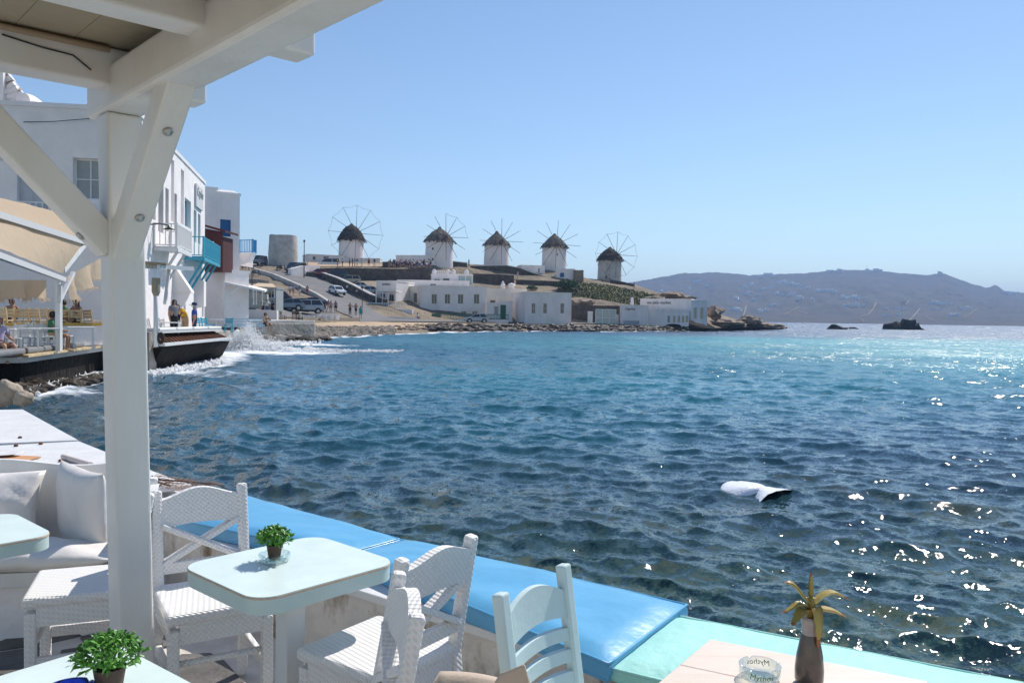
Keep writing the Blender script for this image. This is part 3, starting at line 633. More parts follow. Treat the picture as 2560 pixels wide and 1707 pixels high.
def hletter(h, txt, x, y, wpx, shear=0, mname='sign_ink'):
    me = text_mesh(txt, 1.0, .02, shear); w = max(v.co.x for v in me.vertices) - min(v.co.x for v in me.vertices); u0 = h.pix(x - wpx / 2, y)[0]; u1 = h.pix(x + wpx / 2, y)[0]; s = (u1 - u0) / w; u, z = h.pix(x, y)
    return inst(me, 'lettering', h.o, h.w(u, -.05, z) - Vector(h.o.location), (R(90), 0, math.atan2(h.u.y, h.u.x)), (s, s * 1.15, 1), mat=mname)
hletter(h, 'ZORBAS', 965.5, 711, 21)
def porch():
    o = thing('taverna_porch', 'white post-and-rail porch with flat roof in front of the small taverna', 'porch', P(970, 790, 134))
    zf = zz(970, 773, 134); zr = zz(970, 729, 134)
    def xw(x, D=134): return P(x, 770, D).x
    MB().hexa([V(xw(905), 132, zf - 2), V(xw(1035), 132, zf - 2), V(xw(1035, 139), 139, zf - 2), V(xw(920, 139), 139, zf - 2), V(xw(905), 132, zf), V(xw(1035), 132, zf), V(xw(1035, 139), 139, zf), V(xw(920, 139), 139, zf)]).build('porch_base', 'plaster_far', o)
    MB().box(((xw(941) + xw(992)) / 2, 136, zr + .1), (xw(992) - xw(941), 6, .18)).build('porch_roof', 'plaster_far', o)
    for x in (942, 958, 972, 990): MB().box((xw(x), 133.2, (zf + zr) / 2), (.14, .14, zr - zf)).build('post', 'white_wood', o)
    MB().bar(V(xw(920), 132.2, zf + .95), V(xw(1018), 132.2, zf + .95), .1, .1).build('rail', 'white_wood', o)
    b = MB().box((0, 0, .45), (.09, .06, .9)).mesh('b')
    for i in range(24): inst(b, 'baluster', o, V(xw(921 + i * 4.1), 132.2, zf) - Vector(o.location), mat='white_wood')
porch()
h = house('rooftop_storey', 'set-back white upper storey on the roof between taverna and long house', 992, 152, 1172, 153, 703, 722, 7)
h.open(1075, 709, 1090, 716).finish()
h = house('crenellated_house', 'white rooftop building with glazed corner and rounded chimney turrets', 1078, 158, 1181, 159, 687, 716, 7)
h.open(1146, 688.5, 1163, 711, mul=2, mat2='glass_green').open(1165, 688.5, 1179.5, 711, mul=1, mat2='glass_green').open(1085, 697, 1100, 706).open(1107, 695, 1124, 706, mul=0)
zt = h.z1
h.finish()
for x in (1084, 1119, 1132, 1165):
    q = P(x, 687, 160); MB().lathe([(.46, -.05), (.46, .55), (.38, .8), (.2, .98), (.02, 1.03)], (q.x, q.y + 1.2, zt + .15), 14).build('chimney_turret', 'plaster_far', h.o, smooth=True)
for i in range(7):
    q = P(1092 + i * 4.6, 687, 158); MB().box((q.x, q.y + .3, zt + .5), (.22, .2, .65), ry=.3).build('merlon', 'plaster_far', h.o)
h = house('cream_house', 'house with walls tinted cream by bounced light, recessed between the long white house and the grey-white house', 1214, 150, 1316, 151, 724, 808, 9, 'plaster_warm_lit')  # warm bounced light painted into the wall colour
h.open(1225, 750, 1238.5, 759.5, mul=0, mat1='wood_edge').open(1291, 766, 1299, 781, mul=0, mat1='cream_wood', mat2='cream_wood').finish()
for x, y0, y1, lab in ((1257, 701, 722, 'white tiered dovecote chimney on the cream house roof'), (1279, 707, 722, 'white hooded chimney right of the tiered dovecote chimney')):
    q = P(x, y1, 153); hh = (y1 - y0) / FPX * 153; o = MB().lathe([(.35, 0), (.35, hh * .45), (.5, hh * .5), (.28, hh * .6), (.28, hh * .75), (.02, hh)] if x < 1270 else [(.5, 0), (.45, hh * .55), (.75, hh * .6), (.6, hh * .85), (.1, hh)], q - V(0, 0, .05), 10).build('chimney', 'plaster_far', angle=40)
    rebase(o); tag(o, lab, 'chimney')
h = house('shore_house', 'grey-white blank-walled house with three narrow windows beside the shore road', 1312, 139.5, 1428, 141.5, 733, 811, 10)
for x in (1329.5, 1358.5, 1401.5): h.open(x, 758, x + 9, 784, mul=1, rows=2)
h.finish()
def gatehouse():
    h = house('garden_gate', 'white rounded garden gate with a dark green door beside the cream house', 1246, 144, 1281, 144, 755, 808, 1.2, cat='gate'); h.open(1251, 762, 1264.5, 798, 'door', 'green_paint').finish()
    h = house('garden_wall', 'white garden wall with an arched niche left of the green door', 1216, 144.4, 1245.5, 144.2, 759, 808, .8, cat='wall'); h.open(1236, 766, 1245, 786, 'window', 'grey_frame', 'grey_frame', 0).finish()
    o = thing('green_fence', 'dark green railing on a white plinth behind the silver hatchback', 'fence', P(1103, 806, 138))
    a, b = P(1103, 797, 137.6), P(1271, 799, 138.6); zf = a.z
    MB().hexa([V(a.x, a.y, zf - 1.2), V(b.x, b.y, zf - 1.2), V(b.x, b.y + .5, zf - 1.2), V(a.x, a.y + .5, zf - 1.2), V(a.x, a.y, zf), V(b.x, b.y, zf), V(b.x, b.y + .5, zf), V(a.x, a.y + .5, zf)]).build('plinth', 'plaster_far', o)
    for dz in (.1, .85): MB().bar(V(a.x, a.y + .25, zf + dz), V(b.x, b.y + .25, zf + dz), .07, .1).build('rail', 'green_paint', o)
    p = MB().box((0, 0, .42), (.07, .05, .84)).mesh('p'); n = 44
    for i in range(n + 1): q = a.lerp(b, i / n); inst(p, 'picket', o, V(q.x, q.y + .25, zf) - Vector(o.location), mat='green_paint')
    o = thing('green_gate', 'solid dark green double gate at the left end of the green railing', 'gate', P(1079, 803, 137.5)); a, b = P(1079, 803, 137.5), P(1102, 803, 137.5); n = 9
    for i in range(n): c = a.lerp(b, (i + .5) / n); MB().box(c + V(0, 0, .65), ((b - a).length / n - .015, .05, 1.3)).build('plank', 'green_paint', o)
    q = P(1067, 804, 137.5); o = MB().slab([q + V(-.5, 0, 0), q + V(.55, 0, 0), q + V(.5, 0, .5), q + V(.1, 0, .8), q + V(-.1, 0, 1.45), q + V(-.5, 0, 1.5)], (0, .3, 0)).build('gate_pier', 'plaster_far'); rebase(o); tag(o, 'white curved gate pier at the left of the green double gate', 'pier')
    q = P(1058, 800, 138); o = MB().box(q + V(0, 0, .6), (.55, .06, 1.3)).build('gate_leaf', 'green_paint'); rebase(o); tag(o, 'narrow dark green gate leaf left of the white curved pier', 'gate')
gatehouse()
# seafood market at the point
def market():
    h = house('market_building', 'white flat-roofed market building at the point lettered sea satin market', 1599.5, 152, 1727, 149, 749, 812, 9)
    h.finish(); hletter(h, 'sea satin market', 1647, 756.5, 60)
    h = house('market_end', 'bluish-white end block of the market with two tall brown shutters', 1727.5, 148.8, 1768, 152.5, 751, 808, 8); h.z1 -= .15
    h.open(1734.5, 769, 1742, 797, 'shutter', 'cream_wood', mul=0).open(1751, 769, 1758, 797, 'shutter', 'cream_wood', mul=0).finish()
    h = house('market_annex', 'low curved white annex with four little shuttered windows over the rocks', 1621, 146, 1722, 145, 777, 812, 4)
    for x in (1669, 1683, 1694.5, 1705, 1714.5): h.open(x, 789.5, x + 5.5, 806, 'shutter', 'cream_wood' if x > 1670 else 'grey_frame', mul=0)
    h.finish()
    h = house('snack_kiosk', 'low white kiosk lettered Caprice left of the market', 1551, 145.5, 1621, 145, 765, 817, 5); h.finish(); hletter(h, 'Caprice', 1575, 772, 24, .2)
    q = P(1580, 765, 150); hh = 21.5 / FPX * 150; o = MB().hexa([q + V(-.34, -.34, -.3), q + V(.34, -.34, -.3), q + V(.34, .34, -.3), q + V(-.34, .34, -.3), q + V(-.2, -.2, hh), q + V(.2, -.2, hh), q + V(.2, .2, hh), q + V(-.2, .2, hh)]).build('chimney', 'plaster_far'); rebase(o); tag(o, 'tall tapering white chimney behind the kiosk', 'chimney')
    o = thing('glazed_screen', 'white-framed glass screen of six panes left of the kiosk', 'screen', P(1513, 815, 146)); a, b = P(1489, 815, 146), P(1539, 815, 146); H_ = zz(1513, 774, 146) - a.z
    for i in range(4): c = a.lerp(b, i / 3); MB().box(c + V(0, 0, H_ / 2), (.16, .12, H_)).build('post', 'white_wood', o)
    for k in range(3): MB().box(a.lerp(b, .5) + V(0, .01, H_ * k / 2 + (.06 if k == 0 else 0)), ((b - a).length, .1, .14)).build('rail', 'white_wood', o)
    for i in range(3):
        for k in range(2): c = a.lerp(b, (i + .5) / 3); MB().box(c + V(0, .05, H_ * (k + .5) / 2), ((b - a).length / 3 - .17, .02, H_ / 2 - .15)).build('pane', 'glass_green', o)
    for i, (x, y, w) in enumerate(((1475, 812, 3), (1540, 812, 2.2))):
        q = P(x, y, 147); h_ = 34 / FPX * 147 if i == 0 else 1.9
        o = MB().box(q + V(0, 0, h_ / 2), (.9, .15, h_)).build('notice_board', 'white_wood'); rebase(o); tag(o, 'white board left of the glass screen' if i == 0 else 'white board between glass screen and kiosk', 'board')
    q = P(1578, 817, 143.5); o = MB().box(q + V(0, 0, .55), (2.7, .7, 1.1)).build('blue_counter', 'bluegrey' if 'bluegrey' in M else 'car_bluegrey'); rebase(o); tag(o, 'blue-grey chest standing against the kiosk wall', 'chest')
    h = house('yard_wall', 'dark stone yard wall between the grey-white house and the kiosk', 1428.5, 151, 1551, 151, 766, 814, .8, 'stone_wall', 'wall'); h.finish()
    m = MB()
    vs, fs = rock_mesh(77, 3, .4, 1); c = P(1712, 818, 147); o = MB().add([c + V(v.x * 4.2, v.y * 2.2, v.z * 1.4 - .1) for v in vs], fs).build('foundation_rock', 'stone_dark', angle=30); rebase(o); tag(o, 'black wave-worn rock carrying the market annex', 'rock')
market()
# low walls of road and hill
def wall_px(name, label, pts, thick=.5, wall='stone_wall', cap=None, D=None, cat='wall', n=None):
    base = []
    for x, yb, yt in pts:
        p = T(x, yb) if D is None else P(x, yb, D(x) if callable(D) else D); base.append((p, P(x, yt, p.y)))
    o = thing(name, label, cat, base[0][0]); m = MB(); c = MB(); k = len(base)
    for i in range(k - 1):
        (a, at_), (b, bt) = base[i], base[i + 1]; d = (b - a); d.z = 0; nn = V(-d.y, d.x, 0).normalized() * thick
        if nn.y < 0: nn = -nn
        dn = V(0, 0, 1.0)
        m.hexa([a - dn, b - dn, b - dn + nn, a - dn + nn, at_, bt, bt + nn, at_ + nn])
        if cap: e = V(0, 0, .16); q = nn * .12; c.hexa([at_ - q + e * .02, bt - q + e * .02, bt + nn + q + e * .02, at_ + nn + q + e * .02, at_ - q + e, bt - q + e, bt + nn + q + e, at_ + nn + q + e])
    m.build('wall_body', wall, o)
    if cap: c.build('coping', cap, o)
    return o
wall_px('retaining_wall', 'long dark stone retaining wall behind the parked cars', [(799, 697, 671), (870, 697, 670), (960, 698, 672), (1080, 705, 673)], .8, D=lambda x: 161 + (x - 800) * .022)
wall_px('road_wall', 'stone wall with pale coping climbing beside the upper edge of the road', [(770, 692, 681), (800, 694, 681), (840, 712, 695), (880, 732, 713), (925, 752, 737), (960, 762, 748)], .6, 'stone_wall', 'concrete_pale')
wall_px('road_wall', 'pale plastered wall along the lower edge of the sloping road', [(632, 681, 670), (681, 694, 684), (740, 720, 709), (790, 745, 734), (820, 762, 753)], .5, 'concrete_pale')
wall_px('terrace_wall', 'white-topped stone terrace wall below the second windmill', [(956, 668, 656), (1000, 668, 654), (1130, 668, 654), (1168, 668, 658)], .8, 'stone_wall', 'plaster_far')
wall_px('terrace_wall', 'white-topped stone wall curving down from the third to the fourth windmill', [(1178, 682, 665), (1264, 682, 664), (1302, 688, 671), (1324, 694, 680), (1360, 704, 691), (1424, 708, 693), (1436, 704, 680)], .8, 'stone_wall', 'plaster_far', D=lambda x: 184 + (x - 1178) * .02)
wall_px('hillside_wall', 'brown stone wall above the cream house roof', [(1181, 716, 684), (1230, 716, 685), (1285, 716, 688)], .8, D=176)
wall_px('hillside_wall', 'low brown stone wall right of the wall above the cream house', [(1290, 717, 699), (1340, 717, 701), (1420, 716, 704)], .8, D=178)
wall_px('courtyard_wall', 'tan stone end wall of the courtyard at the fourth windmill', [(1434, 712, 676), (1459, 712, 675)], 3, 'rock_tan', D=186)
wall_px('terrace_wall', 'brown stone wall falling away right of the fifth windmill', [(1526, 724, 699), (1556, 726, 704), (1584, 728, 710)], .8, D=196)
wall_px('beach_wall', 'low whitewashed wall at the top of the sand below the taverna', [(905, 800, 787), (960, 801, 790), (1044, 802, 796)], .5, 'plaster_far', D=lambda x: 118 + (x - 905) * .06)
wall_px('beach_wall', 'rough pale dry-stone wall behind the pebbles', [(757, 808, 793), (820, 807, 793), (900, 805, 794)], .7, 'stone_pale', D=lambda x: 92 + (x - 757) * .09)
wall_px('white_wall', 'white plastered wall block beside the black van at the road bend', [(728, 690, 672), (760, 690, 664), (800, 686, 664)], .8, 'plaster_far')
wall_px('step_wall', 'stepped grey wall climbing at the left of the sloping road', [(598, 702, 694), (640, 708, 698), (672, 712, 702)], .6, 'concrete')
# mill cottages
for lab, xa, Da, xb, Db, yt, yb, dep, wins in (
    ('low white cottage at the foot of the first windmill', 770, 186, 858, 190, 639, 664, 5, ((782, 641, 789, 650), (809, 641, 822, 650), (830, 645, 837, 652))),
    ('low white courtyard wall right of the first windmill', 858.5, 190, 948, 190, 647, 664, 3, ()),
    ('low white cottage left of the second windmill', 988, 178, 1083, 176, 640, 656, 5, ((1070, 647, 1074, 651), (1079, 645, 1084, 652))),
    ('white cottage left of the fourth windmill', 1300, 189, 1360, 190, 665, 690, 5, ((1323, 676, 1326, 680), (1346, 671, 1349, 682))),
    ('white cottage with a blue door in front of the fourth windmill', 1387, 188, 1434, 187, 674, 696, 5, ((1400, 682, 1410, 693),))):
    h = house('mill_cottage', lab, xa, Da, xb, Db, yt, yb, dep)
    for w in wins: h.open(*w, kind='door' if 'blue door' in lab else 'window', mat1='blue_shutter' if 'blue door' in lab else 'grey_frame', mul=0)
    h.finish()
# ------------------------------------------------------------------ windmills
def windmill(lab, x, yb, D, dpx, yeave, yroof, hx, hy, rpx, rot, roofmat, rim, tower='plaster_far', win=()):
    c = P(x, yb, D); rb = dpx / 2 / FPX * D; he = (yb - yeave) / FPX * D; hr = (yb - yroof) / FPX * D
    o = thing('windmill', lab, 'windmill', c, 0, 'windmills on the ridge')
    prof = [(rb * 1.05, -1.5)]
    for k in range(9): t = k / 8; prof.append((rb * (1.03 - .05 * t), he * t))
    m = MB().lathe(prof, (0, 0, 0), 32)
    m.v = [(a[0] * (1 + .02 * noise.noise(V(*a) * .5)), a[1] * (1 + .02 * noise.noise(V(*a) * .5)), a[2]) for a in m.v]
    m.build('tower', tower, o, smooth=True, world=False, angle=50)
    # thatch: cone body with ragged courses of straw
    H_ = hr - he; m = MB(); rx = .52 if 'shaggy' in lab else (.66 if 'second' in lab else (.80 if 'middle' in lab else (.70 if 'fourth' in lab else .60)))
    prof = []
    for k in range(6):
        t = k / 6; r = rb * 1.10 * (1 - t) ** rx + .14; prof += [(r, he - .35 + (H_ + .3) * t), (r * .96, he - .35 + (H_ + .3) * t + .08)]
    prof.append((.1, hr)); m.lathe(prof, (0, 0, 0), 28)
    m.v = [(a[0] * (1 + .07 * noise.noise(V(*a) * .9 + V(x, 0, 0))), a[1] * (1 + .07 * noise.noise(V(*a) * .9 + V(x, 0, 0))), a[2] + .12 * noise.noise(V(*a) * 1.5)) for a in m.v]
    rf = m.build('thatched_roof', roofmat, o, world=False)
    s = MB()
    for k in range(9):
        t0 = k / 9
        for j in range(44):
            a = 2 * math.pi * (j + random.random()) / 44; r0 = rb * 1.14 * (1 - t0) ** rx + .14; t1 = min(1, t0 + .2); r1 = rb * 1.08 * (1 - t1) ** rx + .10; z0 = he - .45 + (H_ + .3) * t0 - random.uniform(0, .35); z1 = he - .35 + (H_ + .3) * t1; wd = random.uniform(.10, .28)
            e = V(math.cos(a), math.sin(a), 0); q = V(-e.y, e.x, 0) * wd; r0 *= random.uniform(.98, 1.08)
            s.add([e * r0 - q + V(0, 0, z0), e * r0 + q + V(0, 0, z0 - random.uniform(0, .2)), e * r1 + q * .6 + V(0, 0, z1), e * r1 - q * .6 + V(0, 0, z1)], [(0, 1, 2, 3)])
    st = s.build('straw', roofmat, rf, world=False, fix=False); stuff(st)
    MB().lathe([(.5, -.25), (.42, .05), (.1, .3)], (0, 0, hr), 10).build('roof_cap', 'thatch_pale', o, world=False)
    # wheel
    hub = P(hx, hy, D - rb - 1.1) - c; axis = V(hub.x, hub.y, 0).normalized(); rw = rpx / FPX * D
    back = V(0, 0, hub.z); MB().tube([back, hub + axis * .5], .16, 8).build('axle', 'spar', o, world=False)
    MB().tube([hub - axis * .25, hub + axis * .25], .4, 10).build('hub', 'spar', o, world=False)
    side = V(-axis.y, axis.x, 0); tips = []
    me = MB().tube([(0, 0, 0), (0, 0, rw)], [.065, .04], 5).mesh('spoke'); me.materials.append(M['spar'])
    for k in range(12):
        a = rot + k * math.pi / 6; d = side * math.sin(a) + V(0, 0, math.cos(a)); tips.append(hub + d * rw)
        q = bpy.data.objects.new('spoke', me); COL.objects.link(q); q.parent = o; q.location = hub; q.rotation_mode = 'QUATERNION'; q.rotation_quaternion = d.to_track_quat('Z', 'Y')
    for k in range(12):
        if k not in rim: continue
        a, b = tips[k], tips[(k + 1) % 12]; mid = a.lerp(b, .5) * 1.0 + (hub - a.lerp(b, .5)) * .04; MB().tube([a, mid, b], .028, 4).build('rim_wire', 'spar', o, world=False)
    if len(rim) > 8: MB().tube([hub, hub + axis * 2.2], .09, 6).build('bowsprit', 'spar', o, world=False)
    for wx, wy, ww, wh in win:
        q = P(wx, wy, D - rb) - c; u = V(q.x, q.y, 0); ang = math.atan2(q.y, q.x); rr = rb * .99; e = V(math.cos(ang), math.sin(ang), 0)
        w = ww / FPX * D; hh = wh / FPX * D; wn_ = MB().box((e.x * rr, e.y * rr, q.z), (.16, w, hh), rz=ang).build('window', 'grey_frame', o, world=False); MB().box((e.x * (rr + .06), e.y * (rr + .06), q.z), (.1, w * .72, hh * .75), rz=ang).build('pane', 'glass_dark', wn_, world=False)
A12 = set(range(12))
windmill('leftmost windmill with a shaggy dark thatched cap and complete wheel', 878, 650, 200, 61, 598, 562, 890, 583, 68, .03, 'thatch', A12)
windmill('second windmill from the left, with a small square window in its white tower', 1098, 655, 180, 69, 600, 571, 1115, 593, 57, -.02, 'thatch_pale', {0, 1, 2}, win=((1081, 621.5, 5, 6.5), (1080, 646.5, 5, 6)))
windmill('middle windmill of the five, blank white tower and pointed thatch', 1241, 663, 198, 61, 610, 581, 1254, 603, 55.5, .0, 'thatch_pale', set())
windmill('fourth windmill from the left, with a tiny dark window, above the blue door', 1385, 676, 200, 60, 615, 587, 1392, 611, 59, .05, 'thatch_pale', set(), win=((1393.5, 636.5, 2.6, 5.5),))
windmill('rightmost windmill with a weathered stained tower on the hill end', 1523.5, 702, 205, 58.5, 647, 620, 1541.5, 637, 56, .03, 'thatch', A12, 'plaster_old')
c = P(708, 664, 172); rr = 35.5 / FPX * 172
o = thing('roofless_mill', 'roofless tan mill stump left of the leftmost windmill', 'tower', c); hh = (664 - 590) / FPX * 172
m = MB().lathe([(rr * 1.03, -2), (rr * 1.02, 0), (rr * 1.01, hh * .4), (rr * .97, hh * .8), (rr * .94, hh), (rr * .80, hh), (rr * .8, hh * .6)], (0, 0, 0), 36, False); m.v = [(a[0] * (1 + .03 * noise.noise(V(*a) * .4)), a[1] * (1 + .03 * noise.noise(V(*a) * .4)), a[2] + (.15 * noise.noise(V(*a) * .8) if a[2] > hh * .9 else 0)) for a in m.v]
m.build('tower', 'plaster_old', o, world=False, angle=50)
for lab, x, yb, yt, D, h_ in (('tall thin lamp post beside the black van on the hill road', 760, 690, 606, 150, .12), ('thin dark post at the foot of the steps left of the road', 630, 722, 672, 100, .08), ('thin pole on the shore in front of the taverna porch', 905, 800, 722, 118, .07)):
    q = P(x, yb, D); H_ = (yb - yt) / FPX * D; o = thing('lamp_post', lab, 'lamp post', q); MB().tube([(0, 0, -.3), (0, 0, H_)], [h_, h_ * .6], 6).build('pole', 'spar', o, world=False); MB().lathe([(.02, 0), (.22, .05), (.16, .4), (.05, .45)], (0, 0, H_), 8).build('lamp_head', 'spar', o, world=False)
for i, (x, y, D, s, lab) in enumerate(((1418, 716, 172, 2.6, 'dark green round shrub on the slope behind the grey-white house'), (1330, 722, 170, 1.2, 'small dark shrub above the cream house roof'), (625, 764, 95, 1.1, 'green shrub beside the white awning posts on the lower square'))):
    q = P(x, y, D); o = thing('shrub', lab, 'shrub', q); m = MB()
    for k in range(420):
        d = V(random.gauss(0, 1), random.gauss(0, 1), abs(random.gauss(0, .6))).normalized() * s * random.uniform(.6, 1.05); d.z *= .6; t = V(random.gauss(0, 1), random.gauss(0, 1), random.gauss(0, 1)).normalized() * s * .1; b = t.cross(d).normalized() * s * .1
        m.add([d - t, d + b, d + t, d - b], [(0, 1, 2, 3)])
    m.build('foliage', 'shrub', o, world=False, fix=False); MB().tube([(0, 0, -.4), (0, 0, s * .4)], .12 * s, 6).build('stem', 'twig', o, world=False)
# ------------------------------------------------------------------ houses on the far hills
FAR = [(1905, 690), (1917, 686), (1930, 689), (1950, 706), (1962, 706), (1975, 708), (1990, 711), (2003, 713), (2016, 719), (1940, 733), (1955, 737), (1925, 718), (1908, 722), (2045, 727), (2060, 725), (2075, 727), (2085, 729), (2108, 743), (2122, 742), (2138, 744), (2160, 744), (2110, 764), (2124, 763), (2140, 762), (2158, 763), (2170, 678), (2190, 676), (2198, 677), (2100, 677), (2075, 678), (2330, 756), (2345, 757), (2360, 758), (2378, 760), (2335, 772), (2350, 772), (2400, 771), (2420, 769), (2378, 787), (2392, 786), (2215, 769), (2240, 770), (2260, 772), (2215, 788), (2245, 786), (1650, 727), (1665, 730), (1720, 720), (1745, 702), (1770, 712), (1840, 745), (1850, 750), (1835, 772), (1845, 775), (1930, 762), (1915, 775), (1900, 778), (2512, 733), (2530, 734), (2350, 684), (1860, 716), (1880, 712), (1895, 735), (1980, 735), (2000, 745), (2030, 748), (1868, 733), (1885, 748)]
def far_houses():
    r = random.Random(3)
    for i, (x, y) in enumerate(FAR):
        p = H(x, y + 3); D = p.y; s = D / FPX; w = r.uniform(10, 19) * s; h_ = r.uniform(4.5, 7.5) * s; d = w * .9
        zone = 'on the ridge' if y < 692 else ('on the upper slope' if y < 730 else ('on the middle slope' if y < 760 else 'on the lower slope'))
        side = 'left' if x < 2030 else ('middle' if x < 2200 else 'right')
        if i % 3 == 0:
            o = thing('far_house', f'tiny white house {zone} of the {side} part of the far hills', 'house', p, R(55), f'far white houses {zone}, {side}')
            MB().box((0, 0, h_ / 2 - 1), (w, d, h_ + 2)).box((w * .32, -1, h_ * .62), (w * .5, d * .6, h_ * 1.0)).build('wall', 'far_white', o, world=False)
            for k in (-.3, 0, .3): MB().box((w * k, -d / 2 - .06, h_ * .45), (w * .1, .1, h_ * .4)).build('window', 'far_window', o, world=False)
        else:
            m = MB().box((0, 0, h_ / 2 - 1), (w, d, h_ + 2))
            if r.random() < .6: m.box((w * r.uniform(-.3, .3), 2, h_ * .9), (w * .45, d * .6, h_ * .9))
            m.box((0, -d / 2 - .05, h_ * .3), (w * .9, .3, .4)); o = m.build('far_house', 'far_white'); o.location = p; o.rotation_euler = (0, 0, R(r.uniform(45, 65))); tag(o, f'tiny white house {zone} of the {side} part of the far hills', 'house', f'far white houses {zone}, {side}')
    q = H(2167, 678); o = MB().tube([q - V(0, 0, 3), q + V(0, 0, 16)], [.5, .3], 5).build('radio_mast', 'far_window'); rebase(o); tag(o, 'thin mast on the ridge of the far hills', 'mast')
far_houses()
# ------------------------------------------------------------------ people
def pose_joints(kind):
    J = dict(pel=(0, 0, .95), bel=(0, 0, 1.09), che=(0, 0, 1.29), nk=(0, 0, 1.45), hb=(0, -.01, 1.53), ht=(0, -.015, 1.665))
    for s, n in ((1, 'l'), (-1, 'r')):
        J.update({'hip' + n: (.095 * s, 0, .90), 'kn' + n: (.105 * s, -.01, .49), 'an' + n: (.11 * s, .02, .085), 'to' + n: (.125 * s, -.14, .035),
                  'sh' + n: (.18 * s, 0, 1.385), 'el' + n: (.235 * s, .03, 1.10), 'wr' + n: (.25 * s, -.05, .86), 'ha' + n: (.245 * s, -.08, .77)})
    if kind == 'walk':
        J.update(knl=(.1, -.16, .50), anl=(.1, -.20, .09), tol=(.11, -.36, .05), knr=(-.1, .03, .50), anr=(-.1, .26, .14), tor=(-.11, .14, .04), ell=(.23, .12, 1.12), wrl=(.24, .10, .87), hal=(.24, .08, .79), elr=(-.23, -.08, 1.12), wrr=(-.22, -.22, .90), har=(-.22, -.27, .83))
    if kind == 'hip':                # one hand at the hip, one raised to the face
        J.update(ell=(.38, .08, 1.14), wrl=(.21, -.03, 1.0), hal=(.15, -.07, .97), elr=(-.26, -.16, 1.17), wrr=(-.12, -.22, 1.40), har=(-.06, -.18, 1.47))
    if kind == 'bend':               # leaning forward over a table
        J.update(bel=(0, -.05, 1.07), che=(0, -.20, 1.21), nk=(0, -.32, 1.32), hb=(0, -.39, 1.37), ht=(0, -.46, 1.48), shl=(.18, -.27, 1.27), shr=(-.18, -.27, 1.27), ell=(.24, -.42, 1.05), elr=(-.24, -.42, 1.05), wrl=(.20, -.60, .92), wrr=(-.2, -.60, .92), hal=(.19, -.68, .89), har=(-.19, -.68, .89))
    if kind == 'sit':
        for k, v in list(J.items()): J[k] = (v[0], v[1], v[2] - .46)
        for s, n in ((1, 'l'), (-1, 'r')):
            J.update({'hip' + n: (.1 * s, -.02, .46), 'kn' + n: (.14 * s, -.43, .50), 'an' + n: (.13 * s, -.40, .08), 'to' + n: (.14 * s, -.56, .035), 'el' + n: (.25 * s, -.10, .67), 'wr' + n: (.18 * s, -.32, .62), 'ha' + n: (.15 * s, -.40, .62)})
        J['pel'] = (0, 0, .49); J['bel'] = (0, .01, .62)
    if kind == 'sitchin':
        q = pose_joints('sit'); q.update(ell=(.22, -.26, .70), wrl=(.06, -.24, .93), hal=(.03, -.19, 1.0), elr=(-.22, -.24, .68), wrr=(-.02, -.34, .72), har=(.04, -.33, .76)); return q
    return J
RAD = dict(pel=(.155, .115), bel=(.14, .105), che=(.165, .115), nk=(.055, .055), hb=(.07, .078), ht=(.082, .095), hip=(.088, .09), kn=(.056, .058), an=(.036, .04), to=(.042, .03), sh=(.06, .062), el=(.041, .041), wr=(.028, .032), ha=(.022, .042))
EDGE = [('pel', 'bel'), ('bel', 'che'), ('che', 'nk'), ('nk', 'hb'), ('hb', 'ht')] + [e for n in 'lr' for e in (('pel', 'hip' + n), ('hip' + n, 'kn' + n), ('kn' + n, 'an' + n), ('an' + n, 'to' + n), ('che', 'sh' + n), ('sh' + n, 'el' + n), ('el' + n, 'wr' + n), ('wr' + n, 'ha' + n))]
BODY = {}
def body(kind):
    if kind in BODY: return BODY[kind]
    J = pose_joints(kind); names = list(J); me = bpy.data.meshes.new('b'); me.from_pydata([J[n] for n in names], [(names.index(a), names.index(b)) for a, b in EDGE], [])
    o = bpy.data.objects.new('b', me); COL.objects.link(o); m = o.modifiers.new('k', 'SKIN'); m.use_smooth_shade = True; o.modifiers.new('s', 'SUBSURF').levels = 1
    for i, n in enumerate(names):
        sv = me.skin_vertices[0].data[i]; sv.radius = RAD.get(n, RAD.get(n[:-1])); sv.use_root = (n == 'pel')
    dg = bpy.context.evaluated_depsgraph_get(); out = bpy.data.meshes.new_from_object(o.evaluated_get(dg)); bpy.data.objects.remove(o); out.materials.clear(); out.materials.append(None); out.shade_smooth()
    segs = [(a, b, Vector(J[a]), Vector(J[b])) for a, b in EDGE]; reg = []
    for f in out.polygons:
        best = None
        for a, b, p, q in segs:
            d = q - p; t = max(0, min(1, (f.center - p).dot(d) / d.length_squared)); dist = (f.center - p - d * t).length
            if best is None or dist < best[0]: best = (dist, a.rstrip('lr') if a[:3] != 'pel' and a not in ('bel',) else a, b, t)
        reg.append(best)
    hc = Vector(J['ht']).lerp(Vector(J['hb']), .45)
    BODY[kind] = dict(me=out, reg=reg, J=J, hc=hc, parts={}); return BODY[kind]
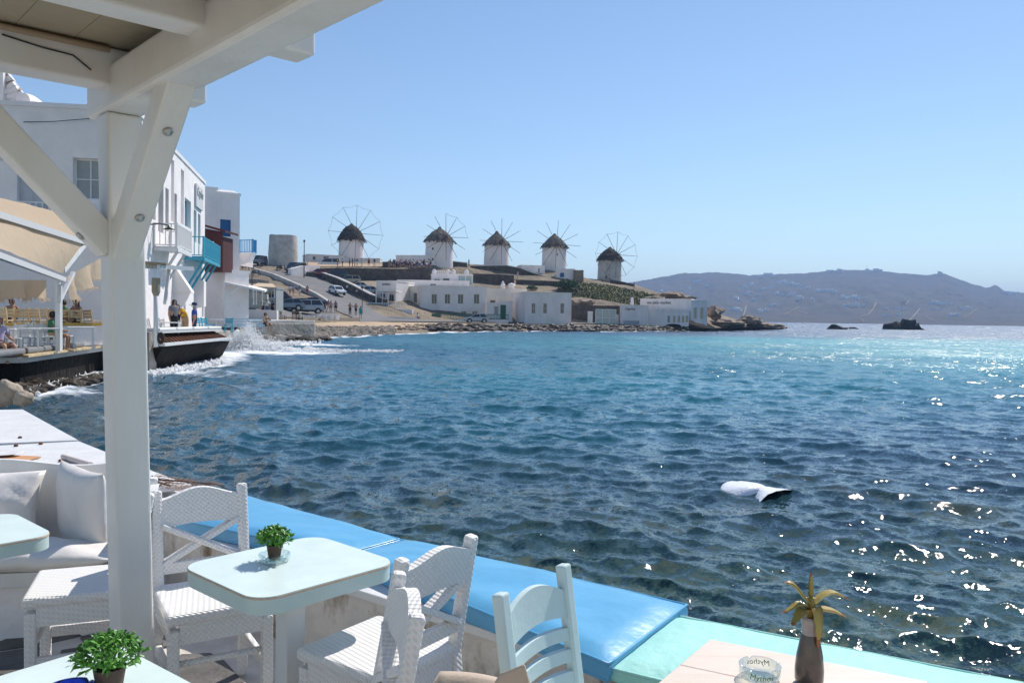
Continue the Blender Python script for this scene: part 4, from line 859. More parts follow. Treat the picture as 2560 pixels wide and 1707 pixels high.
def garment(kind, what):
    B = body(kind)
    if what in B['parts']: return B['parts'][what]
    me = B['me']; keep = []
    fwd = Vector((0, -1, 0))
    for f, (d, a, b, t) in zip(me.polygons, B['reg']):
        k = b if b in ('bel', 'che', 'nk', 'hb', 'ht') else b[:-1]
        if what == 'shirt': ok = k in ('bel', 'che', 'sh') or (k == 'nk' and t < .55) or (k == 'el' and t < .62)
        elif what == 'top': ok = k in ('bel', 'che') or (k == 'nk' and t < .2)
        elif what == 'shorts': ok = k == 'hip' or (k == 'bel' and t < .45) or (k == 'kn' and t < .72)
        elif what == 'trousers': ok = k == 'hip' or (k == 'bel' and t < .45) or k == 'kn' or (k == 'an' and t < .9)
        elif what == 'hair' or what == 'longhair':
            ok = (k == 'ht' or (k == 'hb' and t > .5)) and ((f.center - B['hc']).dot(fwd) < .035 or (f.center.z - B['hc'].z) > .06)
            if what == 'longhair': ok = ok or (k in ('hb', 'nk') and (f.center - B['hc']).dot(fwd) < .0 and f.center.z > B['hc'].z - .33 and t > .2)
        elif what in ('shoel', 'shoer'): ok = b == 'to' + what[-1] or (b == 'an' + what[-1] and t > .92)
        if ok: keep.append(f)
    idx = {}; vs = []; fs = []; off = .03 if 'hair' in what else (.018 if 'shoe' not in what else .008)
    for f in keep:
        q = []
        for vi in f.vertices:
            if vi not in idx: idx[vi] = len(vs); v = me.vertices[vi]; vs.append(v.co + v.normal * off)
            q.append(idx[vi])
        fs.append(q)
    g = bpy.data.meshes.new(what); g.from_pydata(vs, [], fs); g.shade_smooth(); g.materials.append(None); B['parts'][what] = g; return g
NP = [0]
def person(label, loc, rz, kind='stand', shirt='white', legs='navy', legkind='shorts', hair='hair_dark', skin='skin', scale=1.0, group=None, cap=None, glasses=False, hairkind='hair', simple=False, bag=False):
    B = body(kind); o = thing('person', label, 'person', loc, rz, group); o.scale = (scale,) * 3
    inst(B['me'], 'body', o, mat=skin)
    if shirt: inst(garment(kind, 'shirt' if not shirt.endswith('_top') else 'top'), 'shirt', o, mat='cloth_' + shirt.replace('_top', ''))
    inst(garment(kind, legkind), legkind, o, mat='cloth_' + legs)
    inst(garment(kind, hairkind), 'hair', o, mat=hair)
    if not simple:
        for s in 'lr': inst(garment(kind, 'shoe' + s), 'shoe', o, mat='cloth_tan')
    hc = B['hc']
    if cap:
        m = MB().lathe([(.118, -.01), (.115, .05), (.085, .095), (.02, .115)], (hc.x, hc.y + .01, hc.z + .03), 14); m.box((hc.x, hc.y - .15, hc.z + .03), (.16, .13, .015)); m.build('cap', 'cloth_' + cap, o, world=False, smooth=True)
    if glasses: MB().box((hc.x, hc.y - .098, hc.z + .02), (.15, .03, .04)).build('sunglasses', 'dark_rubber', o, world=False)
    if not simple:
        MB().box((hc.x, hc.y - .105, hc.z - .015), (.022, .03, .045)).build('nose', skin, o, world=False)
        for s in (-1, 1): MB().lathe([(.001, -.03), (.014, 0), (.001, .03)], (hc.x + s * .092, hc.y, hc.z), 6).build('ear', skin, o, world=False)
    if bag: MB().box((.24, .04, .95), (.08, .22, .24)).build('shoulder_bag', 'cloth_black', o, world=False, bevel=.02)
    return o
G1 = 'people on the sloping road'
for lab, x, y, rz, kind, sh, lg, lk, hr, sk in (
    ('woman in a teal dress standing at the top of the sand', 901.5, 799, 3.0, 'stand', 'teal', 'teal', 'shorts', 'hair_brown', 'skin'),
    ('person in brown top and dark shorts beside the teal-dressed woman', 889.5, 790, 2.6, 'hip', 'tan', 'black', 'shorts', 'hair_dark', 'skin_tan'),
    ('person in black trousers left of the pair above the beach wall', 875, 789, .3, 'hip', 'tan', 'black', 'trousers', 'hair_dark', 'skin'),
    ('person in black top and dark shorts at the right of the road-foot group', 839, 784, 3.3, 'stand', 'grey', 'black', 'shorts', 'hair_dark', 'skin'),
    ('person in pink shirt in the middle of the road-foot group', 827, 784, .2, 'stand', 'pink', 'tan', 'shorts', 'hair_brown', 'skin'),
    ('person in blue shirt just behind the pink shirt of the road-foot group', 821, 782, 1.2, 'walk', 'denim', 'white', 'shorts', 'hair_dark', 'skin'),
    ('person in black clothes at the left of the road-foot group', 812, 784, 1.9, 'walk', 'black', 'navy', 'shorts', 'hair_dark', 'skin'),
    ('person in white shirt partly behind the silver car', 796, 780, 2.4, 'stand', 'white', 'denim', 'shorts', 'hair_brown', 'skin'),
    ('person in brown shirt by the road wall with a suitcase', 768, 741, 3.0, 'walk', 'tan', 'red', 'shorts', 'hair_dark', 'skin_tan'),
    ('person in grey shirt walking up left of the brown shirt', 749, 741, 3.2, 'walk', 'grey', 'white', 'shorts', 'hair_dark', 'skin'),
    ('person in lilac shirt, right one of the pair below the road wall', 733, 741, 3.0, 'walk', 'lilac', 'tan', 'shorts', 'hair_brown', 'skin'),
    ('person in white shirt, left one of the pair below the road wall', 725, 741, 3.1, 'walk', 'white', 'tan', 'shorts', 'hair_dark', 'skin'),
    ('person in white and red top taking a picture near the quay', 667, 793, .4, 'hip', 'white', 'denim', 'trousers', 'hair_brown', 'skin'),
    ('person in dark shirt right of the picture taker near the quay', 681, 795, 2.9, 'stand', 'navy', 'black', 'shorts', 'hair_dark', 'skin'),
    ('person in grey-green top left of the picture taker near the quay', 657, 793, 1.2, 'stand', 'green', 'black', 'shorts', 'hair_dark', 'skin'),
    ('person in dark clothes standing alone on the ridge between two mills', 1172, 668, 2.0, 'stand', 'black', 'black', 'trousers', 'hair_dark', 'skin'),
    ('person in dark shirt, left of the pair at the fifth windmill', 1515.5, 706, .5, 'stand', 'navy', 'grey', 'shorts', 'hair_dark', 'skin'),
    ('person in white shirt, right of the pair at the fifth windmill', 1524, 706, 5.5, 'stand', 'white', 'grey', 'shorts', 'hair_dark', 'skin'),
    ('person in black at the outer end of the fifth windmill wall', 1585, 724, 1.5, 'stand', 'black', 'black', 'trousers', 'hair_dark', 'skin'),
    ('person in pink top on the path below the fourth windmill wall', 1294, 697, 2.5, 'walk', 'pink', 'white', 'shorts', 'hair_dark', 'skin'),
    ('person in white standing before the mill stump', 708.5, 658, .4, 'stand', 'white', 'white', 'shorts', 'hair_dark', 'skin'),
    ('person in tan clothes at the left foot of the mill stump', 686, 658, .2, 'stand', 'tan', 'tan', 'shorts', 'hair_dark', 'skin'),
    ('person in lilac among the walkers at the top of the steps', 622, 682, 2.2, 'walk', 'lilac', 'denim', 'shorts', 'hair_dark', 'skin'),
    ('person in white among the walkers at the top of the steps', 614, 680, .4, 'walk', 'white', 'tan', 'shorts', 'hair_brown', 'skin'),
    ('person in black among the walkers at the top of the steps', 606, 681, 1.0, 'walk', 'black', 'navy', 'shorts', 'hair_dark', 'skin'),
    ('person in red sitting on the wall at the top of the steps', 629, 664, .3, 'stand', 'red', 'tan', 'shorts', 'hair_dark', 'skin')):
    near = y > 775; q = T(x, y, .1)
    person(lab, q, rz, kind, sh, lg, lk, hr, sk, group=G1 if 700 < x < 860 else None, simple=not near)
cols = ['tan', 'white', 'pink', 'black', 'lilac', 'grey', 'white', 'red', 'navy', 'white']
for i, x in enumerate((844, 856, 874, 881, 887, 893, 904, 922, 936)):
    c = cols[i]; person(f'person in {c} clothes, {["first", "second", "third", "fourth", "fifth", "sixth", "seventh", "eighth", "ninth"][i]} from the left on the wall top under the leftmost windmill', T(x, 667.5, .1), random.uniform(0, 6.2), random.choice(('stand', 'walk', 'hip')), c, random.choice(('tan', 'black', 'white')), 'shorts', 'hair_dark', random.choice(('skin', 'skin_tan')), group='people under the leftmost windmill', simple=True)
for i in range(34):
    x = 973 + i * 3.15 + random.uniform(-1, 1); y = random.uniform(667.5, 672); sit = random.random() < .45
    c = random.choice(cols); person(f'tiny figure in {c}, {"seated" if sit else "standing"} in the crowd at the {"left" if i < 12 else ("right" if i > 22 else "middle")} below the second windmill', P(x, y, 166 + random.uniform(0, 5)) , random.uniform(0, 6.2), 'sit' if sit else random.choice(('stand', 'hip', 'walk')), c, random.choice(('tan', 'black', 'navy', 'denim')), 'shorts', 'hair_dark', 'skin', group='crowd below the second windmill', simple=True)
person('woman with a hat sitting on the low wall left of the green gate', P(1044, 801, 131), 1.2, 'sit', 'white', 'grey', 'shorts', 'hair_dark', cap='tan', simple=True)
person('dark-dressed guest standing on the taverna porch', P(934, 772, 134.5), .6, 'stand', 'black', 'navy', 'trousers', simple=True)
# ------------------------------------------------------------------ cars
def car_proto(kind):
    root = empty('parked_car', (0, 0, 0))
    if kind == 'hatch': Lc, Wc, H1, prof, cab = 3.9, 1.66, .92, [(-1.95, .35), (-1.95, .62), (-1.80, .84), (-.95, .95), (1.75, .98), (1.93, .80), (1.95, .35)], [(-1.0, .93), (-.25, 1.42), (1.25, 1.46), (1.80, .96)]
    elif kind == 'suv': Lc, Wc, H1, prof, cab = 4.5, 1.82, 1.05, [(-2.25, .45), (-2.25, .80), (-2.1, 1.02), (-1.1, 1.10), (2.1, 1.12), (2.24, .95), (2.25, .45)], [(-1.2, 1.08), (-.45, 1.70), (1.75, 1.72), (2.15, 1.1)]
    elif kind == 'van': Lc, Wc, H1, prof, cab = 4.7, 1.85, 1.1, [(-2.35, .4), (-2.35, .80), (-2.1, 1.05), (-1.6, 1.15), (2.2, 1.15), (2.34, .95), (2.35, .4)], [(-1.75, 1.13), (-.9, 1.9), (2.15, 1.95), (2.3, 1.13)]
    else: Lc, Wc, H1, prof, cab = 4.4, 1.72, .92, [(-2.2, .35), (-2.2, .62), (-2.05, .80), (-1.0, .92), (1.3, .95), (2.1, .93), (2.2, .75), (2.2, .35)], [(-1.05, .91), (-.35, 1.38), (.95, 1.40), (1.55, .93)]
    w = Wc / 2; wx = Lc / 2 - .78
    m = MB(); n = len(prof)
    def ring(s, k): return [(x, s * w * (k if z < .5 else (k * .985 if z < .85 else k * .95)), z) for x, z in prof]
    a, b = ring(-1, 1), ring(1, 1); m.add(a + b, [tuple(range(n)), tuple(reversed(range(n, 2 * n)))] + [(i, i + n, (i + 1) % n + n, (i + 1) % n) for i in range(n)])
    for s in (-1, 1):
        for x in (-wx, wx): m.lathe([(.40, -.03), (.40, .02)], (0, 0, 0), 14)
    m.v = m.v[:2 * n]; m.f = m.f[:n + 2]
    m.build('body', None, root, world=False, bevel=.06, seg=2); root.children[0].data.materials.append(None)
    k = len(cab); g = MB(); tw = w * .80; bw = w * .93
    hgt = cab[1][1]; lo = cab[0][1] - .03
    def cr(s): return [(x, s * (bw if z < hgt - .1 else tw), z) for x, z in cab]
    a, b = cr(-1), cr(1); g.add(a + b, [tuple(range(k)), tuple(reversed(range(k, 2 * k)))] + [(i, i + k, (i + 1) % k + k, (i + 1) % k) for i in range(k)])
    g.build('windows', 'glass_dark', root, world=False)
    r = MB().hexa([(cab[1][0] - .06, -tw - .01, hgt - .02), (cab[2][0] + .05, -tw - .01, cab[2][1] - .02), (cab[2][0] + .05, tw + .01, cab[2][1] - .02), (cab[1][0] - .06, tw + .01, hgt - .02), (cab[1][0] + .1, -tw + .06, hgt + .05), (cab[2][0] - .1, -tw + .06, cab[2][1] + .05), (cab[2][0] - .1, tw - .06, cab[2][1] + .05), (cab[1][0] + .1, tw - .06, hgt + .05)])
    q = r.build('roof', None, root, world=False, bevel=.02); q.data.materials.append(None)
    mid = (cab[1][0] + cab[2][0]) / 2
    for s in (-1, 1):
        for p in (MB().bar((cab[0][0], s * bw, lo), (cab[1][0], s * tw, hgt), .07, .05), MB().bar((cab[3][0], s * bw, lo), (cab[2][0], s * tw, cab[2][1]), .12, .06), MB().bar((mid, s * (bw + .005), lo), (mid, s * (tw + .005), hgt), .09, .04)):
            q = p.build('window_pillar', None, root, world=False); q.data.materials.append(None)
    wm = MB().lathe([(.20, -.10), (.29, -.10), (.31, -.06), (.31, .06), (.29, .10), (.20, .10)], (0, 0, 0), 16).mesh('tyre', smooth=False); rm = MB().lathe([(.02, .0), (.19, .02), (.20, .06), (.205, .10)], (0, 0, 0), 14).mesh('rim')
    for s in (-1, 1):
        for x in (-wx, wx):
            t = inst(wm, 'wheel', root, (x, s * (w - .09), .31), (R(90), 0, 0), mat='dark_rubber'); inst(rm, 'rim', t, (0, 0, -.11 if s > 0 else .11), (R(180) if s > 0 else 0, 0, 0), mat='rim')
            MB().lathe([(.385, -.01), (.385, .012)], (0, 0, 0), 16).xf(Matrix.Translation((x, s * (w + .004), .36)) @ Matrix.Rotation(R(90), 4, 'X')).build('wheel_arch', 'plastic_black', root, world=False)
    for s in (-1, 1):
        MB().box((-Lc / 2 + .10, s * (w - .28), H1 * .76), (.16, .36, .15), rz=s * -.25).build('headlight', 'headlight', root, world=False, bevel=.03)
        MB().box((Lc / 2 - .04, s * (w - .16), H1 * .86), (.1, .22, .22)).build('tail_light', 'tail_lamp', root, world=False)
        MB().box((cab[0][0] + .35, s * (w + .07), H1 + .06), (.1, .16, .11)).build('mirror', 'plastic_black', root, world=False, bevel=.02)
        MB().box((mid + .45, s * (w * .985 + .01), H1 * .82), (.16, .02, .025)).build('door_handle', 'plastic_black', root, world=False)
    MB().box((-Lc / 2 - .015, 0, .42), (.06, Wc * .8, .13)).build('grille', 'plastic_black', root, world=False); MB().box((-Lc / 2 - .03, 0, .52), (.04, .5, .11)).build('number_plate', 'plate', root, world=False)
    MB().box((0, 0, .36), (Lc - .5, Wc - .25, .2)).build('underbody', 'plastic_black', root, world=False)
    return root
PROTO = {}
def car(label, x, y, kind, color, rz, D=None, group='cars parked around the hill road', pitch=0):
    if kind not in PROTO: PROTO[kind] = car_proto(kind); o = PROTO[kind]
    else: o = copy_tree(PROTO[kind])
    o.location = T(x, y, .12) if D is None else P(x, y, D); o.rotation_euler = (0, pitch, rz); tag(o, label, 'car', group)
    for c in o.children:
        if c.name.split('.')[0] in ('body', 'roof', 'window_pillar'): setmat(c, 'car_' + color)
    return o
car('silver three-door hatchback parked on the shore road before the green railing', 1191, 809, 'hatch', 'silver', R(8), group=None)
car('silver-white hatchback driving down the middle of the sloping road', 842, 738, 'hatch', 'white', R(128), pitch=R(-6))
car('silver estate car with dark windows, largest of the cars behind the quay', 764, 786, 'suv', 'silver', R(18))
car('pale blue small car left of the large silver estate', 722, 778, 'hatch', 'bluegrey', R(15))
car('black saloon behind the pale blue small car', 704, 770, 'sedan', 'black', R(12))
car('dark red car farthest left on the lower square', 690, 759, 'hatch', 'red', R(8))
car('beige off-road car parked in the middle of the car park', 872, 713, 'suv', 'beige', R(12))
car('dark van parked behind the beige off-road car', 838, 703, 'van', 'black', R(20))
car('maroon car nearest the bend above the road wall', 796, 692, 'sedan', 'red', R(15))
car('white saloon parked right of the beige off-road car', 897, 727, 'sedan', 'white', R(6))
car('grey-white car half hidden behind the taverna', 922, 738, 'sedan', 'silver', R(4))
car('small dark red car parked against the retaining wall', 872, 695, 'hatch', 'red', R(100))
car('black van standing at the top of the road below the mill stump', 740, 683, 'van', 'darkblue', R(70))
car('dark van parked left of the mill stump', 646, 663, 'van', 'darkblue', R(80), D=165)
car('white van behind the white wall at the road bend', 823, 669, 'van', 'white', R(10), D=176)
car('black hatchback between the pale blue car and the silver estate', 742, 776, 'hatch', 'black', R(20))
car('dark blue saloon behind the silver estate', 776, 772, 'sedan', 'darkblue', R(16))
car('white hatchback at the far left of the lower square', 664, 764, 'hatch', 'white', R(5))
car('grey hatchback between the dark van and the white saloon', 856, 707, 'hatch', 'grey', R(14))
for i, (x, y) in enumerate(((697, 676), (705, 677), (655, 668), (640, 690))):
    q = T(x, y, .1); o = thing('motor_scooter', ['dark motor scooter, left of two below the mill stump', 'dark motor scooter, right of two below the mill stump', 'dark motor scooter beside the dark van left of the stump', 'dark motor scooter at the top of the stepped wall'][i], 'scooter', q, random.uniform(0, 3), 'scooters on the hill road')
    wm = MB().tube([V(math.cos(a), 0, math.sin(a)) * .22 for a in [k * .52 for k in range(12)]], .06, 6, closed=True).mesh('wheel')
    for s in (-.6, .6): inst(wm, 'wheel', o, (s, 0, .27), mat='dark_rubber')
    MB().hexa([(-.7, -.15, .35), (.35, -.15, .3), (.35, .15, .3), (-.7, .15, .35), (-.75, -.12, .75), (0, -.12, .6), (0, .12, .6), (-.75, .12, .75)]).bar((.6, 0, .3), (.38, 0, 1.0), .12, .2).build('body', 'car_black', o, world=False); MB().box((-.35, 0, .78), (.7, .26, .1)).build('seat', 'dark_rubber', o, world=False); MB().bar((.38, -.3, 1.0), (.38, .3, 1.0), .04, .04).build('handlebar', 'metal', o, world=False)
# ------------------------------------------------------------------ waterfront houses on the left
hL = House('waterfront_house', 'shaded lavender-white house front with a double door and balcony rail behind the canopy', 'house', (2 * at(-160, 800, 31.6)[0] - at(329, 800, 32.75)[0], 2 * 31.6 - 32.75), at(329, 800, 32.75), .6, zz(160, 272, 32.4), .6, 'plaster')
hL.open(42, 394, 122, 525, 'door', 'grey_blue_door').open(182, 394, 262, 500, 'window', 'white_wood', 'grey_frame', 1, 2).open(-8, 401, -7, 402)
hL.op = hL.op[:2]; hL.rect(8.3, 9.3, .7, 2.9, 'door', 'white_wood'); hL.finish(.28)
q = hL.pix(0, 402); MB().hexa([hL.w(q[0] - .6, -.03, q[1]), hL.w(q[0] + .48, -.03, q[1]), hL.w(q[0] + .48, .0, q[1]), hL.w(q[0] - .6, 0, q[1]), hL.w(q[0] - .6, -.03, q[1] + .3), hL.w(q[0] + .48, -.03, q[1] + .3), hL.w(q[0] + .48, 0, q[1] + .3), hL.w(q[0] - .6, 0, q[1] + .3)]).build('plaque', 'sign_board', hL.o)
def railing(o, pts, z0, h, m, step=.13, t=.035, rail=.06):
    k0 = Vector(pts[0][:2] + (0,)) if isinstance(pts[0], tuple) else pts[0]
    for q in pts: MB().box(V(q[0], q[1], z0 + h / 2 + .02), (rail * 1.5, rail * 1.5, h + .06)).build('post', m, o)
    for a, b in zip(pts[:-1], pts[1:]):
        a = V(a[0], a[1], z0); b = V(b[0], b[1], z0); n = max(2, int((b - a).length / step))
        for dz in (.06, h): MB().bar(a + V(0, 0, dz), b + V(0, 0, dz), rail, rail * .8).build('rail', m, o)
        p = MB().box((0, 0, h / 2 + .03), (t, t, h - .06)).mesh('bal')
        for i in range(1, n):
            q = a.lerp(b, i / n); inst(p, 'baluster', o, q - Vector(o.location), mat=m)
zb = hL.pix(120, 552)[1]; a = hL.w(8.7, -.7, 0); b = hL.w(14.1, -.7, 0)
o = thing('balcony', 'white balcony with thin balusters below the double door of the shaded house', 'balcony', (a.x, a.y, zb)); MB().hexa([hL.w(8.7, -.72, zb - .15), hL.w(14.1, -.72, zb - .15), hL.w(14.1, -.01, zb - .15), hL.w(8.7, -.01, zb - .15), hL.w(8.7, -.72, zb), hL.w(14.1, -.72, zb), hL.w(14.1, -.01, zb), hL.w(8.7, -.01, zb)]).build('slab', 'plaster', o); railing(o, [a, b], zb, .62, 'white_wood', .22)
# tiled rooftop bulk and round vent
zt = hL.z1 + .18; a = P(-20, 270, 33.5); b = P(62, 270, 33.5)
o = thing('tiled_rooftop', 'small white rooftop with rough tiles sloping down beside a post', 'roof', (a.x, a.y, zt)); y0 = 33.5
MB().slab([(a.x - 1.5, y0, zt), (b.x, y0, zt), (P(20, 200, y0).x, y0, zt + .95), (a.x - 1.5, y0, zt + 1.5)], (0, 2.5, 0)).build('gable', 'plaster', o)
for i in range(16):
    t = i / 15; c = V(P(62, 0, y0).x, y0, zt + .05).lerp(V(P(8, 0, y0).x, y0, zt + 1.25), t); MB().lathe([(.13, -.3), (.15, .0), (.10, .3)], (0, 0, 0), 7).xf(Matrix.Translation(c + V(0, -.05 + random.uniform(-.05, .05), .05)) @ Matrix.Rotation(R(55 + random.uniform(-12, 12)), 4, 'Y') @ Matrix.Rotation(R(random.uniform(-15, 15)), 4, 'X')).build('tile', 'terracotta' if i % 4 == 3 else 'plaster', o)
MB().box((P(5, 0, 33.2).x, 33.2, zt + 1.1), (.16, .16, 2.2)).build('post', 'plaster', o)
c = P(70, 266, 33.0); o = MB().lathe([(.28, -.45), (.32, -.1), (.32, .1), (.28, .45)], (0, 0, 0), 20).xf(Matrix.Translation((c.x, 33.1, zt + .2)) @ Matrix.Rotation(R(90), 4, 'X')).build('roof_vent', 'plaster', angle=40); rebase(o); tag(o, 'round white barrel-shaped vent on the parapet of the shaded house', 'vent')
o = MB().tube([hL.w(*(lambda q: (q[0], -.05, q[1]))(hL.pix(60, 306))), hL.w(*(lambda q: (q[0], -.25, q[1]))(hL.pix(140, 308))), hL.w(*(lambda q: (q[0], -.05, q[1]))(hL.pix(245, 296)))], .015, 5).build('cable', 'wire'); rebase(o); tag(o, 'thin dark cable sagging across the shaded house front', 'cable')
# sun-lit facade
C0, C1 = V(-15.2, 32.8, 0), V(-19.5, 51.9, 0)
F = House('waterfront_house', 'sunlit tall white seafront house with narrow recesses and two balconies', 'house', C0 + V(-.03, .05, 0), C1, .6, 10.2, 6, 'plaster', skip=('left',))
for r in ((428, 396, 435, 556), (452.5, 421, 459.5, 563)): F.open(*r, 'window', 'plaster', 'plaster', 0)
for r in ((396, 455, 408.5, 584), (413.5, 468, 421.5, 580), (436, 482, 442, 580), (380.5, 495, 389, 552)): F.open(*r, 'window', 'grey_frame', 'glass_dark', 0, 3)
F.open(462, 493, 477, 573, 'shutter', 'teal_shutter', mul=1, rows=4)
for r in ((484.5, 523, 491, 607), (495, 533, 501, 611)): F.open(*r, 'door', 'turquoise')
for r in ((437, 712, 444, 796), (459, 718, 464, 796), (505, 722, 509, 792)): F.open(*r, 'door', 'turquoise')
F.finish(.3)
fa = lambda x, y, out: (lambda q: F.w(q[0], -out, q[1]))(F.pix(x, y))
o = thing('wall_sign', 'white board lettered Caprice high on the sunlit house', 'sign', fa(486, 521, 0)); a0, a1 = F.pix(486, 500), F.pix(503, 500); z0, z1 = F.pix(494, 521)[1], F.pix(494, 466)[1]
MB().hexa([F.w(a0[0], -.12, z0), F.w(a1[0], -.12, z0), F.w(a1[0], -.02, z0), F.w(a0[0], -.02, z0), F.w(a0[0], -.12, z1), F.w(a1[0], -.12, z1), F.w(a1[0], -.02, z1), F.w(a0[0], -.02, z1)]).build('board', 'sign_board', o)
rzF = math.atan2(F.u.y, F.u.x)
def sign_text(txt, dz, w, par):
    me = text_mesh(txt, 1, .02, .25); ww = max(v.co.x for v in me.vertices) - min(v.co.x for v in me.vertices); t = inst(me, 'lettering', par, F.w((a0[0] + a1[0]) / 2, -.14, z0 + (z1 - z0) * dz) - Vector(par.location), (R(90), 0, rzF), (w / ww,) * 3, mat='grey_frame')
sign_text('Caprice', .68, (a1[0] - a0[0]) * .86, o)
def balcony(lab, u0, u1, z, m, out, h, struts):
    q = F.w(u0, 0, z); o = thing('balcony', lab, 'balcony', q)
    for i in range(6):
        v0, v1 = .02 + out * i / 6, .02 + out * (i + 1) / 6 - .012; MB().hexa([F.w(u0, -v0, z - .06), F.w(u1, -v0, z - .06), F.w(u1, -v1, z - .06), F.w(u0, -v1, z - .06), F.w(u0, -v0, z), F.w(u1, -v0, z), F.w(u1, -v1, z), F.w(u0, -v1, z)]).build('floor_plank', m, o)
    MB().bar(F.w(u0, -out, z - .14), F.w(u1, -out, z - .14), .1, .16).build('edge_beam', m, o); MB().bar(F.w(u0, -.05, z - .14), F.w(u0, -out, z - .14), .1, .15).build('edge_beam', m, o)
    railing(o, [F.w(u0, -.05, 0), F.w(u0, -out, 0), F.w(u1, -out, 0), F.w(u1, -.05, 0)], z, h, m, .20)
    for k in range(struts): u = u0 + (u1 - u0) * (k + .3) / struts; MB().bar(F.w(u, -.05, z - 1.7), F.w(u, -out * .95, z - .16), .11, .11).build('strut', m, o)
balcony('white wooden balcony on the sunlit house, nearer of its two', 3.9, 7.7, 5.1, 'white_wood', 1.0, 1.0, 2)
balcony('turquoise wooden balcony with long diagonal struts on the sunlit house', 11.9, 18.6, 5.2, 'turquoise', 1.0, 1.05, 4)
o = thing('wall_lamp', 'small dark gooseneck lamp on the sunlit house left of the white balcony', 'lamp', fa(372, 575, 0)); MB().tube([fa(370, 562, .0), fa(374, 558, .4), fa(379, 562, .7), fa(380, 570, .7)], .03, 6).build('arm', 'wire', o); q = fa(380, 572, .7); MB().lathe([(.05, .12), (.1, .06), (.28, 0)], q, 12).build('lamp_shade', 'wire', o, smooth=True)
o = thing('plaster_hood', 'white sloping plaster hood above a door of the sunlit house', 'hood', fa(432, 720, 0)); q = F.pix(432, 700); u = q[0]; z = q[1]
MB().hexa([F.w(u, -.9, z - .6), F.w(u + .9, -.9, z - .6), F.w(u + .9, 0, z - .6), F.w(u, 0, z - .6), F.w(u, -.75, z - .35), F.w(u + .9, -.75, z - .35), F.w(u + .9, 0, z + .8), F.w(u, 0, z + .8)]).build('hood', 'plaster', o)
MB().hexa([F.w(u + .1, -.5, z - 1.3), F.w(u + .3, -.5, z - 1.3), F.w(u + .3, 0, z - 1.6), F.w(u + .1, 0, z - 1.6), F.w(u + .1, -.8, z - .6), F.w(u + .3, -.8, z - .6), F.w(u + .3, 0, z - .6), F.w(u + .1, 0, z - .6)]).build('bracket', 'plaster', o)
u = F.pix(487, 740)[0]; o = MB().hexa([F.w(u, -.5, 2.5), F.w(u + .9, -.5, 2.5), F.w(u + .9, 0, 2.4), F.w(u, 0, 2.4), F.w(u, -.5, 4.0), F.w(u + .9, -.5, 4.0), F.w(u + .9, 0, 4.1), F.w(u, 0, 4.1)]).build('wall_box', 'plaster'); rebase(o); tag(o, 'white box projecting from the sunlit house under the turquoise balcony', 'box')
# second house, red bay, blue balcony
h2 = house('waterfront_house', 'plain white house with rounded top and one dark blue shutter beyond the sunlit house', 541, 57, 598, 57.9, 488, 792, 1.0, 'plaster'); h2.open(550.5, 548, 577, 592, 'shutter', 'blue_shutter', mul=0).finish(.12)
q = h2.z1; MB().hexa([h2.w(0, 0, q + .17), h2.w(h2.L, 0, q + .17), h2.w(h2.L, 6, q + .17), h2.w(0, 6, q + .17), h2.w(.3, .3, q + .38), h2.w(h2.L - .35, .3, q + .38), h2.w(h2.L - .35, 5, q + .38), h2.w(.3, 5, q + .38)]).build('roof_crown', 'plaster', h2.o, bevel=.1)
h3 = house('waterfront_house', 'narrow taller white block between the sunlit house and the blue-shuttered house', 509, 56.5, 540.8, 57.0, 474, 680, 1.0, 'plaster'); h3.finish()
h4 = house('waterfront_house', 'white lower wall with a plain face under the dark red bay', 507, 56.2, 562, 55, 681, 795, 2, 'plaster'); h4.finish()
def red_bay():
    o = thing('wooden_bay', 'dark red boarded bay with a slanted roof between the white houses', 'bay', P(538, 680, 54)); a = P(511, 679, 54.6); b = P(556, 679, 53.6); n = 12
    for i in range(n):
        c0, c1 = a.lerp(b, i / n), a.lerp(b, (i + .95) / n); x = 511 + 45 * (i + .5) / n; zt_ = P(x, 569 + (x - 511) * .27, 54).z
        if n // 2 - 2 <= i <= n // 2 - 1:
            zm = P(x, 603, 54).z; zl = P(x, 626, 54).z; segs = ((a.z, zl), (zm, zt_))
        else: segs = ((a.z, zt_),)
        for s0, s1 in segs: MB().hexa([V(c0.x, c0.y, s0), V(c1.x, c1.y, s0), V(c1.x, c1.y + .06, s0), V(c0.x, c0.y + .06, s0), V(c0.x, c0.y, s1), V(c1.x, c1.y, s1), V(c1.x, c1.y + .06, s1), V(c0.x, c0.y + .06, s1)]).build('board', 'red_wood', o)
    z0, z1 = a.z, P(511, 569, 54).z; MB().hexa([V(a.x, a.y + .1, z0), V(b.x, b.y + .1, z0), V(b.x, b.y + 2.0, z0), V(a.x, a.y + 1.2, z0), V(a.x, a.y + .1, z1 - .6), V(b.x, b.y + .1, z1 - .6), V(b.x, b.y + 2, z1 - .6), V(a.x, a.y + 1.2, z1 - .6)]).build('bay_body', 'red_wood', o)
    r0, r1 = P(509, 566, 53.9), P(563, 581, 53.3); MB().slab([r0, r1, r1 + V(0, 2.5, 0), r0 + V(0, 2, 0)], (0, 0, .14)).build('bay_roof', 'red_wood', o); q = P(527, 614, 53.9); MB().box(q, (.42, .03, .55)).build('window', 'plate', o)
red_bay()
o = thing('balcony', 'bright blue railed balcony at the right of the blue-shuttered house', 'balcony', P(598, 630, 59)); a, b = P(599, 632, 59), P(632, 632, 58.5)
MB().hexa([a + V(0, 0, -.9), b + V(-.3, 0, -.7), b + V(-.3, .8, -.7), a + V(0, 3, -.9), a, b, b + V(0, .8, 0), a + V(0, 3, 0)]).build('balcony_base', 'plaster', o); railing(o, [a, b, b + V(0, .7, 0)], a.z, .9, 'blue_rail', .14)
